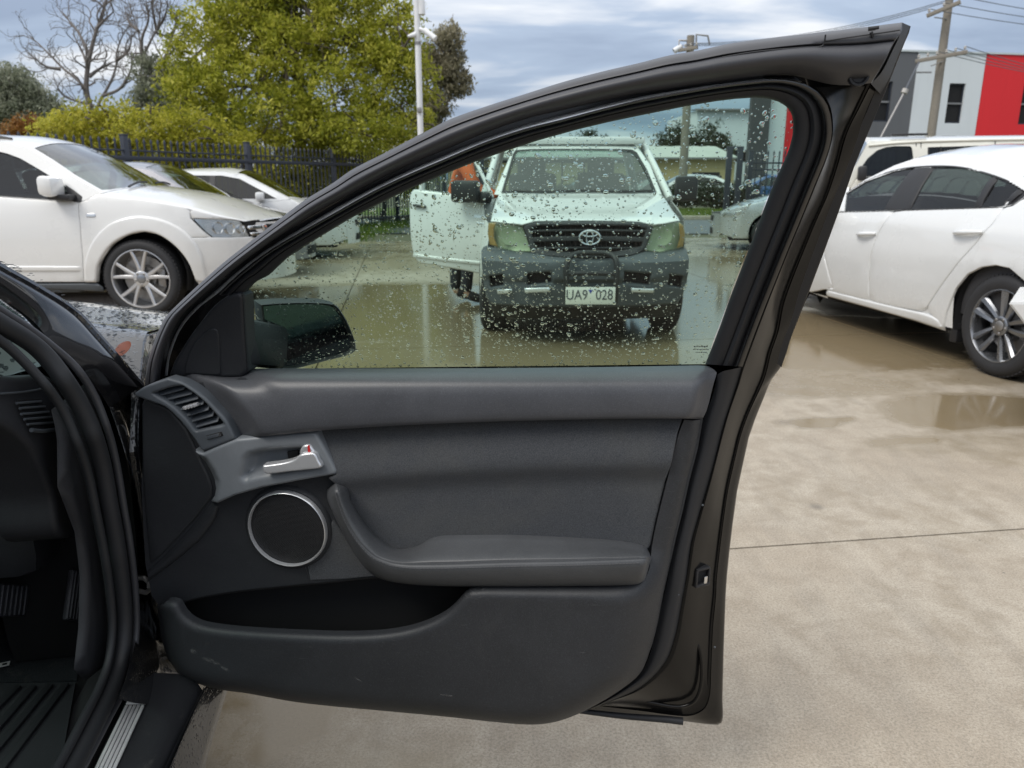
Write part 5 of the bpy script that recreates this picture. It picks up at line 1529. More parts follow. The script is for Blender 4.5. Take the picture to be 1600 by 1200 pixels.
tube('insulator', [vline(1415.5, 139, YP - 0.75), vline(1412.5, 145.5, YP - 0.75)], 0.10, 'ceramic', gw, 10)

# ------------------------------------------------------------------ buildings
def mat_wall(name, color, var=0.08):
    b = NB(name)
    n = b.noise(0.35, 6, 0.6)
    st = b.noise(1.2, 4, 0.6, 0.0, b.mapping((3.0, 3.0, 0.25)))
    c = b.mix(n, tuple(x * (1 - var) for x in color), tuple(min(1, x * (1 + var)) for x in color))
    c = b.mix(b.math('MULTIPLY', b.ramp(st, (0.55, 0.0), (0.8, 1.0)), 0.18), c, tuple(x * 0.6 for x in color))
    b.bsdf(c, 0.7, 0.0, b.bump(b.noise(30, 3), 0.15, 0.01))
    return b.m
M['wall_white'] = mat_wall('wall_white', (0.66, 0.70, 0.73))
M['wall_grey'] = mat_wall('wall_grey', (0.115, 0.12, 0.13))
M['wall_pillar'] = mat_wall('wall_pillar', (0.06, 0.062, 0.068))
M['wall_red'] = mat_wall('wall_red', (0.70, 0.020, 0.028))
M['wall_beige'] = mat_wall('wall_beige', (0.52, 0.42, 0.22))
M['wall_pale'] = mat_wall('wall_pale', (0.55, 0.60, 0.62))
M['roof_pale'] = mat_wall('roof_pale', (0.42, 0.44, 0.40))
FB = Surf((18.0, 38.0), (0.986, 0.17))
wh = thing('warehouse', 'two-storey tilt-up warehouse with grey, white and bright red panels and tall dark windows', 'building', (24, 39, 0))
ux_ = lambda x, y: float(FB.pix([(x, y)])[0][0])
zt = float(FB.pix([(1412, 80.6)])[0][1])
cuts = [(1165, 240, 'wall_pillar'), (1195, 240, 'wall_white'), (1226, 215, 'wall_red'), (1292, 207, 'wall_grey'), (1419.5, 207, 'wall_white'), (1524, 207, 'wall_red'), (1640, 207, 'wall_grey'), (1760, 207, 'wall_white'), (1860, 207, None)]
wins = {3: [((1366,127),(1396,127),(1388,190),(1357,190))], 4: [((1484.5,130),(1510,130.5),(1500,193),(1475.5,192))], 5: [((1601,130),(1627,131),(1617,195),(1590,194))], 6: [((1715,131),(1741,131),(1730,195),(1704,195))]}
for i in range(len(cuts) - 1):
    u0, u1 = ux_(*cuts[i][:2]), ux_(*cuts[i + 1][:2])
    hs = []
    for wq in wins.get(i, []):
        q = FB.pix(wq)
        a0, a1 = q[[0, 3], 0].mean(), q[[1, 2], 0].mean(); z0, z1 = q[2:, 1].mean(), q[:2, 1].mean()
        hs.append(np.array([(a0, z0), (a1, z0), (a1, z1), (a0, z1)]))
    poly = np.array([(u0 + 0.015, 0), (u1 - 0.015, 0), (u1 - 0.015, zt), (u0 + 0.015, zt)])
    panel('wall_panel', FB, poly, cuts[i][2], wh, 3.0, 0.0 if i else 0.25, holes=hs, back=0.25, bstep=1.0, sharp=20)
    for h in hs:
        fr = panel('window', FB, h, 'fence_steel', wh, 1.0, -0.08, holes=(h.mean(0) + (h - h.mean(0)) * np.array([0.84, 0.93]),), back=0.08, bstep=0.5, sharp=20)
        panel('pane', FB, h, 'black_glass' if 'black_glass' in M else 'dark_void', fr, 1.0, -0.13, bstep=0.5)
        zm = h[:, 1].mean()
        panel('transom', FB, np.array([(h[0, 0] + 0.05, zm - 0.04), (h[1, 0] - 0.05, zm - 0.04), (h[1, 0] - 0.05, zm + 0.04), (h[0, 0] + 0.05, zm + 0.04)]), 'steel', fr, 1.0, -0.06, back=0.05, bstep=0.5)
uA_, uB_ = ux_(1165, 240), ux_(1860, 207)
panel('side_wall', Surf(FB.P(np.array(uA_ + 0.1), np.array(0.0))[:2], FB.P(np.array(uA_ + 0.1), np.array(0.0))[:2] + np.array([2.0, 0.0])), np.array([(0.25, 0), (22, 0), (22, zt - 0.05), (0.25, zt - 0.05)]), 'wall_pale', wh, 4.0, 0.0, bstep=2.0)
rc = [FB.P(np.array(u_), np.array(zt - 0.35), t_) for u_, t_ in ((uA_, -0.25), (uB_, -0.25), (uB_, -22.0), (uA_ + 12.0, -22.0))]
new_obj('roof', rc, [(0, 1, 2, 3)], 'roof_pale', wh, False)
panel('parapet_cap', FB, np.array([(uA_, zt), (uB_, zt), (uB_, zt + 0.08), (uA_, zt + 0.08)]), 'wall_pale', wh, 4.0, 0.05, back=0.4, bstep=4.0, sharp=20)

def shed(name, label, px0, px1, Y, ytop, yeave, mat, depth=14, ridge=None):
    a, b_ = vline(px0, ytop, Y), vline(px1, ytop, Y)
    ze = vline((px0 + px1) / 2, yeave, Y)[2]; zr = a[2]
    t_ = thing(name, label, 'building', ((a[0] + b_[0]) / 2, Y, 0))
    x0, x1 = a[0], b_[0]
    mb = MB(); mb.box(((x0 + x1) / 2, Y + depth / 2, ze / 2), (x1 - x0, depth, ze)); mb.obj('wall', mat, t_, False)
    n = int((x1 - x0) / 1.1)
    V, F = [], []
    rise = zr - ze
    for k in range(2 * n + 1):
        x = x0 - 0.3 + (x1 - x0 + 0.6) * k / (2 * n); dz = 0.04 if k % 2 else 0.0
        V += [(x, Y - 0.4, ze + 0.02 + dz), (x, Y + depth * 0.5, zr + rise * 0.8 + dz)]
    for k in range(2 * n): F.append((2 * k, 2 * k + 2, 2 * k + 3, 2 * k + 1))
    new_obj('roof', V, F, 'roof_pale', t_, False)
    mb = MB(); mb.box(((x0 + x1) / 2, Y - 0.42, ze + 0.02), (x1 - x0 + 0.6, 0.12, 0.14)); mb.obj('gutter', 'steel', t_, False)
    for k in range(5):
        xx = x0 + (x1 - x0) * (k + 0.5) / 5
        mb = MB(); mb.box((xx, Y - 0.03, ze * 0.45), (2.0, 0.08, 1.0)); d = mb.obj('window', 'fence_steel', t_, False)
        mb = MB(); mb.box((xx, Y - 0.075, ze * 0.45), (1.84, 0.02, 0.86)); mb.obj('pane', 'dark_void', d, False)
    return t_
shed('long_shed', 'long low beige shed with pale corrugated roof across the street', 700, 1150, 58.0, 234, 248, 'wall_beige')
shed('white_workshop', 'pale white workshop block beyond the street beside the dark pillar', 1090, 1180, 75.0, 167, 172, 'wall_white')
shed('distant_house', 'low pale building glimpsed between the left trees', -60, 60, 62.0, 182, 192, 'wall_pale')
# ------------------------------------------------------------------ the black sedan the photograph is taken from: surfaces
def soft(x, w=0.03): return 0.5 * (x + np.sqrt(x * x + w * w))
DOOR = Surf((-0.71, 1.37), (0.994, -0.113), lambda u, z: 0.38 * soft(z - 0.92) - 0.38 * 0.0)

def dpx(pts, t=0.0): return DOOR.pix(pts, t)
def d3(pts, t):
    """photograph pixels with a proudness each -> points on the door"""
    q = DOOR.pix(pts, t)
    return DOOR.P(q[:, 0], q[:, 1], t)
def dist_line(p, line):
    d = np.full(len(p), 1e9)
    for a, b in zip(line[:-1], line[1:]):
        ab = b - a
        k = np.clip(((p - a) @ ab) / (ab @ ab + 1e-15), 0, 1)
        d = np.minimum(d, np.linalg.norm(p - (a + k[:, None] * ab), axis=1))
    return d
def sstep(x): 
    x = np.clip(x, 0, 1)
    return x * x * (3 - 2 * x)

def coons(top, bot, left, right, nu, sv):
    """pixel grid between four border curves; left/right run from top to bottom"""
    sv = np.asarray(sv, float)
    T, B = curve(top, nu), curve(bot, nu)
    Lc, Rc = curve(left, 60), curve(right, 60)
    g = np.linspace(0, 1, 60)
    f = lambda c, s: np.stack([np.interp(s, g, c[:, k]) for k in (0, 1)], 1)
    L_, R_ = f(Lc, sv), f(Rc, sv)
    q = np.linspace(0, 1, nu)
    out = []
    for i, s in enumerate(sv):
        a = (1 - s) * T + s * B
        lin = (1 - q)[:, None] * L_[i] + q[:, None] * R_[i]
        corner = ((1 - q)[:, None] * ((1 - s) * T[0] + s * B[0]) + q[:, None] * ((1 - s) * T[-1] + s * B[-1]))
        out.append(a + lin - corner)
    return out

# ---- materials of the door
M['door_vinyl'] = mat_grain('door_vinyl', (0.0513, 0.0541, 0.0614), 1100, 0.50, 0.35, 0.0005, scuff=0.06, dust=0.10)
M['soft_vinyl'] = mat_grain('soft_vinyl', (0.0732, 0.0764, 0.0857), 1500, 0.38, 0.25, 0.0004, scuff=0.05, dust=0.08)
M['arm_vinyl'] = mat_grain('arm_vinyl', (0.0769, 0.0810, 0.0874), 1300, 0.42, 0.3, 0.0004, dust=0.04)
M['dark_vinyl'] = mat_grain('dark_vinyl', (0.0303, 0.0324, 0.0368), 1000, 0.52, 0.3, 0.0005, scuff=0.08)
M['lower_vinyl'] = mat_grain('lower_vinyl', (0.0329, 0.0351, 0.0397), 1000, 0.48, 0.4, 0.0006, scuff=0.45, dust=0.05, speck=0.9)
M['bezel'] = mat_grain('bezel', (0.17, 0.185, 0.202), 1800, 0.40, 0.10, 0.0003, spec=0.5, speck=0.12)
M['vent_grey'] = mat_grain('vent_grey', (0.082, 0.093, 0.106), 1800, 0.45, 0.15, 0.0003, speck=0.15)
M['rubber'] = mat_simple('rubber', (0.052, 0.053, 0.060), 0.45, bump=0.12, bscale=700, bdist=0.0005, nscale=9, var=0.25)
M['dull_rubber'] = mat_simple('dull_rubber', (0.016, 0.017, 0.020), 0.6, bump=0.1, bscale=500, bdist=0.0005)
M['stitch'] = mat_simple('stitch', (0.10, 0.10, 0.105), 0.7)
def _fabric():
    b = NB('door_fabric')
    mp = b.mapping((1, 1, 1), (0, 0, 0))
    s = b.n('ShaderNodeSeparateXYZ'); b.l(b.co, s.inputs[0])
    fx = b.math('SINE', b.math('MULTIPLY', s.outputs[0], 2600.0))
    fz = b.math('SINE', b.math('MULTIPLY', s.outputs[2], 2600.0))
    wv = b.math('MULTIPLY', fx, fz)
    n = b.noise(450, 3, 0.7); big = b.noise(6.5, 7, 0.7, 0.5)
    h = b.math('ADD', b.math('MULTIPLY', wv, 0.35), n)
    n5 = b.noise(560, 2, 0.6)
    wv = b.math('ADD', b.math('MULTIPLY', wv, 0.25), n5)
    c = b.mix(b.ramp(wv, (0.25, 0.0), (0.75, 1.0)), (0.030, 0.033, 0.040), (0.098, 0.104, 0.113))
    c = b.mix(b.math('MULTIPLY', b.ramp(big, (0.46, 0.0), (0.72, 1.0)), 0.30), c, (0.115, 0.113, 0.100))
    b.bsdf(c, 0.85, 0.0, b.bump(h, 0.8, 0.0014), 0, 0.25, sheen=0.15)
    return b.m
M['door_fabric'] = _fabric()
def _grille():
    b = NB('speaker_mesh')
    br = b.n('ShaderNodeTexBrick')
    b.l(b.mapping((1, 1, 1), (R(90), 0, 0)), br.inputs['Vector'])
    br.inputs['Scale'].default_value = 100
    br.inputs['Brick Width'].default_value = 0.32; br.inputs['Row Height'].default_value = 0.24
    br.inputs['Mortar Size'].default_value = 0.05; br.inputs['Mortar Smooth'].default_value = 0.6
    b.l(br.outputs['Fac'], br.inputs['Color1']) if False else None
    c = b.mix(br.outputs['Fac'], (0.003, 0.003, 0.004), (0.026, 0.027, 0.030))
    b.bsdf(c, 0.5, 0.2, b.bump(br.outputs['Fac'], 0.6, 0.0008))
    return b.m
M['speaker_mesh'] = _grille()
def _water():
    b = NB('water_drop')
    g = b.n('ShaderNodeBsdfGlass')
    g.inputs['IOR'].default_value = 1.33
    g.inputs['Roughness'].default_value = 0.0
    b.l(g.outputs[0], b.out.inputs[0])
    return b.m
M['water_drop'] = _water()

own = thing('black_sedan', 'black wet sedan with its driver door wide open, dark cabin and ribbed metal sill plate', 'car', (-0.95, 0.4, 0))

# ---- outlines read off the door (photograph pixels)
A_TOP = [(227,602),(229,574),(238,542),(248,516),(258,496),(273,480),(294,460),(320,436),(352,408),(380,386),(416,358),(450,332),(480,310),(520,286),(550,265),(600,239.5),(660,208),(704,186),(760,166),(820,147),(880,128),(940,112),(1000,98),(1048,86),(1090,79),(1140,68),(1200,60),(1260,53),(1320,46),(1370,40),(1409,35)]
C2 = [(250,592),(255,560),(266,525),(285,492),(312,466),(345,438),(390,402),(440,367),(500,329),(560,297),(620,266),(700,232),(760,207),(820,186),(880,172),(940,158),(1000,146),(1060,137),(1120,129),(1160,123),(1200,118),(1240,118),(1272,126),(1300,132),(1330,133),(1361,130)]
C1 = [(262,586),(266,556),(284,512),(312,480),(338,460),(380,422),(420,392),(460,368),(520,334),(600,290),(700,246),(760,221),(820,201),(880,186),(940,170),(1000,155.5),(1060,144),(1120,134),(1180,126.5),(1215,124),(1240,127),(1262,134),(1280,146),(1293,165),(1299,190),(1299,215),(1291,245),(1275,284),(1250,345),(1232,388),(1212,438),(1195,480),(1175,532),(1160,573)]
GLASS_TOP = [(378,464),(400,440),(420,430),(450,402),(500,370),(550,340),(600,315),(640,295.5),(690,274),(742,253),(795,234.5),(839,220),(900,203),(950,191),(1000,180.5),(1075,165.5),(1120,158),(1150,154.5),(1180,152.5),(1200,154),(1218,159.5),(1230,167.5),(1237,178),(1239.5,192),(1238,212),(1233,232),(1225,252),(1212,280),(1200,310),(1180,363),(1160,415),(1142,462),(1125,510),(1113,541),(1102,569)]
SEAM = [(1154,595),(1135,651),(1114,730),(1103,769),(1095,795),(1082,842),(1074,895),(1064,950),(1056,992),(1040,1034),(1000,1074),(950,1096),(912,1111)]
L1 = [(1361,131),(1340,172),(1320,212),(1306,262),(1290,310),(1271,352),(1256,388),(1235,440),(1222,478),(1214,520),(1203,553),(1194.5,588),(1184,614),(1168,649),(1156,683),(1149,712),(1137,765),(1131,804),(1125,851),(1119,905),(1118,930),(1113,980),(1110,1050),(1108,1084),(1100,1106),(1082,1117),(1060,1118),(1000,1110),(950,1104),(918,1100)]
B_EDGE = [(1423,41),(1420,52),(1413,68),(1406,86),(1388,132),(1368,180),(1335,260),(1318,310),(1300,360),(1280,414),(1260,467),(1235,530),(1222,570),(1214,582),(1205,594),(1193,623),(1180,655),(1170,684),(1161,725),(1152,767),(1145,818),(1140,860),(1136,900),(1134,930),(1131,1010),(1129,1090),(1129,1126),(1122,1132.5),(1068,1127),(976,1120),(920,1114),(906,1112)]
TRIM_R = [(1098,655),(1090,700),(1077,750),(1066,800),(1056,840),(1047,880),(1037,925),(1028,972),(1020,1004),(1004,1046),(982,1067),(940,1094),(900,1114),(870,1124),(840,1128),(800,1126.5),(700,1116),(620,1108.5),(480,1095),(390,1079.5),(355,1075),(320,1066),(284,1048),(269,1028),(260,1012),(254,988),(250,960),(248,944)]

# ---- the metal shell of the door
def door_shell():
    outline = [(222,640)] + A_TOP + B_EDGE[0:] + [(870,1118),(620,1102),(390,1074),(300,1050),(270,1025),(258,985),(245,930),(232,880),(226,760)]
    tz = lambda u, z: -0.075 - 0.045 * sstep((0.98 - z) / 0.12)
    poly = DOOR.pix(outline, 0.0, tz)
    cen = poly.mean(0)
    hole = DOOR.pix(GLASS_TOP + [(385,577)], 0.0, tz)
    o = panel('door', DOOR, poly, 'black_paint', own, 0.06, lambda u, z, d: tz(u, z) - 0.02 * sstep(d / 0.1) * (z < 0.95), holes=(hole,), bstep=0.03)
    return o
door = door_shell()

def strip(name, rows, mat, parent=door, n=110, sub=1, flip=False, sharp=60, smooth=True):
    """rows: (pixel curve, proudness); every row sampled evenly along its length"""
    return loft(name, [d3(curve(c, n, smooth), t) for c, t in rows], mat, parent, sub, flip, sharp)
def between(ca, cb, s, n):
    return (1 - s) * curve(ca, n) + s * curve(cb, n)
def profile_strip(name, ca, cb, prof, mat, n=110, sharp=60):
    """skin between two curves, profile = (fraction, proudness) list"""
    return loft(name, [d3(between(ca, cb, s, n), t) for s, t in prof], mat, door, 1, False, sharp)

# weather strip along the upper frame
RIGHT_END = [(1409,35),(1407,50),(1396,66),(1381,96),(1361,130)]
sv = [0, 0.02, 0.07, 0.15, 0.24, 0.27, 0.29, 0.33, 0.42, 0.52, 0.63, 0.73, 0.82, 0.90, 0.96, 1.0]
tv = [-0.055, -0.012, 0.006, 0.014, 0.017, 0.016, 0.0125, 0.019, 0.027, 0.0305, 0.030, 0.026, 0.019, 0.010, 0.003, -0.003]
grid = coons(A_TOP, C2, [(227,602),(236,598),(250,592)], RIGHT_END, 130, sv)
loft('weather_strip', [d3(g, t) for g, t in zip(grid, tv)], 'rubber', door, 1, False, 70)
# end cap of the strip, its little plug and the cut lines in it
e0 = d3(curve(RIGHT_END, 24), -0.002)
e1 = d3(curve([(1412,36),(1411,52),(1401,70),(1386,100),(1366,131)], 24), -0.05)
loft('strip_end', [e0, e1], 'rubber', door)
q = DOOR.pix([(1345,117)], 0.018)
mb = MB(); mb.lathe(DOOR.P(q[:, 0], q[:, 1], 0.006)[0], DOOR.n, [(0.0, 0.004), (0.008, 0.004), (0.010, 0.007), (0.0125, 0.007), (0.0135, 0.0)], 24)
mb.obj('plug', 'dull_rubber', door)
tube('strip_joint', d3(curve([(1128,90),(1170,82.5),(1210,78),(1250,75),(1284,72.5),(1288,66),(1290,54)], 50), 0.0185), 0.0011, 'dull_rubber', door, 6)
tube('strip_joint', d3(curve([(1290,64),(1330,58),(1380,51),(1406,47)], 30), 0.0165), 0.0009, 'dull_rubber', door, 6)
mb = MB()
for a, b_ in (((1357,46),(1368,44.5)), ((1361,50),(1364,58)), ((1357,45),(1373,43))):
    mb.tube(d3(np.array([a, b_], float), 0.016), 0.0022, 6)
mb.obj('strip_clip', 'dull_rubber', door)
# painted band, painted glint, bead and the run channel round the pane
profile_strip('window_frame', C2[:22], C1[:22], [(0, -0.003), (0.5, -0.005), (0.62, -0.005)], 'black_paint')
M['painted_glint'] = mat_simple('painted_glint', (0.80, 0.81, 0.82), 0.32, 0.7, var=0.06)  # pale colour painted in for the sky reflected along the black frame
profile_strip('frame_glint', C2[:20], C1[:20], [(0.58, -0.005), (0.66, 0.004), (0.82, 0.0068), (1.0, 0.0078)], 'painted_glint')
profile_strip('window_frame', C2[19:22], C1[19:22], [(0.62, -0.005), (0.70, 0.0), (0.88, 0.0075), (1.0, 0.0078)], 'black_paint', 20)
CW = C1[4:]
def _bead(a, b_): return profile_strip('frame_bead', CW, GLASS_TOP, [(k, t) for k, t in zip((0, 0.05, 0.10, 0.15, 0.20, 0.25), (0.0075, 0.0085, 0.0085, 0.0075, 0.004, -0.003))], 'black_paint')
_bead(0, 1)
profile_strip('run_channel', CW, GLASS_TOP, [(0.24, -0.004), (0.30, 0.001), (0.42, 0.003), (0.50, -0.001), (0.53, -0.006), (0.58, -0.004), (0.85, -0.006), (0.95, -0.011), (1.0, -0.020), (1.0, -0.042)], 'dull_rubber')
# shut face and outer flange, painted gloss black
SHUT_IN = [(1268,137)] + C1[22:] + SEAM
profile_strip('shut_face', SHUT_IN, L1, [(0, 0.0), (0.08, 0.001), (0.2, -0.006), (0.5, -0.028), (0.8, -0.050), (0.94, -0.058), (1.0, -0.058)], 'jamb_paint', 160, 30)
profile_strip('outer_flange', L1, B_EDGE, [(0, -0.058), (0.06, -0.0555), (0.14, -0.0575), (0.5, -0.066), (0.9, -0.075), (0.985, -0.080), (1.0, -0.088), (1.0, -0.125)], 'jamb_paint', 160, 30)
strip('top_cap', [([(1409,35),(1407,52),(1395,78),(1378,112),(1361,131)], -0.012), ([(1423,41),(1416,60),(1405,86),(1392,122),(1378,150)], -0.078)], 'dull_rubber', n=24)
# black upper rear cover plate (ends in a step at the belt)
strip('pillar_cover', [([(1400,98),(1372,170),(1340,246),(1304,346),(1264,452),(1238,520),(1221,574)], -0.070), ([(1384,100),(1358,166),(1326,240),(1290,340),(1250,440),(1226,510),(1207,560)], -0.066)], 'dull_rubber', n=60)
# second seal between trim and metal
TR_EXT = [(1160,573)] + SEAM
strip('door_seal', [([(1121,585),(1113,620),(1099,657),(1090,700),(1077,750),(1064,812),(1052,860),(1043,905),(1033,950),(1021,1004),(1005,1046),(982,1069),(940,1096),(897,1117)], 0.006),
                    ([(1130,580),(1121,620),(1106,666),(1096,715),(1084,760),(1071,818),(1060,866),(1051,912),(1042,955),(1030,1008),(1012,1049),(986,1072),(942,1098),(900,1117)], 0.014),
                    ([(1144,577),(1133,622),(1114,680),(1103,724),(1091,768),(1080,818),(1069,870),(1062,915),(1053,958),(1042,1010),(1024,1046),(992,1073),(946,1097),(905,1113)], 0.012),
                    ([(1160,573),(1150,606),(1130,668),(1114,730),(1102,772),(1092,806),(1080,850),(1073,900),(1064,950),(1055,995),(1039,1036),(1000,1075),(950,1097),(912,1112)], -0.002)], 'dull_rubber', n=90, sub=4)
# latch in the shut face
lq = DOOR.pix([(1096,900)], -0.02)
lc = DOOR.P(lq[:, 0], lq[:, 1], -0.02)[0]
fx = np.array([DOOR.du, np.array([0, 0, 1.0]), DOOR.n])
sk = 0.55
lx = DOOR.du * math.cos(sk) - DOOR.n * math.sin(sk); ln = DOOR.n * math.cos(sk) + DOOR.du * math.sin(sk)
fx = np.array([lx, np.array([0, 0, 1.0]), ln])
mb = MB()
mb.box(lc + np.array([0, 0, 0.016]), (0.030, 0.004, 0.012), fx, 0.001).box(lc - np.array([0, 0, 0.016]), (0.032, 0.006, 0.014), fx, 0.002)
mb.box(lc - lx * 0.014, (0.004, 0.03, 0.012), fx, 0.001).box(lc + lx * 0.014, (0.004, 0.03, 0.012), fx, 0.001)
lt = mb.obj('latch', 'black_plastic', door)
mb = MB(); mb.box(lc + lx * 0.006 - np.array([0, 0, 0.007]), (0.008, 0.016, 0.013), fx, 0.002); mb.obj('latch_claw', 'chrome', door)
mb = MB(); mb.box(lc - ln * 0.002, (0.03, 0.034, 0.002), fx); mb.obj('latch_slot', 'dark_void', door)
# pressed ridge and drain holes in the lower rear corner, rubber lip along the bottom
tube('pressed_ridge', d3(curve([(985,1090),(1020,1098),(1060,1104),(1084,1096),(1095,1072),(1096,1034),(1090,1008),(1077,1000),(1064,1010),(1050,1030)], 60), -0.037), 0.0035, 'jamb_paint', door, 8)
for hx, hy in ((1078,1016),(1068,1034),(1081,1038),(1070,1058),(1066,1063)):
    q = DOOR.pix([(hx, hy)], -0.03)
    mb = MB(); mb.lathe(DOOR.P(q[:, 0], q[:, 1], -0.036)[0], DOOR.n + 0.4 * DOOR.du, [(0.0, 0.001), (0.002, 0.001), (0.0028, 0.003), (0.0036, 0.003), (0.004, 0.0)], 14)
    mb.obj('drain_plug', 'dull_rubber', door)
tube('bottom_lip', d3(curve([(906,1111),(976,1119),(1040,1124),(1067,1127)], 30), -0.05), np.linspace(0.005, 0.0075, 30), 'dull_rubber', door, 10)
for sx, sy in ((1082,789),(1098,790),(1070,843),(1067,866),(1117,1012),(1060,930)):
    q = DOOR.pix([(sx, sy)], 0.012)
    mb = MB(); mb.lathe(DOOR.P(q[:, 0], q[:, 1], 0.010)[0], DOOR.n, [(0.0, 0.002), (0.0014, 0.0014), (0.002, 0.0)], 10)
    mb.obj('seal_pin', 'grey_plastic', door)

# ---- side window with rain on it
GT = 0.0 - 0.036
gpoly = DOOR.pix(list(map(tuple, curve([(372,470)] + [(x - (4 if x < 420 else 0), y - 4) for x, y in GLASS_TOP[1:-1]] + [(1104,573)], 90))) + [(380,584)], GT)
pane = panel('side_window', DOOR, gpoly, 'window_glass', door, 0.06, GT, bstep=0.02)
def rain():
    lo, hi = gpoly.min(0), gpoly.max(0)
    V, F = [], []
    base = 0
    def drop(u, z, r, seg, st, ang, h):
        nonlocal base
        ph = RNG.uniform(0, 6.28, 3)
        th = np.linspace(0, 2 * math.pi, seg, endpoint=False)
        rr = r * (1 + 0.09 * np.sin(2 * th + ph[0]) + 0.05 * np.sin(3 * th + ph[1]))
        ca, sa = math.cos(ang), math.sin(ang)
        rings = ((1.0, 0.0), (0.93, 0.45), (0.72, 0.78), (0.38, 0.96)) if seg > 8 else ((1.0, 0.0), (0.8, 0.6), (0.42, 0.93))
        for k, hh in rings:
            x = rr * k * np.cos(th) * st; y = rr * k * np.sin(th)
            uu = u + x * ca - y * sa; zz = z + x * sa + y * ca
            V.append(DOOR.P(uu, zz, np.full(seg, GT - 0.0006 - h * hh)))
        V.append(DOOR.P(np.array([u, u]), np.array([z, z]), np.array([GT - 0.0006 - h, GT - 0.0006])))
        n = len(rings)
        for i in range(n - 1):
            for j in range(seg):
                a = base + i * seg + j; b_ = base + i * seg + (j + 1) % seg
                F.append((a, b_, b_ + seg, a + seg))
        top = base + n * seg
        for j in range(seg):
            F.append((base + (n - 1) * seg + j, base + (n - 1) * seg + (j + 1) % seg, top))
            F.append((base + (j + 1) % seg, base + j, top + 1))
        base += n * seg + 2
    cnt = 0
    while cnt < 7000:
        u = RNG.uniform(lo[0], hi[0]); z = RNG.uniform(lo[1], hi[1])
        fu = (u - lo[0]) / (hi[0] - lo[0]); fz = (z - lo[1]) / (hi[1] - lo[1])
        # coarse drops high up, a finer and denser spray lower down
        k = RNG.random()
        if k < 0.036: r = RNG.uniform(0.0020, 0.0036) * (0.75 + 0.4 * fz)
        elif k < 0.23: r = RNG.uniform(0.0011, 0.0020)
        else: r = RNG.uniform(0.00045, 0.0010)
        if RNG.random() > (0.5 + 0.5 * math.sin(9 * u + 3 * math.sin(7 * z)) * math.sin(6 * z + 1)) * 0.6 + 0.55: continue
        if k > 0.23 and RNG.random() < fz * 0.45: continue
        if not inside(np.array([[u, z]]), gpoly)[0]: continue
        drop(u, z, r, 12 if r > 0.0016 else 8, RNG.uniform(1.0, 1.35), RNG.normal(-0.5, 0.5), r * RNG.uniform(0.36, 0.52))
        cnt += 1
    return tag(new_obj('rain_drops', np.vstack(V), F, 'water_drop', door, True, 80), kind='stuff')
rain()
# faint printed maker's lines in the corner of the pane (too small to read)
mb = MB()
for row, (x0, x1, y) in enumerate(((1084,1106,541.5),(1083,1108,546),(1087,1105,550.5))):
    x = x0
    while x < x1:
        ww = RNG.uniform(1.2, 3.0)
        c = d3(np.array([(x + ww / 2, y)], float), GT + 0.0008)[0]
        mb.box(c, (ww * 0.00098, 0.0003, 0.0019 if row == 0 else 0.0013), [DOOR.du, DOOR.n, (0, 0, 1)])
        x += ww + RNG.uniform(0.5, 1.1)
mb.obj('glass_print', 'dull_rubber', door, False)

# ---- sail panel in front of the pane and its inner cover
sail = curve([(262,588),(270,566),(281,548),(294,527),(312,503),(330,481),(348,466),(366,458),(379,460),(381,478),(383,520),(386,560),(388,580)], 50)
sp_ = np.vstack([sail, [(376,590),(330,592),(280,590)]])
panel('sail_panel', DOOR, DOOR.pix(sp_, 0.004), 'dark_vinyl', door, 0.02, 0.004, edge=0.008, bstep=0.006, back=0.03)
cov = curve([(288,584),(290,568),(300,541),(312,526.5),(328,514),(336,514),(341,520),(343,545),(344.5,586)], 40)
panel('sail_cover', DOOR, DOOR.pix(cov, 0.006), 'dark_vinyl', door, 0.012, 0.0065, edge=0.0025, bstep=0.004, back=0.01)
strip('sail_edge', [([(379,459),(381,480),(383,520),(386,560),(386.5,580)], 0.003), ([(388,459),(390,482),(391.5,520),(393,560),(393.5,577)], -0.03)], 'dull_rubber', n=30)

# ---- upper trim roll
top = [(264,590),(282,578.5),(300,580.5),(328,584),(352,585.5),(370,583.5),(381,578.5),(394,576),(500,575.6),(650,575.4),(800,575),(950,573.3),(1050,571.6),(1096,571),(1108,572.5)]
bot = [(370,685),(440,679),(500,673),(570,668),(640,664),(720,660.5),(800,658),(880,656),(960,654.5),(1040,654),(1098,654.5)]
lft = [(264,590),(290,598),(320,618),(340,638),(356,656),(370,685)]
rgt = [(1108,572.5),(1120,582),(1117,592),(1112,611),(1105,639),(1098,654.5)]
sv = [0, 0.04, 0.10, 0.17, 0.25, 0.34, 0.45, 0.58, 0.72, 0.86, 0.95, 1.0, 1.0]
tv = [-0.030, -0.018, 0.002, 0.020, 0.036, 0.048, 0.056, 0.061, 0.064, 0.0645, 0.0635, 0.060, 0.030]
grid = coons(top, bot, lft, rgt, 120, sv)
q01 = np.linspace(0, 1, 120)
endf = 0.35 + 0.65 * sstep(np.minimum(q01 / 0.06, (1 - q01) / 0.035))
rows = [d3(g, t * np.where(t > 0, endf, 1.0)) for g, t in zip(grid, np.array(tv))]
loft('upper_trim', rows, 'soft_vinyl', door, 1, False, 75)

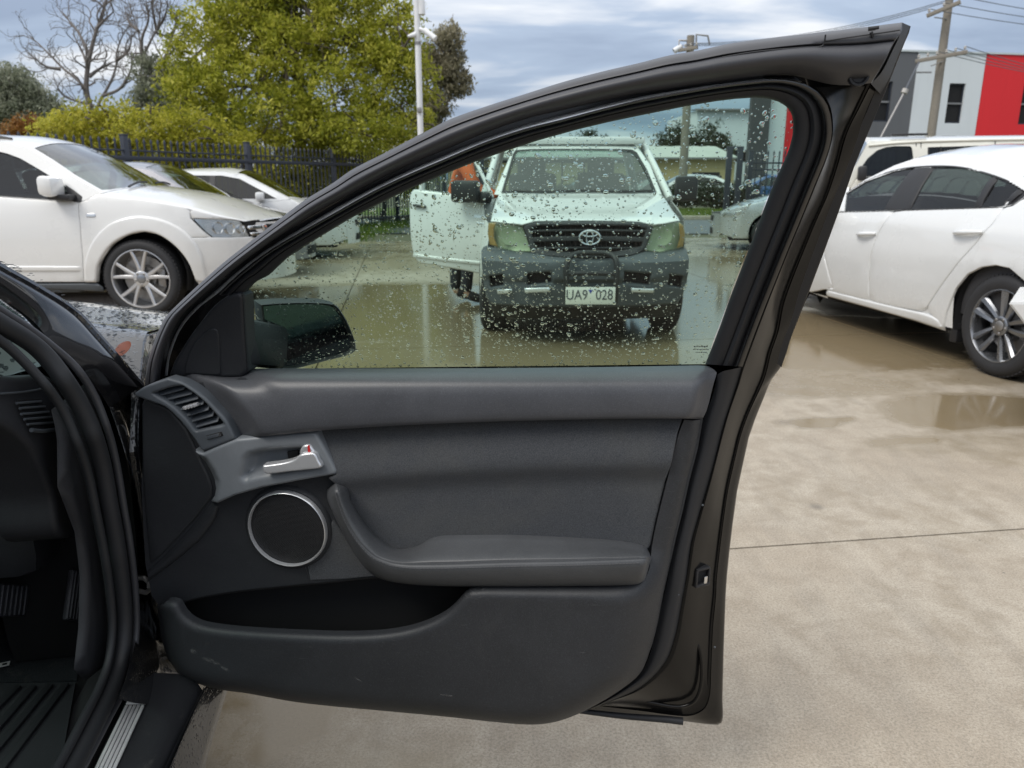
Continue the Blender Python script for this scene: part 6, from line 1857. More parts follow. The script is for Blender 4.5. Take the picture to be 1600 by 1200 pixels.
# ---- backing card of the trim, with the opening of the map pocket
card = [(228,640),(280,600),(380,592),(700,592),(1095,592)] + TRIM_R + [(238,930),(228,880),(222,760)]
POCKET_LIP = [(247,944),(262,943),(272,943.5),(277.5,951),(284,962),(296,973),(312,980),(344,985.5),(400,990.5),(480,994.5),(540,996),(592,994),(630,988.5),(660,980),(690,966),(710,950),(724,934),(736,925),(760,922.5)]
pock_top = [(275,946),(300,936),(360,925),(440,916),(520,908.5),(588,901.5),(680,901),(740,903),(765,925)]
hole = DOOR.pix([(277,948),(300,936),(360,925),(440,916),(520,908.5),(588,901.5),(680,901),(740,905),(740,925),(700,985),(640,1010),(480,1015),(330,1005),(288,985)], 0.02)
panel('door_card', DOOR, DOOR.pix(card, 0.02), 'dark_vinyl', door, 0.03, 0.022, holes=(hole,), bstep=0.012, back=0.02)
# pocket liner
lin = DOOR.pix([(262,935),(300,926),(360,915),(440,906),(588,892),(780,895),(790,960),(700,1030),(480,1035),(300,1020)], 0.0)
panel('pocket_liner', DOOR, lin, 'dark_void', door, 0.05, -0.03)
strip('pocket_roof', [([(270,950),(300,937),(360,926),(440,917),(520,909.5),(588,902.5),(680,902),(740,904)], 0.022), ([(266,930),(300,922),(360,912),(440,903),(520,896),(588,889),(680,889),(750,890)], -0.03)], 'dark_vinyl', n=60)
strip('card_edge', [(pock_top, 0.024), ([(x, y + 2.2) for x, y in pock_top], 0.020)], 'dull_rubber', n=60)
mb = MB()
bq = d3(np.array([(571, 1000)], float), 0.03)[0]
mb.lathe(bq - np.array([0, 0, 0.06]), (0.08, 0, 1), [(0.0, 0.066), (0.010, 0.0655), (0.014, 0.061), (0.015, 0.0), (0.018, -0.03)], 24)
tag(mb.obj('pocket_divider', 'dark_vinyl', door))

# ---- fabric insert
crease = DOOR.pix([(500,748),(560,740),(640,733),(720,729),(800,726),(900,723),(1080,719)], 0.05)
def t_fab(u, z, d):
    zc = np.polyval(np.polyfit(crease[:, 0], crease[:, 1], 2), u)
    h = z - zc
    return 0.053 - 0.30 * soft(h, 0.014) - 0.020 * sstep((0.002 - h) / 0.050)
fab = [(494,674),(500,672),(640,663),(800,657),(960,653),(1069,653),(1059,677),(1047,727),(1037,768),(1030,796),(1023,826),(1017,855),(1000,880),(700,890),(610,880),(570,850),(540,800),(526,755),(516,745),(528,738)]
panel('fabric_insert', DOOR, DOOR.pix(fab, 0.04), 'door_fabric', door, 0.012, t_fab, edge=0.004, bstep=0.01, back=0.012)

# ---- lower moulding: map pocket front and the strip up the rear edge
lip = curve(POCKET_LIP, 60)
low_out = np.vstack([curve([(1069,655),(1060,678),(1048,727),(1038,768),(1031,796),(1024,826),(1019,852),(1017,872),(1014,895),(1006,908),(985,916),(950,919),(870,921),(800,922)], 40)])
def low_t0(u, z): return 0.03 + 0.05 * sstep((0.62 - z) / 0.06)
outer = curve(TRIM_R, 120)
low_poly = np.vstack([low_out[::-1], outer, lip[1:]])     # anticlockwise or not is sorted out later
outer_uz = DOOR.pix(outer, 0.02)
tf_low = lambda u, z: 0.034 + 0.050 * sstep((0.640 - z) / 0.09)
lip_uz = DOOR.pix(lip, 0.0, tf_low)
lo_uz = DOOR.pix(low_out, 0.0, tf_low)
shelf_uz = DOOR.pix([(736,925),(760,922.5),(800,922),(870,921),(950,919),(985,916),(1000,911)], 0.0, tf_low)
lip_uz2 = np.vstack([lip_uz[:-2], shelf_uz])
low_uz = np.vstack([lo_uz[::-1], outer_uz, lip_uz[1:]])
def t_low(u, z, d):
    p = np.stack([u, z], 1)
    do = dist_line(p, outer_uz); dl = dist_line(p, lip_uz2)
    big = 0.024 + 0.062 * np.sin(np.clip(do / 0.085, 0, 1) * math.pi / 2) ** 0.8
    strip_ = 0.022 + 0.014 * sstep(do / 0.02)
    f = sstep((0.640 - z) / 0.09)
    t = strip_ * (1 - f) + big * f
    t = t + rnd_edge(do, 0.007, 0.009) + rnd_edge(dl, 0.014, 0.012)
    return t
LRING = [0.0007, 0.002, 0.004, 0.007, 0.0105, 0.014]
panel_rings('lower_trim', DOOR, low_uz, 'lower_vinyl', door, 0.010, t_low, LRING, bstep=0.005, back=0.012)

# ---- armrest with its pull
back = [(541,760),(545,768),(547,780),(557,798),(571,818),(587,836),(601,846),(612,853),(624,857),(640,855.5),(651,852.5),(661,847.5),(672,840.5),(684,836.5),(698,834.8),(740,834),(800,834),(850,836),(900,838.5),(940,841),(975,845),(1000,850),(1012,856)]
seam = [(524.5,754),(527,772),(534,796),(546,824),(564,850),(584,868.5),(600,875.5),(616,880.5),(640,883),(680,883),(720,882),(760,880.3),(800,879),(850,878),(900,876.8),(950,875),(990,873.3),(1018,871.5)]
low = [(511,765),(511,778),(515,790),(525,812),(537,836),(551,861),(562,877),(575,892),(592,903),(612,909),(640,913),(680,915.5),(740,917),(800,917.5),(870,917),(930,916.5),(975,915.5),(998,913),(1010,905)]
n = 130
Bk, Sm, Lw = curve(back, n), curve(seam, n), curve(low, n)
q = np.linspace(0, 1, n)
end = np.sqrt(np.clip(1 - (1 - np.clip(np.minimum(q / 0.030, (1 - q) / 0.022), 0, 1)) ** 2, 0, 1))
pull = 1 - sstep((q - 0.12) / 0.22)                      # 1 on the pull, 0 on the rest
rows = []
def arow(a, b_, s, tv_):
    px = (1 - s) * a + s * b_
    rows.append(d3(px, 0.018 + (tv_ - 0.018) * (0.25 + 0.75 * end)))
arow(Bk, Sm, 0.0, 0.018 + 0 * q)
arow(Bk, Sm, 0.04, 0.034 + 0.018 * pull)
arow(Bk, Sm, 0.22, 0.046 + 0.022 * pull)
arow(Bk, Sm, 0.45, 0.066 + 0.014 * pull)
arow(Bk, Sm, 0.66, 0.085 + 0.003 * pull)
arow(Bk, Sm, 0.84, 0.0965 - 0.004 * pull)
arow(Bk, Sm, 0.96, 0.1015 - 0.008 * pull)
arow(Bk, Sm, 1.0, 0.1000 - 0.008 * pull)
arow(Sm, Lw, 0.05, 0.1030 - 0.010 * pull)
arow(Sm, Lw, 0.30, 0.1020 - 0.014 * pull)
arow(Sm, Lw, 0.62, 0.0960 - 0.024 * pull)
arow(Sm, Lw, 0.86, 0.0860 - 0.034 * pull)
arow(Sm, Lw, 0.97, 0.0740 - 0.036 * pull)
arow(Sm, Lw, 1.0, 0.030 + 0 * q)
loft('armrest', rows, 'arm_vinyl', door, 1, False, 0)
for rr, rad in ((0, 0), (len(rows) - 1, 0)):
    pass
for endi in (0, -1):                                       # close both ends
    pts = [r_[endi] for r_ in rows]
    c = np.mean(pts, 0)
    new_obj('armrest_end', pts + [c], [(i, i + 1, len(pts)) for i in range(len(pts) - 1)], 'arm_vinyl', door, True, 80)
mb = MB()
for s_, side in ((0.90, 0), (0.16, 1)):
    line = (1 - s_) * Bk + s_ * Sm if side == 0 else (1 - s_) * Sm + s_ * Lw
    line = resample(line[3:-3], 300)
    P = d3(line, (0.1005 if side == 0 else 0.1042) - 0.010 * np.interp(np.linspace(0, 1, 300), q, pull))
    for i in range(0, 297, 3):
        mb.tube(P[i:i + 3], 0.00055, 5)
mb.obj('stitching', 'stitch', door)

# light scuffs left by shoes on the pocket front
def _scuff():
    b = NB('scuff_mark')
    tr = b.n('ShaderNodeBsdfTransparent'); d = b.n('ShaderNodeBsdfDiffuse'); d.inputs[0].default_value = (0.20, 0.20, 0.20, 1)
    m = b.n('ShaderNodeMixShader'); a = b.attr('fade')
    b.l(b.math('MULTIPLY', a.outputs['Fac'], b.ramp(b.noise(140, 4, 0.7), (0.35, 0.0), (0.6, 0.5))), m.inputs[0])
    b.l(tr.outputs[0], m.inputs[1]); b.l(d.outputs[0], m.inputs[2]); b.l(m.outputs[0], b.out.inputs[0])
    return b.m
M['scuff_mark'] = _scuff()
for cx_, cy_, rx_, ry_, rt in ((304,1016,7,5,0.6),(331,1031,17,4.5,0.35),(325,1004.5,6,2,-0.2),(352,1043,10,3,0.5),(990,915.5,12,2.5,-0.2),(942,1053,5,1.2,0.9),(700,1085,16,2,0.1),(560,1060,9,2,0.5),(905,1101,6,1.2,0.7)):
    pts = [(cx_ + rx_ * math.cos(a) * math.cos(rt) - ry_ * math.sin(a) * math.sin(rt), cy_ + rx_ * math.cos(a) * math.sin(rt) + ry_ * math.sin(a) * math.cos(rt)) for a in np.linspace(0, 6.283, 19)[:-1]]
    q = DOOR.pix(pts, 0.0, tf_low)
    V_, T_, _l, dd = cdt(q, 0.003, bstep=0.004)
    P_ = DOOR.P(V_[:, 0], V_[:, 1], t_low(V_[:, 0], V_[:, 1], dd) + 0.0012)
    o_ = new_obj('scuff', P_, [list(f) for f in T_], 'scuff_mark', door)
    at_ = o_.data.attributes.new('fade', 'FLOAT', 'POINT'); at_.data.foreach_set('value', np.clip(dd / max(dd.max(), 1e-6) * 1.3, 0, 1))

# ---- handle bezel, lever and lock tab
bez = [(304,703),(318,707),(340,697),(366,686.5),(371,684.8),(430,679),(486,674.2),(495,675.8),(512,706),(528,737),(524,741.5),(470,750.5),(410,762),(368,774),(341,786),(321,790),(331,778),(332.5,766),(320,740),(311,720)]
rec = DOOR.pix([(384,712),(392,704),(412,699),(440,696),(468,694.5),(482,696.5),(490,704),(498,719),(501,728),(480,733),(440,738.5),(416,741),(398,745),(386,749),(379,742)], 0.04)
fold = DOOR.pix([(304,703),(326,713),(340,735),(347,752),(345,768),(340,787)], 0.045)
def t_bez(u, z, d):
    p = np.stack([u, z], 1)
    ins = inside(p, rec)
    dr = dist_poly(p, rec)
    sd = np.where(ins, dr, -dr)
    t = 0.052 - 0.026 * sstep((sd + 0.003) / 0.019)
    left = u < np.interp(z, fold[::-1, 1], fold[::-1, 0])
    df = dist_line(p, fold)
    t = t - np.where(left, np.clip(df * 0.9, 0, 0.03), 0)
    return t
panel('handle_bezel', DOOR, DOOR.pix(bez, 0.048), 'bezel', door, 0.0055, t_bez, edge=0.006, edge_h=0.008, bstep=0.004, back=0.016, sharp=60)
lev = curve([(410,727.5),(430,725),(449,721.5),(461,717),(467,711.5),(473,709),(491,707.8),(498,719),(502.5,730),(478,734),(450,737.2),(418,740.6),(411.5,737)], 60)
panel('door_lever', DOOR, DOOR.pix(lev, 0.062), 'satin_metal', door, 0.004, lambda u, z, d: 0.064 + 0 * u, edge=0.0038, edge_h=0.004, bstep=0.003, back=0.016)
tabp = curve([(467,710),(469,702),(472.5,697.5),(480,695.5),(484,697),(489,703),(491.5,708),(480,709),(471,710)], 40)
tb = panel('lock_tab', DOOR, DOOR.pix(tabp, 0.058), 'satin_metal', door, 0.004, 0.057, edge=0.004, bstep=0.003, back=0.012)
panel('lock_mark', DOOR, DOOR.pix([(479.6,697.0),(482.8,696.8),(484.4,707.6),(480.6,708)], 0.060), 'red', door, 0.004, 0.0580, back=0.002)
panel('lever_recess', DOOR, DOOR.pix(round_poly([(448,706),(466,704),(465,716),(450,717)], 2), 0.034), 'dark_void', door, 0.006, 0.0335, edge=0.001, back=0.003)

# ---- dash end cap and its curved strip
cap = [(218,634),(222,623),(262,640),(290,672),(304,702),(314,724),(324,744),(330,762),(330,778),(320,791),(302,814),(280,838),(252,867),(229,889),(224,830),(219,740)]
panel('end_cap', DOOR, DOOR.pix(cap, 0.03), 'dark_vinyl', door, 0.02, lambda u, z, d: 0.026 - 0.012 * sstep((0.03 - u) / 0.05), edge=0.006, bstep=0.008, back=0.02)
strip('cap_strip', [([(331,784),(322,796),(304,819),(282,843),(254,872),(230,893)], 0.024), ([(337,790),(327,803),(308,826),(286,849),(257,879),(231,899)], 0.032), ([(341,791),(333,812),(314,838),(290,860),(258,886),(230,906)], 0.029), ([(342,793),(334,815),(315,841),(291,863),(259,889),(230,910)], 0.018)], 'dark_vinyl', n=40, sub=3)

# ---- speaker
sq = DOOR.pix([(448, 828)], 0.034)
sc_ = DOOR.P(sq[:, 0], sq[:, 1], 0.024)[0]
srad = 0.0605 * np.linalg.norm(sc_ - EYE) / 1.2 * 1.0
mb = MB(); mb.lathe(sc_, DOOR.n, [(srad * 0.935, 0.004), (srad * 0.942, 0.0105), (srad * 0.955, 0.0125), (srad * 0.975, 0.0115), (srad, 0.006), (srad * 1.005, -0.006)], 72); mb.obj('speaker_ring', 'satin_metal', door)
mb = MB(); mb.lathe(sc_, DOOR.n, [(0.0, 0.0095), (srad * 0.3, 0.0093), (srad * 0.6, 0.0082), (srad * 0.85, 0.006), (srad * 0.95, 0.003)], 64); mb.obj('speaker_grille', 'speaker_mesh', door)
mb = MB(); mb.lathe(sc_, DOOR.n, [(srad * 1.0, 0.004), (srad * 1.04, 0.004), (srad * 1.09, 0.001), (srad * 1.12, -0.004)], 64); mb.obj('speaker_surround', 'dark_vinyl', door)
tube('card_seam', d3(curve([(410,763),(414,770),(420,777)], 14), 0.0225), 0.0012, 'dull_rubber', door, 6)
tube('card_seam', d3(curve([(476,884),(479,892),(483,908)], 14), 0.0225), 0.0012, 'dull_rubber', door, 6)
ins2 = [(480,882),(500,868),(512,846),(516,820),(520,812),(540,840),(560,868),(580,892),(590,900),(540,905),(484.5,907)]
panel('fabric_gusset', DOOR, DOOR.pix(ins2, 0.024), 'door_fabric', door, 0.012, 0.0245, edge=0.003, bstep=0.006)

# ---- air vent in the door
vent = curve([(211,614),(226,604),(246,596),(264,590)], 16)
vent = np.vstack([vent, curve([(264,590),(290,598),(320,618),(340,638),(356,656),(370,685)], 26)[1:], curve([(370,685),(345,695),(320,704)], 8)[1:], curve([(316,703),(308,690),(292,668),(276,650),(260,636),(240,628),(220,621),(211,618)], 26)])
opening = np.vstack([curve([(238,615),(262,607),(280,603.5),(286,604.5)], 12), curve([(288,606),(312,623),(338,650),(349,663)], 14), curve([(348,664.5),(326,669),(306,673.5)], 8), curve([(304,672),(292,656),(276,640),(260,628),(246,620)], 14)])
vo_uz = DOOR.pix(vent, 0.045)
tvent = lambda u, z, d: 0.050 + 0.0 * u
vp = panel('door_vent', DOOR, vo_uz, 'vent_grey', door, 0.010, tvent, holes=(DOOR.pix(opening, 0.05),), edge=0.005, edge_h=0.006, bstep=0.005, back=0.022)
panel('vent_throat', DOOR, DOOR.pix(opening, 0.05) + np.array([[0.0, 0.0]]), 'dark_void', door, 0.02, 0.010)
sl = [((244,619),(288,607)), ((253,626.5),(300,614.5)), ((266,634),(310,622)), ((277,641.5),(318,630.5)), ((287,651),(326,639.5)), ((296,659.5),(333,649)), ((303,668.5),(341,657.5))]
for a, b_ in sl:
    P = d3(np.array([a, b_], float), 0.040)
    ax = P[1] - P[0]; L = np.linalg.norm(ax); ax /= L
    dn = DOOR.n * 0.9 - np.array([0, 0, 0.5]); dn -= ax * (dn @ ax); dn /= np.linalg.norm(dn)
    mb = MB(); mb.box(P.mean(0) - dn * 0.008, (L, 0.020, 0.0018), [ax, dn, np.cross(ax, dn)], 0.0006)
    mb.obj('vent_slat', 'vent_grey', door)
P = d3(np.array([(287,637.5),(310,631)], float), 0.047)
ax = P[1] - P[0]; L = np.linalg.norm(ax); ax /= L
mb = MB(); mb.box(P.mean(0), (L, 0.010, 0.0065), [ax, DOOR.n, np.cross(ax, DOOR.n)], 0.002)
for k in range(4): mb.box(P[0] + ax * L * (0.2 + 0.2 * k) + DOOR.n * 0.005, (0.0012, 0.002, 0.0066), [ax, DOOR.n, np.cross(ax, DOOR.n)])
mb.obj('vent_tab', 'satin_metal', door)
P = d3(np.array([(323,684),(348,677.5)], float), 0.050)
ax = P[1] - P[0]; L = np.linalg.norm(ax); ax /= L
up = np.cross(ax, DOOR.n); up = up if up[2] > 0 else -up
mb = MB(); mb.box(P.mean(0) - DOOR.n * 0.001, (L, 0.004, 0.0085), [ax, DOOR.n, up], 0.0015); mb.obj('wheel_slot', 'dark_void', door)
mb = MB()
for k in range(9): mb.box(P[0] + ax * L * (0.05 + 0.08 * k) , (0.0014, 0.006, 0.0062), [ax, DOOR.n, up], 0.0004)
mb.box(P[0] + ax * L * 0.4 - DOOR.n * 0.001, (L * 0.75, 0.005, 0.006), [ax, DOOR.n, up], 0.001)
mb.obj('vent_wheel', 'vent_grey', door)
mb = MB()
for k in (0.80, 0.88): mb.tube([P[0] + ax * L * k + DOOR.n * 0.0018 + up * 0.003, P[0] + ax * L * (k - 0.02) + DOOR.n * 0.0018 - up * 0.003], 0.0007, 5)
mb.obj('vent_mark', 'stitch', door)

# ---- exterior mirror, seen through the pane
mc = d3(np.array([(484, 526)], float), -0.17)[0]
MR = Surf((mc[0], mc[1]), (0.88, 0.475))
rim = MR.pix(curve([(404,474),(440,471.5),(490,471),(522,475),(534,489),(546,512),(555.5,540),(554,548),(540,555),(505,564),(470,573),(448,577),(432,574),(420,555),(408,515)], 60)[:-1], 0.0)
cen = rim.mean(0)
rows = []
for k, t in ((0.90, -0.004), (0.93, 0.008), (0.97, 0.010), (1.0, 0.004), (1.02, -0.02), (1.0, -0.05), (0.90, -0.085), (0.70, -0.11), (0.40, -0.125), (0.02, -0.13)):
    r_ = cen + (rim - cen) * k
    rows.append(MR.P(r_[:, 0], r_[:, 1], t))
hs = loft('mirror_housing', rows, 'black_plastic', door, 1, False, 60, closed_c=True)
gl = cen + (rim - cen) * 0.925
panel('mirror_glass', MR, gl, 'mirror', door, 0.03, -0.002)
a0 = d3(np.array([(392, 548)], float), -0.10)[0]
mb = MB()
p0 = d3(np.array([(383,535)], float), -0.045)[0]; p1 = mc - 0.075 * MR.du - np.array([0, 0, 0.012])
ax_ = p1 - p0; La = np.linalg.norm(ax_); ax_ /= La; ay_ = np.cross((0, 0, 1.0), ax_); ay_ /= np.linalg.norm(ay_)
mb.box((p0 + p1) / 2, (La + 0.05, 0.055, 0.085), [ax_, ay_, np.cross(ax_, ay_)], 0.024)
mb.obj('mirror_arm', 'dull_rubber', door)
# ------------------------------------------------------------------ the rest of the black sedan: body, door opening, cabin
class Own(Car):
    def __init__(s):
        (s.ua, la, ka), (s.ub, lb, kb) = ((-3.45, 0.7, 0.3), (1.48, 0.5, 0.16))
        zk, wk = [0.15, 0.30, 0.60, 0.85, 0.95, 1.41], [0.84, 0.905, 0.925, 0.93, 0.91, 0.66]
        def hw(u, z):
            W = np.interp(z, zk, wk)
            a = np.clip((s.ua + la - u) / la, 0, 1.2); b = np.clip((u - (s.ub - lb)) / lb, 0, 1.2)
            return W * (1 - ka * a ** 2.6) * (1 - kb * b ** 2.6)
        s.hw = hw
        s.S = Surf((-0.70 - 0.982 * 0.93, 1.30 - 0.19 * 0.93), (-0.19, 0.982), hw)
        s.root = own
OC = Own()
def a3(pts, t=0.0):
    q = OC.S.pix(pts, t)
    return OC.S.P(q[:, 0], q[:, 1], t)
Ep = OC.pix([(216,602),(165,548),(112,488),(55,451),(0,421)])
OC.edge(list(map(tuple, Ep)) + [(-0.62, 1.28), (-0.95, 1.395), (-1.4, 1.415), (-2.0, 1.36), (-2.7, 1.08), (-2.9, 1.0), (-3.3, 0.98), (-3.45, 0.92),
        (0.3, 0.945), (0.5, 0.922), (0.8, 0.885), (1.15, 0.82), (1.48, 0.68)], [(-3.45, 0.0), (-3.2, 0.03), (-2.5, 0.07), (-1.5, 0.06), (-0.6, 0.08), (0.1, 0.06), (0.5, 0.075), (0.9, 0.10), (1.25, 0.08), (1.48, 0.0)])
uA = Ep[0][0]
# front wing and bonnet, wet with rain
wing = np.vstack([OC.topline(uA, 1.48, 16), [(1.48, 0.30), (1.12, 0.22)], arc_pts(0.62, 0.34, 0.38, -18, 198, 20), [(0.20, 0.28), (0.14, 0.5), (0.10, 0.75)]])
OC.side('front_wing', wing, 'wet_black_paint', step=0.06, bstep=0.03)
cowl = [(uA + 0.02, 1), (uA + 0.16, 0.5), (uA + 0.2, 0), (uA + 0.16, -0.5), (uA + 0.02, -1)]
OC.top('bonnet', np.vstack([cowl, [(1.48, -1), (1.48, 1)]]), 'wet_black_paint', step=0.08)
OC.end('front_bumper', [(-1, 0.22), (1, 0.22), (1, 0.68), (-1, 0.68)], 'black_paint', 1.48, 1, 0.14)
OC.end('tail', [(-1, 0.25), (1, 0.25), (1, 0.92), (-1, 0.92)], 'black_paint', -3.45, -1, 0.12)
hs = np.array([(uA - 0.06, -0.90), (uA + 0.10, -0.5), (uA + 0.14, 0), (uA + 0.10, 0.5), (uA - 0.06, 0.90), (-0.80, 0.86), (-0.76, 0.3), (-0.76, -0.3), (-0.80, -0.86)])
rs = np.array([(-2.12, -0.82), (-2.08, 0), (-2.12, 0.82), (-2.68, 0.86), (-2.74, 0), (-2.68, -0.86)])
OC.top('windscreen', hs, 'screen_glass', t=-0.004)
OC.top('rear_screen', rs, 'tinted_glass', t=-0.004)
OC.top('roof', np.vstack([cowl[::-1], [(-2.75, 1), (-2.80, 0), (-2.75, -1)]]), 'black_paint', holes=(hs, rs))
OC.top('boot_lid', np.array([(-2.75, -1), (-2.80, 0), (-2.75, 1), (-3.45, 1), (-3.45, -1)]), 'black_paint')
w2 = np.array([(-1.10, 0.96), (-1.02, 1.33), (-1.55, 1.34), (-2.02, 1.20), (-2.2, 1.0)])
rear = np.vstack([[(-1.02, 0.30), (-1.04, 0.9), (-0.96, 1.395)], OC.topline(-0.98, -3.45, 24), [(-3.45, 0.3), (-2.75, 0.22)], arc_pts(-2.30, 0.34, 0.38, -18, 198, 18)[::-1][::-1] if False else arc_pts(-2.30, 0.34, 0.38, 198, -18, 18), [(-1.85, 0.25)]])
OC.side('rear_side', rear, 'black_paint', holes=(w2,), step=0.12)
OC.side('rear_glass', w2, 'tinted_glass', t=-0.01, edge=0)
fd = np.array([(-1.02, 0.30), (-1.04, 0.9), (0.10, 0.92), (0.14, 0.5), (0.18, 0.30)])
panel('far_door', OC.S, fd, 'black_paint', own, 0.1, 0.0, 0.008, 0.01, (), 0, -1, 0.05)
fw = np.vstack([[(-1.04, 0.9)], OC.topline(-0.98, uA, 14)[:], [(0.10, 0.92)]])
fwh = np.array([(-0.98, 0.95), (-0.90, 1.34), (-0.6, 1.22), (-0.2, 1.02), (-0.05, 0.95)])
panel('far_window_frame', OC.S, fw, 'black_paint', own, 0.1, 0.0, 0, None, (fwh,), 0, -1, 0.05)
panel('far_glass', OC.S, fwh, 'car_glass', own, 0.2, -0.01, 0, None, (), 0, -1, 0.1)
for uu in (0.62, -2.30): OC.arch(uu, 0.35, 0.39)
OC.wheel(0.62, 0.335, 0.225, 0.225, 'five', spin=R(20))
OC.wheel(-2.30, 0.335, 0.225, 0.225, 'five', spin=R(50))
OC.box('underbody', (-0.9, 0, 0.19), (4.4, 1.5, 0.06), 'dark_void', 0.02)
patch_uz = OC.pix([(191, 545)], 0.0)[0]
OC.side('painted_reflection', patch_uz + np.array([(math.cos(a) * 0.055, math.sin(a) * 0.010) for a in np.linspace(0, 6.283, 25)[:-1]]), 'reflection_orange', t=0.0012, edge=0, step=0.02, bstep=0.02)  # flat patch: an orange reflection painted onto the wing

M['bead_water'] = mat_glass('bead_water', (0.30, 0.32, 0.34), 0.5, 0.15)
def beads():
    V, F = [], []; base = 0
    def dome(P, r, n, a, b_):
        nonlocal base
        seg = 7
        for k, h in ((1.0, 0.0), (0.7, 0.22), (0.0, 0.32)):
            if k == 0: V.append(P + n * r * h); continue
            for j in range(seg):
                th = 2 * math.pi * j / seg
                V.append(P + r * k * (math.cos(th) * a + math.sin(th) * b_) + n * r * h)
        for j in range(seg):
            F.append((base + j, base + (j + 1) % seg, base + seg + (j + 1) % seg, base + seg + j)); F.append((base + seg + j, base + seg + (j + 1) % seg, base + 2 * seg))
        base += 2 * seg + 1
    up = np.array([0, 0, 1.0])
    for _ in range(700):
        u = RNG.uniform(0.05, 1.1); z = float(OC.E(np.array(u))) - RNG.uniform(0.004, 0.22)
        P = OC.S.P(np.array(u), np.array(z), 0.0005)
        dome(P, RNG.uniform(0.002, 0.0055), OC.S.n, OC.S.du, up)
    for _ in range(1000):
        u = RNG.uniform(0.1, 1.2); v = RNG.uniform(0.35, 0.99)
        P = OC.tmap(np.array(u), np.array(v), 0.0005)
        dome(P, RNG.uniform(0.0025, 0.006), up, OC.S.du, OC.S.n)
    for _ in range(420):
        u = RNG.uniform(-0.6, uA); P = OC.S.P(np.array(u), OC.E(np.array(u)), RNG.uniform(0.004, 0.024)) + np.array([0, 0, 0.006])
        dome(P, RNG.uniform(0.0015, 0.0035), up, OC.S.du, OC.S.n)
    return tag(new_obj('rain_beads', np.vstack(V), F, 'bead_water', own, True, 80), kind='stuff')
beads()
# ---- pillar beside the opening, flange, rubber seal
def astrip(name, rows, mat, n=60, sub=1, sharp=60):
    return loft(name, [a3(curve(c, n), t) for c, t in rows], mat, own, sub, False, sharp)
rowA = [(-70,385),(0,424),(56,455),(112,491),(150,531),(186,572),(216,607)]
rowB = [(-70,432),(0,466),(50,500),(80,534),(120,569),(150,605),(171,637)]
astrip('pillar', [([(x + 3, y - 4) for x, y in rowA], 0.012), (rowA, 0.020), ([(0.5 * (a[0] + b_[0]), 0.5 * (a[1] + b_[1])) for a, b_ in zip(rowA, rowB)], 0.008), (rowB, -0.008)], 'black_paint', 60, 3)
# gutter along the pillar, speckled with rain
P = a3(curve([(x + 2, y - 3) for x, y in rowA], 60), 0.016)
V, F = tube_geo(P, 0.009, 8)
new_obj('gutter', V, F, 'wet_black_paint', own)
SEAL_C = [(-60,470),(0,505),(60,545),(105,600),(138,660),(158,720),(171,790),(182,850),(191,920),(194,980),(187,1040),(171,1085),(150,1128),(108,1208),(50,1300)]
mb = MB()
mb.tube(a3(curve(SEAL_C, 120), -0.014), 0.0145, 14)
so = mb.obj('door_opening_seal', 'dull_rubber', own)
tube('seal_lip', a3(curve([(-55,445),(0,484),(40,510),(80,540),(120,576),(148,620),(168,670),(181,720),(193,790),(203,850),(211,920),(213,985),(205,1040),(192,1080),(170,1122),(128,1200),(70,1290)], 120), -0.006), 0.0065, 'rubber', own, 10)
tube('seal_lip', a3(curve([(-60,500),(0,532),(48,576),(92,630),(120,690),(137,740),(150,800),(162,860),(171,920),(175,980),(169,1035),(155,1075),(133,1118),(92,1195),(30,1290)], 120), -0.026), 0.0075, 'dull_rubber', own, 10)
astrip('pillar_flange', [([(20,474),(80,527),(120,562),(150,598),(172,632),(190,684),(199,722),(209,790),(216,850),(222,905)], 0.004), ([(22,476),(81,530),(121,565.5),(151,602),(173,637),(190.6,690),(199.6,728),(209.6,796),(216.6,856),(222.4,911)], 0.009)], 'steel', 60) if False else None
# hinge post curving into the sill
Lr = [(171,636),(190,690),(200,730),(208,800),(214,860),(217,920),(216,985),(208,1040),(196,1080),(174,1124),(132,1204),(80,1300)]
Rr = [(219,606),(220,690),(222,760),(226,840),(231,905),(240,950),(254,995),(262,1030),(281,1052),(266,1085),(232,1150),(160,1300)]
pl, pr = curve(Lr, 90), curve(Rr, 90)
def zsill(P, q): return P
tl = np.interp(np.linspace(0, 1, 90), [0, 0.45, 0.62, 1], [-0.010, -0.012, -0.010, -0.010])
tr = np.interp(np.linspace(0, 1, 90), [0, 0.45, 0.62, 1], [-0.030, -0.020, 0.030, 0.040])
rows = [a3((1 - k) * pl + k * pr, (1 - k) * tl + k * tr - 0.014 * math.sin(math.pi * k)) for k in (0, 0.25, 0.5, 0.75, 1.0)]
loft('hinge_post', rows, 'black_paint', own, 2, False, 60)
# sill: moulding, metal plate, painted skirt
zS = 0.325
g3 = lambda pts, z=zS: np.array([on_ground(x, y, z) for x, y in pts])
sl_in = g3([(207,1056),(192,1082),(172,1120),(132,1200),(82,1300)])
sl_out = g3([(318,1064),(300,1100),(283,1134),(252,1198),(205,1292)], zS - 0.012)
sk1 = g3([(356,1076),(346,1110),(338,1136),(320,1200),(296,1292)], 0.20)
m1 = curve(sl_in, 40); m2 = curve(sl_out, 40); m3 = curve(sk1, 40)
mid = 0.55 * m2 + 0.45 * m1 + np.array([0, 0, 0.012])
M['sill_plastic'] = mat_grain('sill_plastic', (0.022, 0.023, 0.026), 900, 0.5, 0.35, 0.0006, scuff=0.2, dust=0.5)
loft('sill', [m1 - np.array([0, 0, 0.01]), 0.9 * m1 + 0.1 * m2 + np.array([0, 0, 0.004]), mid, 0.15 * m1 + 0.85 * m2 + np.array([0, 0, 0.004]), m2 - np.array([0, 0, 0.03])], 'sill_plastic', own, 3, False, 60)
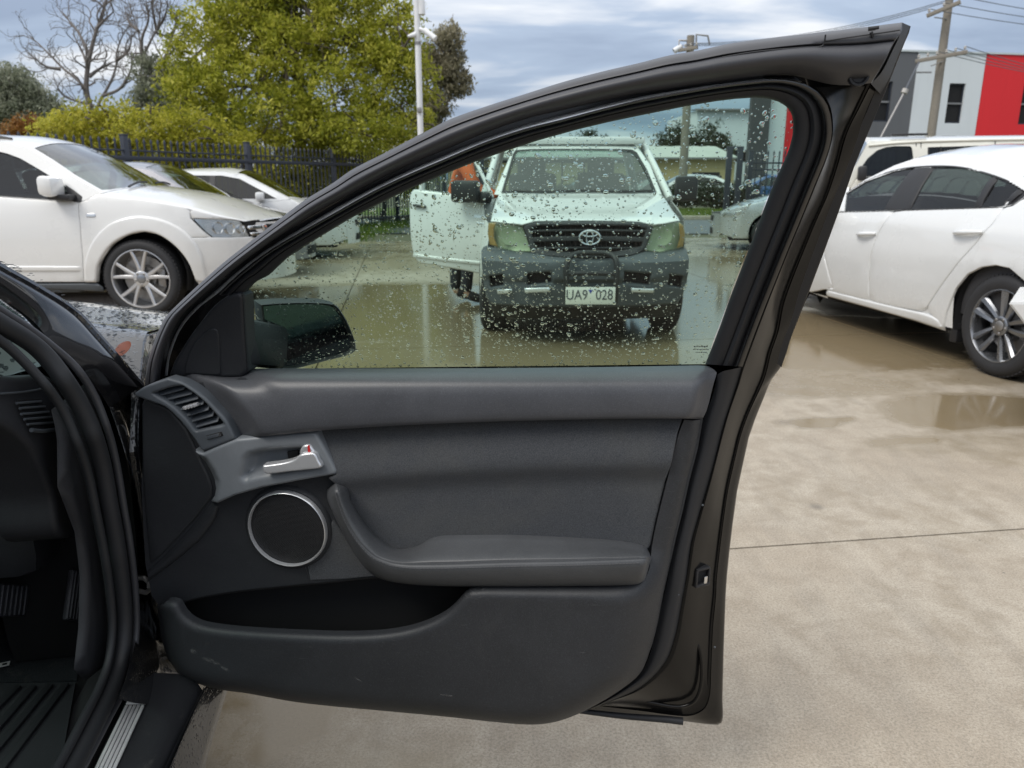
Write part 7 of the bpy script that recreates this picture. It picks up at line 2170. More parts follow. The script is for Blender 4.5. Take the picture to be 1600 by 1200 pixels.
loft('sill_groove', [m2 - np.array([0, 0, 0.012]), m2 * 0.94 + m3 * 0.06 + np.array([0, 0, -0.045])], 'sill_plastic', own)
loft('side_skirt', [0.88 * m2 + 0.12 * m3 + np.array([0, 0, -0.01]), 0.72 * m2 + 0.28 * m3 + np.array([0, 0, 0.016]), 0.35 * m2 + 0.65 * m3 + np.array([0, 0, 0.02]), m3, m3 - np.array([0.05, 0, 0.04])], 'wet_black_paint', own, 2, False, 60)
dn = (sl_in[-1] - sl_in[0]); dn /= np.linalg.norm(dn)
pa = g3([(199,1096),(229,1095)], zS + 0.012); pb = g3([(98,1300),(137,1300)], zS + 0.012)
wv = pa[1] - pa[0]; W = np.linalg.norm(wv); wv /= W
lv = (pb.mean(0) - pa.mean(0)); L = np.linalg.norm(lv); lv /= L
up = np.cross(wv, lv); up = up if up[2] > 0 else -up
pc = (pa.mean(0) + pb.mean(0)) / 2
mb = MB(); mb.box(pc - up * 0.002, (W * 0.97, L, 0.004), [wv, lv, up], 0.001); mb.obj('plate_base', 'dull_rubber', own)
M['brushed'] = mat_simple('brushed', (0.86, 0.86, 0.85), 0.45, 0.35, var=0.1, nscale=40, bump=0.15, bscale=300, bdist=0.0004)
for k in range(5):
    mb = MB(); mb.box(pc + wv * W * (k - 2) * 0.205 + lv * 0.006, (W * 0.155, L - 0.014, 0.0045), [wv, lv, up], 0.0008); mb.obj('sill_plate_rib', 'brushed', own)
mb = MB(); mb.box(pc - lv * (L / 2 - 0.004), (W, 0.011, 0.0046), [wv, lv, up], 0.0018); mb.obj('sill_plate_end', 'brushed', own)
# wet foot of the post where it turns into the sill
fr_ = []
for pts, t_ in (([(208,960),(232,962),(254,975)], -0.030), ([(212,990),(234,992),(258,998)], -0.012), ([(210,1010),(236,1014),(266,1020)], 0.004), ([(204,1034),(236,1042),(274,1046)], 0.022), ([(196,1062),(232,1072),(284,1066)], 0.034), ([(184,1092),(222,1100),(270,1098)], 0.040)):
    fr_.append(a3(curve(pts, 24), t_))
loft('post_foot', fr_, 'wet_black_paint', own, 4, False, 70)
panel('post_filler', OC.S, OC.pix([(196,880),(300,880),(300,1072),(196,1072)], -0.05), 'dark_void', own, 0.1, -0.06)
# hinge check strap
hk = a3(np.array([(228, 913)], float), 0.0)[0]
mb = MB()
mb.tube([hk + np.array(o) for o in ((-0.018, 0, 0.014), (0.0, -0.004, 0.016), (0.012, -0.006, 0.006), (0.012, -0.006, -0.006), (0.0, -0.004, -0.016), (-0.018, 0, -0.014))], 0.005, 8)
mb.tube([hk + np.array((0.008, -0.006, 0.0)), hk + np.array((0.034, -0.004, 0.002))], 0.008, 8)
mb.lathe(hk + np.array((0.026, -0.014, 0.006)), (0, -1, 0.2), [(0.006, 0.0), (0.006, 0.006), (0.003, 0.008), (0.0, 0.008)], 10)
mb.obj('check_strap', 'steel', own)

# ---- cabin
OC.box('cabin_floor', (-0.4, 0.05, 0.20), (2.7, 1.60, 0.03), 'interior', 0.01)
OC.box('firewall', (0.66, 0.0, 0.46), (0.05, 1.6, 0.56), 'dark_void', 0.02)
M['trim_dark'] = mat_grain('trim_dark', (0.026, 0.027, 0.031), 900, 0.6, 0.25, 0.0005)
# kick panel on the side of the footwell
kick = OC.pix([(152,590),(158,700),(170,800),(176,900),(176,990),(168,1040),(140,1062),(125,1045),(132,980),(134,900),(126,830),(100,760),(90,640)], -0.06)
panel('kick_panel', OC.S, kick, 'trim_dark', own, 0.05, -0.055, edge=0.015, bstep=0.03)
dk = curve([(-60,578),(20,589),(66,586),(92,608),(116,660),(136,720),(150,790),(154,822),(152,828),(88,838),(72,770),(40,700),(0,668),(-60,650)], 80)
panel('dash_end', OC.S, OC.pix(dk, -0.11), 'trim_dark', own, 0.03, -0.10, edge=0.012, bstep=0.015, back=0.08)
vq = round_poly([(25,624),(62,622),(88,663),(86,671),(50,674),(42,664)], 4)
panel('side_vent', OC.S, OC.pix(vq, -0.098), 'dark_void', own, 0.02, -0.097, edge=0.003, bstep=0.008)
for (a, b_) in (((26,630),(64,627)), ((31,638),(70,635)), ((33,647),(76,643.5)), ((38,655),(81,651.5)), ((43,663),(86,660))):
    P = a3(np.array([a, b_], float), -0.094)
    tube('side_vent_slat', P, 0.0022, 'vent_grey', own, 6)
tube('vent_rim', a3(curve([(49,672),(66,673.5),(85,671)], 12), -0.092), 0.0035, 'vent_grey', own, 8)
tube('dash_seam', a3(curve([(-40,617),(0,615),(40,612),(68,607)], 20), -0.094), 0.0018, 'vent_grey', own, 6)
OC.box('dashboard', (0.38, -0.05, 0.78), (0.62, 1.45, 0.24), 'trim_dark', 0.09)
OC.box('knee_panel', (0.16, 0.40, 0.60), (0.18, 0.68, 0.20), 'trim_dark', 0.07)
OC.box('centre_console', (-0.15, -0.02, 0.38), (1.2, 0.26, 0.36), 'trim_dark', 0.05)
for v in (0.36, -0.42):
    OC.box('seat_cushion', (-0.62, v, 0.40), (0.55, 0.52, 0.18), 'interior', 0.06)
    OC.box('seat_back', (-0.98, v, 0.80), (0.16, 0.50, 0.72), 'interior', 0.06, rot=0.25)
    OC.box('head_rest', (-1.14, v, 1.20), (0.10, 0.26, 0.18), 'interior', 0.045, rot=0.2)
th = np.linspace(0, 2 * math.pi, 33)
cc = OC.P(-0.08, 0.36, 0.86)
mb = MB(); e2 = np.array([0, 0, 0.92]) - OC.S.du * -0.38
mb.tube([cc + 0.18 * (math.cos(a) * OC.S.n + math.sin(a) * e2) for a in th], 0.015, 8)
mb.tube([cc, OC.P(0.25, 0.36, 0.74)], 0.05, 10)
mb.obj('steering_wheel', 'trim_dark', own)
# pedals
def pedal(name, pts, depth_t, n=5):
    q = OC.pix(pts, depth_t)
    P = OC.S.P(q[:, 0], q[:, 1], depth_t)
    c = P.mean(0)
    ax = P[1] - P[0]; Lx = np.linalg.norm(ax); ax /= Lx
    ay = P[2] - P[1]; Ly = np.linalg.norm(ay); ay /= Ly
    ay = ay - ax * (ay @ ax); ay /= np.linalg.norm(ay); az = np.cross(ax, ay)
    mb = MB(); mb.box(c, (Lx, Ly, 0.012), [ax, ay, az], 0.005)
    for k in range(n): mb.box(c + ax * 0 + az * (0.007 if az @ (EYE - c) > 0 else -0.007) + ay * 0 + ax * Lx * ((k + 0.5) / n - 0.5), (Lx / n * 0.5, Ly * 0.94, 0.005), [ax, ay, az], 0.001)
    mb.obj(name, 'rubber', own)
pedal('accelerator_pedal', [(98,968),(122,972),(134,898),(118,892)], -0.18)
pedal('brake_pedal', [(-20,965),(34,962),(42,914),(-12,912)], -0.28, 7)
# floor mat lying on the floor
fm = thing('floor_mat', 'charcoal car floor mat with ribbed rubber heel section, lying in the dark footwell', 'floor mat', OC.P(-0.1, 0.45, 0.216))
mq = lambda pts, z: np.array([on_ground(x, y, z) for x, y in pts])
c4 = mq([(-30,1066),(120,1063),(134,960),(20,930)], 0.225)
new_obj('carpet', list(c4) + list(c4 - np.array([0, 0, 0.008])), [(0, 1, 2, 3), (0, 4, 5, 1), (1, 5, 6, 2), (2, 6, 7, 3), (3, 7, 4, 0)], mat_grain('mat_carpet', (0.026, 0.028, 0.032), 350, 0.95, 0.8, 0.003, spec=0.1, dust=0.25), fm, False)
c5 = mq([(-150,1070),(118,1066),(96,1190),(40,1300),(-200,1300)], 0.228)
new_obj('heel_pad', list(c5) + list(c5 - np.array([0, 0, 0.01])), [(0, 1, 2, 3, 4), (0, 5, 6, 1), (1, 6, 7, 2)], 'trim_dark', fm, False)
for k, (a, b_) in enumerate((((28,1072),(-60,1160)), ((52,1072),(-50,1190)), ((78,1070),(-30,1200)), ((103,1069),(0,1204)))):
    P = mq([a, b_], 0.232)
    ax = P[1] - P[0]; Lx = np.linalg.norm(ax); ax /= Lx
    mb = MB(); mb.box(P.mean(0), (Lx, 0.016, 0.008), [ax, np.cross((0, 0, 1.0), ax), (0, 0, 1)], 0.003); mb.obj('rib', 'dull_rubber', fm)
P = mq([(6, 1038)], 0.232)[0]
mb = MB(); mb.box(P, (0.022, 0.016, 0.001), [(0.9, 0.43, 0), (-0.43, 0.9, 0), (0, 0, 1)]); lb = mb.obj('tag', 'white_paint', fm)
mb = MB(); mb.box(P + np.array([0.002, 0, 0.0008]), (0.009, 0.007, 0.0008), [(0.9, 0.43, 0), (-0.43, 0.9, 0), (0, 0, 1)]); mb.obj('print', 'dark_void', lb)
# ------------------------------------------------------------------ white ute facing the camera, seen through the wet window
UZ = [0.18, 0.30, 0.45, 0.66, 0.705, 0.73, 0.93, 0.955, 1.118, 1.125, 1.53, 1.60, 1.63, 1.66]
UO = [-0.14, -0.04, 0.0, 0.0, -0.03, -0.10, -0.13, -0.17, -1.15, -1.17, -1.80, -2.0, -2.5, -3.2]
def uoff(u, z):
    b = np.abs(u) / 0.88
    return np.interp(z, UZ, UO) - np.interp(z, [0.4, 0.72, 0.95, 1.12, 1.6], [0.30, 0.26, 0.16, 0.16, 0.12]) * np.clip(b, 0, 1.15) ** 3.2
UT = Surf((0.575, 5.75), (1, 0), uoff)
ute = thing('white_ute', 'white work ute with black grille and driver door open, seen head-on through the wet glass', 'ute', (0.575, 8.0, 0))
ux = lambda pts, t=0.0: UT.march(pts, 5.0, 11.0, t)
def upanel(name, pts, mat, t=0.0, edge=0.0, step=0.06, edge_h=None, holes=(), parent=None, back=0.0, bstep=0.03):
    return panel(name, UT, ux(pts) if not isinstance(pts, np.ndarray) or pts.max() > 20 else pts, mat, parent or ute, step, t, edge, edge_h, holes, back, 1, bstep, 40)
BON = [(767,346),(770,330),(775,314),(780,304),(815,302.6),(850,302),(905,301.6),(950,302),(1028,303),(1036,306),(1043.6,317),(1053,331),(1063,345),(1045,348.5),(1022,353),(1016,351.5),(1000,347),(960,345.6),(915,345),(870,345.4),(836,346),(826,349),(816,353),(796,349.5)]
upanel('bonnet', BON, 'white_paint', step=0.05, edge=0.012, edge_h=0.014)
M['grille_grey'] = mat_simple('grille_grey', (0.035, 0.036, 0.04), 0.65)
GRI = [(817.6,354),(826,349.5),(836,347),(870,346),(915,345.6),(960,346.2),(1000,347.6),(1016,352),(1021,354),(1015,373),(1008,391),(990,397.5),(960,402),(915,403.5),(880,402),(850,398.5),(830,394.5),(824,373)]
upanel('grille_back', GRI, 'dark_void', t=-0.06)
gz = ux(GRI)
upanel('grille_frame', GRI, 'grille_grey', t=0.004, edge=0.012, step=0.03, holes=(ux([(829,358),(840,353),(915,351.5),(995,353.5),(1010,358.5),(1002,385),(960,394),(915,395.5),(870,393.5),(837,387.5)]),), back=0.05)
for (y0, y1, yc, h) in ((361,361,360,0.014), (374.5,374.5,373,0.034), (388,388,387.5,0.012)):
    x0, x1 = {361: (830, 1009), 374.5: (833, 1006), 388: (838, 1000)}[y0]
    pts = ux([(x0, y0), (870, yc), (915, yc - 0.4), (960, yc), (x1, y1)])
    P = UT.P(pts[:, 0], pts[:, 1], -0.012)
    mb = MB()
    for a, b_ in zip(P[:-1], P[1:]):
        ax = b_ - a; Lx = np.linalg.norm(ax); ax /= Lx
        mb.box((a + b_) / 2, (Lx * 1.01, 0.03, h), [ax, np.cross((0, 0, 1.0), ax), (0, 0, 1)], 0.004)
    mb.obj('grille_slat', 'grille_grey', ute)
for k in range(22):
    xx = 836 + k * 8
    pts = ux([(xx, 356), (xx, 392)])
    P = UT.P(pts[:, 0], pts[:, 1], -0.035)
    tube('grille_rib', P, 0.004, 'black_plastic', ute, 4)
# chrome three-ellipse badge
bq = ux([(921, 371)])[0]
bc = UT.P(bq[0:1], bq[1:2], 0.022)[0]
def ell(name, rx, rz, r, dz=0.0, seg=40):
    th = np.linspace(0, 2 * math.pi, seg + 1)
    return [bc + np.array([rx * math.cos(a), 0, rz * math.sin(a) + dz]) for a in th]
mb = MB(); mb.tube(ell('o', 0.078, 0.052, 0, 0), 0.0085, 8); badge = mb.obj('badge', 'chrome', ute)
mb = MB(); mb.tube(ell('v', 0.026, 0.050, 0, 0), 0.0065, 8); mb.obj('badge_loop', 'chrome', badge)
mb = MB(); mb.tube(ell('h', 0.056, 0.018, 0, 0.026), 0.0065, 8); mb.obj('badge_loop', 'chrome', badge)
# headlamps
HL = [(763,348.5),(770,346.8),(784,347.5),(807.5,352.5),(816.5,355),(823,373),(829.5,393),(807.5,393),(793,390.5),(780.5,387),(765,383),(762,365)]
HR = [(1022,354),(1042,350),(1063,346.5),(1068,352),(1071,366),(1068.5,386),(1055,389.6),(1032.5,394),(1009.5,391.5),(1016,373)]
for pts, amb, cx, cxs in ((HL, [(763,349),(775,347.5),(772,358),(772,372),(778,386),(765,382.5),(762,365)], 797, (797, 368)), (HR, [(1061,347.5),(1068,352.5),(1071,366),(1068,385.5),(1058,388),(1063,372),(1062,358)], 1040, (1036, 369))):
    h = upanel('headlight', pts, 'old_reflector', t=-0.05, step=0.05)
    upanel('headlight_lens', pts, 'old_lens', t=0.012, edge=0.018, step=0.035, parent=h, back=0.06)
    upanel('turn_signal', amb, 'amber', t=-0.004, edge=0.01, step=0.03, parent=h)
    q = ux([cxs])[0]; cc = UT.P(q[0:1], q[1:2], -0.04)[0]
    mb = MB(); mb.lathe(cc, -np.array([0.0, 1.0, 0]), [(0.075, 0.008), (0.06, 0.004), (0.03, -0.004), (0.0, -0.005)], 32); mb.obj('lamp_bowl', 'old_reflector', h)
# bumper
BUM = [(752,392),(755,387),(760,384.5),(780.5,388),(807,394),(830,395.5),(856,399.5),(882,403),(915,404.5),(956,404),(987.5,400),(1010,393.5),(1032.5,395.5),(1055,391),(1070,387.5),(1074,391),(1075.5,400),(1075,420),(1073,442),(1068,460),(1060,474),(1000,479),(915,481),(830,479),(768,476),(760,466),(756,450),(753.5,420)]
def tb(u, z, d):
    return 0.0 + 0.035 * sstep((0.70 - z) / 0.03) * sstep((z - 0.50) / 0.04)
fog = [ux(p) for p in ([(765,431),(786,428),(787,446),(767,449)], [(823,427),(861,424),(862,441),(825,445)], [(975,424),(1016,427),(1014,445),(974,441)], [(1045,428),(1066,431),(1064,449),(1044,446)])]
panel('front_bumper', UT, ux(BUM), 'grey_plastic', ute, 0.035, tb, 0.02, 0.02, fog, 0.05, 1, 0.025, 40)
upanel('bumper_void', [(760,420),(1070,420),(1066,462),(764,462)], 'dark_void', t=-0.06)
for p in ([(819,449.5),(859,448),(859,455.5),(820,457)], [(776,452),(800,450.5),(800,457),(778,459)], [(985,449),(1022,450.5),(1020,457),(986,456)]):
    upanel('bumper_strip', p, 'satin_metal', t=0.03, edge=0.008, step=0.03)
upanel('lower_valance', [(762,474),(1064,474),(1050,496),(1000,500),(830,500),(775,496)], 'black_plastic', t=-0.05, edge=0.02)
# nudge bar of black tube
nb = MB()
nbar = ux([(886,470),(884,440),(883,415),(888,401),(899,394.5),(915,393),(935,393),(948,394.5),(958,401),(961,415),(960,440),(958,470)])
nb.tube(catmull(UT.P(nbar[:, 0], nbar[:, 1], 0.11), 5), 0.022, 10)
n2 = ux([(884,425),(921,424),(960,425)])
nb.tube(UT.P(n2[:, 0], n2[:, 1], 0.11), 0.018, 10)
nb.obj('nudge_bar', 'black_plastic', ute)
# number plate
PL = [(882,445),(957,445),(955.5,470),(883,469.5)]
q = ux(PL)
pc = UT.P(q.mean(0)[0:1], q.mean(0)[1:2], 0.145)[0]
mb = MB(); mb.box(pc, (0.365, 0.012, 0.128), None, 0.004); plate = mb.obj('number_plate', 'cream_paint', ute)
M['plate_ink'] = mat_simple('plate_ink', (0.03, 0.035, 0.05), 0.5)
M['plate_blue'] = mat_simple('plate_blue', (0.03, 0.05, 0.30), 0.5)
text_mesh('plate_number', 'UA9', 0.105, 'plate_ink', plate, pc + np.array([-0.100, -0.0075, 0.004]), (0.82, 0, 0), (0, 0, 1), 0.0008)
text_mesh('plate_number', '028', 0.105, 'plate_ink', plate, pc + np.array([0.102, -0.0075, 0.004]), (0.82, 0, 0), (0, 0, 1), 0.0008)
mb = MB(); mb.add([pc + np.array([dx, -0.0078, dz]) for dx, dz in ((-0.018, 0.045), (0.018, 0.045), (0.0, 0.016))] + [pc + np.array([dx, -0.006, dz]) for dx, dz in ((-0.018, 0.045), (0.018, 0.045), (0.0, 0.016))], [(0, 2, 1), (0, 1, 4, 3), (1, 2, 5, 4), (2, 0, 3, 5)]); mb.obj('plate_emblem', 'plate_blue', plate, False)
# windscreen, pillars, roof
WS = [(783.5,301.5),(850,299.5),(915,299),(975,299.5),(1026,300.7),(1011,265),(995,238),(988,234),(975,233),(900,232.4),(830,233),(806,234.5),(802,240)]
CABF = [(772,304),(787,267),(802,231),(808,226),(830,222.5),(870,221),(930,221),(983.5,223),(991,226.5),(998,231.5),(1016,257),(1034.7,304),(1028,303.5),(915,301.8),(780,304.5)]
upanel('cab_front', CABF, 'white_paint', holes=(ux(WS),), step=0.1, edge=0.012)
upanel('windscreen', WS, 'screen_glass', t=-0.006, step=0.15)
upanel('screen_rubber', WS, 'black_plastic', t=0.004, holes=(ux([(788,298.5),(850,297),(915,296.4),(975,296.8),(1021,298),(1006,264),(991,240.5),(985,236.6),(900,235),(830,235.6),(809,237.2),(805.5,243)]),), step=0.06)
for pts in ([(800,297.6),(850,299.6),(905,298.2)], [(900,297.5),(960,299.4),(1018,298.2)]):
    q = ux(pts); tube('wiper', catmull(UT.P(q[:, 0], q[:, 1], 0.03), 6), 0.012, 'black_plastic', ute, 6)
zr = 1.62
def ub(name, c, size, mat, bev=0.03, ax=None):
    mb = MB(); mb.box(c, size, ax, bev); return mb.obj(name, mat, ute)
cx = 0.575
ub('roof', (cx, 8.35, 1.605), (1.36, 1.5, 0.07), 'white_paint', 0.03)
for sg in (-1, 1):
    x = cx + sg * 0.835
    M_ = MB()                                              # cab side, leaning in above the belt
    yb0, yb1 = 7.05, 9.05
    V = [(x, yb0, 0.35), (x, yb1, 0.35), (x, yb1, 1.08), (x, yb0, 1.08), (cx + sg * 0.70, 7.75, 1.56), (cx + sg * 0.70, yb1 - 0.1, 1.56)]
    if sg > 0:
        M_.add(V, [(0, 1, 2, 3)])
        M_.obj('cab_door', 'white_paint', ute, False)
        new_obj('door_glass', [V[3], V[2], V[5], V[4]], [(0, 1, 2, 3)], 'car_glass', ute, False)
    tube('pillar', [V[2], V[5]], 0.05, 'white_paint', ute, 8)
    tube('pillar', [V[3], V[4]], 0.035, 'white_paint', ute, 8)
    # front wing
    w = MB()
    ya = 6.0
    arch = [(x, 6.62 + 0.40 * math.cos(a), 0.35 + 0.40 * math.sin(a)) for a in np.linspace(math.pi, 0, 14)]
    top = [(x, 7.06, 0.35), (x, 7.06, 1.08), (x - sg * 0.02, 6.6, 1.02), (x - sg * 0.05, 6.2, 0.95), (x - sg * 0.10, 5.98, 0.90), (x - sg * 0.02, 6.1, 0.5)]
    pts = arch + top
    w.add(pts, [tuple(range(len(pts)))])
    w.obj('front_wing', 'white_paint', ute, False)
    wc = np.array([x - sg * 0.0, 6.62, 0.335])
    make_wheel(ute, wc, (sg, 0, 0), 0.335, 0.19, 0.215, 'steel', mat='steel')
    make_wheel(ute, np.array([x, 9.75, 0.335]), (sg, 0, 0), 0.335, 0.19, 0.215, 'steel', mat='steel')
    ub('mud_guard', (x - sg * 0.12, 6.95, 0.42), (0.2, 0.03, 0.35), 'dark_void', 0.01)
mq = UT.P(np.array([0.99]), np.array([1.17]), 0)[0]
ub('door_mirror', (cx + 0.99, 7.12, 1.17), (0.20, 0.10, 0.22), 'black_plastic', 0.045)
ub('underbody', (cx, 7.8, 0.42), (1.45, 3.6, 0.18), 'dark_void', 0.03)
ub('engine_bay', (cx, 6.5, 0.62), (1.3, 0.95, 0.4), 'dark_void', 0.05)
ub('dashboard', (cx, 7.15, 0.98), (1.35, 0.4, 0.18), 'interior', 0.06)
for v in (-0.36, 0.36):
    ub('seat', (cx + v, 8.35, 0.98), (0.5, 0.16, 0.66), 'interior', 0.06)
    ub('head_rest', (cx + v, 8.42, 1.38), (0.28, 0.12, 0.19), 'interior', 0.05)
th = np.linspace(0, 2 * math.pi, 25)
tube('steering_wheel', [np.array([cx - 0.36 + 0.18 * math.cos(a), 7.55 + 0.07 * math.sin(a), 1.02 + 0.17 * math.sin(a)]) for a in th], 0.014, 'dark_void', ute, 6)
ub('rear_wall', (cx, 8.98, 0.74), (1.56, 0.05, 0.74), 'white_paint', 0.01)
new_obj('rear_glass', [(cx - 0.66, 8.97, 1.12), (cx + 0.66, 8.97, 1.12), (cx + 0.62, 8.92, 1.52), (cx - 0.62, 8.92, 1.52)], [(0, 1, 2, 3)], 'lens_glass', ute, False)
for sg in (-1, 1): ub('tray_side', (cx + sg * 0.86, 10.0, 0.85), (0.04, 1.8, 0.28), 'white_paint', 0.01)
ub('tray_floor', (cx, 10.0, 0.72), (1.72, 1.8, 0.06), 'white_paint', 0.01)
ub('tray_end', (cx, 10.9, 0.85), (1.72, 0.04, 0.28), 'white_paint', 0.01)
tube('head_board', [(cx - 0.8, 9.12, 0.75), (cx - 0.8, 9.12, 1.45), (cx + 0.8, 9.12, 1.45), (cx + 0.8, 9.12, 0.75)], 0.025, 'black_plastic', ute, 8)
for k in range(5): tube('head_board_bar', [(cx - 0.5 + 0.25 * k, 9.12, 0.75), (cx - 0.5 + 0.25 * k, 9.12, 1.45)], 0.012, 'black_plastic', ute, 6)
# the open driver's door
UD = Surf((-0.955, 7.28), (0.79, -0.32), lambda u, z: -0.30 * soft(z - 1.08, 0.05) + 0.04 * np.sin(np.clip((z - 0.35) / 0.75, 0, 1) * math.pi))
dp = lambda pts: UD.pix(pts)
dpoly = [(640,303),(645,296),(655,296.5),(690,301),(725,306.6),(756.5,313),(766,309),(770.5,312),(770,342),(764,388),(757,428),(749,428),(725,423),(690,417),(658,412),(650,408),(645,397),(642,380),(639.5,345)]
ud = panel('open_door', UD, dp(dpoly), 'white_paint', ute, 0.06, 0.0, 0.015, 0.02, (), 0.05, 1, 0.03)
panel('door_inner', UD, dp(dpoly), 'interior', ud, 0.15, -0.07)
panel('door_crease', UD, dp([(645,396),(700,403),(757,409),(757,415),(700,409),(646,402)]), 'white_paint', ud, 0.05, 0.012, 0.012)
for line in ([(656,298),(656,262),(660,240)], [(768,309),(758,286),(742.5,254),(733,235),(720,221),(700,214),(675,222),(660,240)]):
    q = dp(catmull(line, 6)); tube('window_frame', UD.P(q[:, 0], q[:, 1], -0.02), 0.017, 'white_paint', ud, 8)
panel('door_glass', UD, dp([(656,297),(656,262),(660,240),(675,224),(700,216),(722,224),(742,255),(758,288),(766,309),(756,313),(725,306),(690,300.6)]), 'clear_glass', ud, 0.2, -0.02)
panel('door_handle', UD, dp(round_poly([(647,318.5),(666,321),(666,325),(647,322.6)], 1.5)), 'black_plastic', ud, 0.03, 0.035, 0.01, None, (), 0.03)
q = dp([(738,299)])[0]
mb = MB(); mb.box(UD.P(q[0:1], q[1:2], 0.14)[0], (0.26, 0.12, 0.19), [UD.du, UD.n, (0, 0, 1)], 0.05); mb.box(UD.P(q[0:1] + 0.14, q[1:2] - 0.05, 0.05)[0], (0.12, 0.14, 0.10), [UD.du, UD.n, (0, 0, 1)], 0.03); mb.obj('door_mirror', 'black_plastic', ud)
panel('side_badge', UD, dp(round_poly([(741,335),(762,337),(762,343),(741,341)], 1.5)), 'satin_metal', ud, 0.03, 0.006, 0.004)
panel('side_badge', UD, dp(round_poly([(745,346),(762,348),(762,352),(745,350)], 1.5)), 'satin_metal', ud, 0.03, 0.006, 0.004)

# ------------------------------------------------------------------ the person in orange behind that door
def person():
    fx, fy = on_ground(718, 472)[:2]
    root = thing('person', 'person in an orange jacket and dark trousers standing behind the open ute door', 'person', (fx, fy, 0))
    J = {  # bending a little towards the cab on the right
        'pelvis': (0, 0, 0.93), 'waist': (0.02, 0, 1.06), 'chest': (0.07, 0, 1.27), 'neck': (0.12, -0.01, 1.47), 'head0': (0.14, -0.02, 1.55), 'head1': (0.165, -0.03, 1.67), 'head2': (0.165, -0.03, 1.74),
        'hipL': (-0.06, 0.08, 0.90), 'kneeL': (-0.03, 0.10, 0.49), 'ankL': (-0.05, 0.12, 0.10), 'toeL': (0.12, 0.12, 0.04),
        'hipR': (0.06, -0.09, 0.90), 'kneeR': (0.10, -0.10, 0.49), 'ankR': (0.08, -0.10, 0.10), 'toeR': (0.25, -0.12, 0.04),
        'shL': (0.05, 0.18, 1.40), 'elL': (0.20, 0.24, 1.14), 'wrL': (0.40, 0.18, 1.10),
        'shR': (0.09, -0.18, 1.40), 'elR': (0.20, -0.26, 1.13), 'wrR': (0.42, -0.22, 1.09)}
    RD = {'pelvis': .135, 'waist': .13, 'chest': .15, 'neck': .062, 'head0': .075, 'head1': .098, 'head2': .075, 'hipL': .095, 'hipR': .095, 'kneeL': .062, 'kneeR': .062, 'ankL': .043, 'ankR': .043, 'toeL': .034, 'toeR': .034,
          'shL': .068, 'shR': .068, 'elL': .046, 'elR': .046, 'wrL': .033, 'wrR': .033}
    ED = [('pelvis', 'waist'), ('waist', 'chest'), ('chest', 'neck'), ('neck', 'head0'), ('head0', 'head1'), ('head1', 'head2'), ('pelvis', 'hipL'), ('hipL', 'kneeL'), ('kneeL', 'ankL'), ('ankL', 'toeL'),
          ('pelvis', 'hipR'), ('hipR', 'kneeR'), ('kneeR', 'ankR'), ('ankR', 'toeR'), ('chest', 'shL'), ('shL', 'elL'), ('elL', 'wrL'), ('chest', 'shR'), ('shR', 'elR'), ('elR', 'wrR')]
    def skin(name, J, RD, ED, mat, grow=0.0, lev=2, rootk=None):
        ks = list(J)
        me = bpy.data.meshes.new(name)
        me.from_pydata([(fx + J[k][0], fy + J[k][1], J[k][2]) for k in ks], [(ks.index(a), ks.index(b_)) for a, b_ in ED], [])
        o = bpy.data.objects.new(name, me); COL.objects.link(o)
        m = o.modifiers.new('skin', 'SKIN')
        for i, k in enumerate(ks):
            sv = me.skin_vertices[0].data[i]
            r = RD[k] + grow
            sv.radius = (r, r); sv.use_root = (k == (rootk or ks[0]))
        sb = o.modifiers.new('sub', 'SUBSURF'); sb.levels = lev; sb.render_levels = lev
        bpy.context.view_layer.update()
        m2 = bpy.data.meshes.new_from_object(o.evaluated_get(bpy.context.evaluated_depsgraph_get()))
        bpy.data.objects.remove(o)
        V = [tuple(v.co) for v in m2.vertices]; F = [list(p.vertices) for p in m2.polygons]
        bpy.data.meshes.remove(m2)
        return new_obj(name, V, F, mat, root, True, None)
    M['skin'] = mat_simple('skin', (0.45, 0.27, 0.19), 0.5)
    M['hi_vis'] = mat_simple('hi_vis', (0.80, 0.15, 0.03), 0.8, bump=0.3, bscale=60, bdist=0.01, var=0.15)
    M['dark_cloth'] = mat_simple('dark_cloth', (0.02, 0.022, 0.03), 0.85, bump=0.3, bscale=50, bdist=0.01)
    M['hair'] = mat_simple('hair', (0.03, 0.02, 0.015), 0.6)
    for sfx, sg in (('L', 1), ('R', -1)):                     # hands as part of the body chain
        wv_ = np.array(J['wr' + sfx]); ev = np.array(J['el' + sfx]); dr = (wv_ - ev) / np.linalg.norm(wv_ - ev)
        sd = np.array([0, 0, 1.0]); sd = sd - dr * (sd @ dr); sd /= np.linalg.norm(sd)
        pal = 'palm' + sfx
        J[pal] = tuple(wv_ + dr * 0.07); RD[pal] = 0.030; ED.append(('wr' + sfx, pal))
        for i, (o_, ln) in enumerate(((0.030, 0.065), (0.010, 0.075), (-0.010, 0.070), (-0.028, 0.055))):
            k0, k1, k2 = f'f{sfx}{i}a', f'f{sfx}{i}b', f'f{sfx}{i}c'
            b0 = wv_ + dr * 0.105 + sd * o_
            J[k0] = tuple(b0); J[k1] = tuple(b0 + dr * ln * 0.55 - np.array([0, 0, 0.012])); J[k2] = tuple(b0 + dr * ln * 0.8 - np.array([0, 0, 0.034]))
            RD[k0], RD[k1], RD[k2] = 0.010, 0.009, 0.008
            ED += [(pal, k0), (k0, k1), (k1, k2)]
        J['t' + sfx] = tuple(wv_ + dr * 0.06 + sd * 0.05); J['u' + sfx] = tuple(wv_ + dr * 0.095 + sd * 0.062)
        RD['t' + sfx] = 0.011; RD['u' + sfx] = 0.009
        ED += [('wr' + sfx, 't' + sfx), ('t' + sfx, 'u' + sfx)]
    skin('body', J, RD, ED, 'skin', 0.0, 2, 'pelvis')
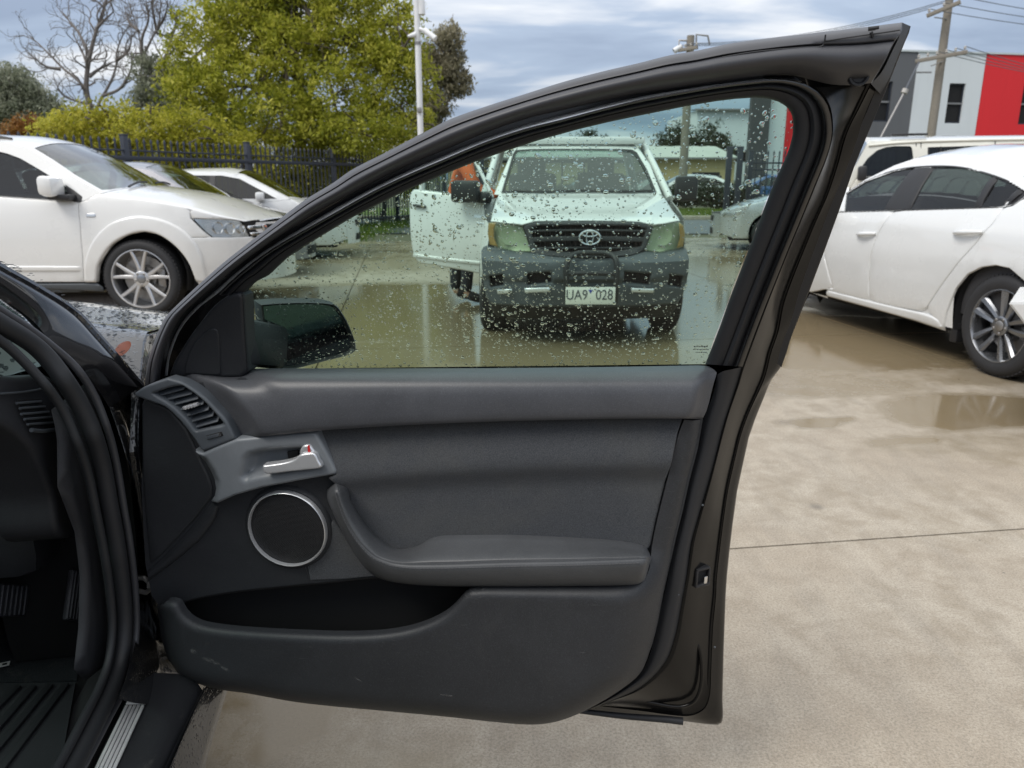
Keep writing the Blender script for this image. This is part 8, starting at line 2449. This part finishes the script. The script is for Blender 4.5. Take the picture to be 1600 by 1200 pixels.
    sub = lambda ks: {k: J[k] for k in ks}
    jk = ['chest', 'waist', 'pelvis', 'shL', 'elL', 'wrL', 'shR', 'elR', 'wrR', 'neck']
    j2 = sub(jk); j2['neck'] = (0.105, -0.008, 1.43)
    skin('jacket', j2, RD, [e for e in ED if e[0] in jk and e[1] in jk], 'hi_vis', 0.014, 2, 'chest')
    tk = ['pelvis', 'hipL', 'kneeL', 'ankL', 'hipR', 'kneeR', 'ankR']
    skin('trousers', sub(tk), RD, [e for e in ED if e[0] in tk and e[1] in tk], 'dark_cloth', 0.016, 2, 'pelvis')
    for sfx in 'LR':
        skin('boot', sub(['ank' + sfx, 'toe' + sfx]), RD, [('ank' + sfx, 'toe' + sfx)], 'dark_void', 0.014, 2)
    hc = np.array([fx, fy, 0]) + np.array(J['head1'])
    fdir = np.array([0.94, -0.2, -0.25]); fdir /= np.linalg.norm(fdir); fs = np.cross((0, 0, 1.0), fdir); fs /= np.linalg.norm(fs)
    mb = MB(); mb.lathe(hc + np.array([-0.012, 0, 0.035]), (0, 0, 1), [(0.108, -0.02), (0.110, 0.01), (0.095, 0.055), (0.06, 0.085), (0.0, 0.095)], 20); mb.obj('hair', 'hair', root)
    for sg in (-1, 1):
        mb = MB(); mb.lathe(hc + fdir * 0.088 + fs * sg * 0.032, fdir, [(0.012, 0.0), (0.009, 0.006), (0.0, 0.009)], 10); mb.obj('eye', 'dark_void', root)
        mb = MB(); mb.lathe(hc + fs * sg * 0.095 - fdir * 0.005, fs * sg, [(0.028, 0.0), (0.022, 0.012), (0.0, 0.012)], 12); mb.obj('ear', 'skin', root)
    mb = MB(); mb.tube([hc + fdir * 0.092 + np.array([0, 0, 0.012]), hc + fdir * 0.118 - np.array([0, 0, 0.022])], [0.008, 0.015], 8); mb.obj('nose', 'skin', root)
    mb = MB(); mb.tube([hc + fdir * 0.088 - fs * 0.022 - np.array([0, 0, 0.052]), hc + fdir * 0.094 - np.array([0, 0, 0.054]), hc + fdir * 0.088 + fs * 0.022 - np.array([0, 0, 0.052])], 0.005, 6); mb.obj('mouth', 'red', root)
person()
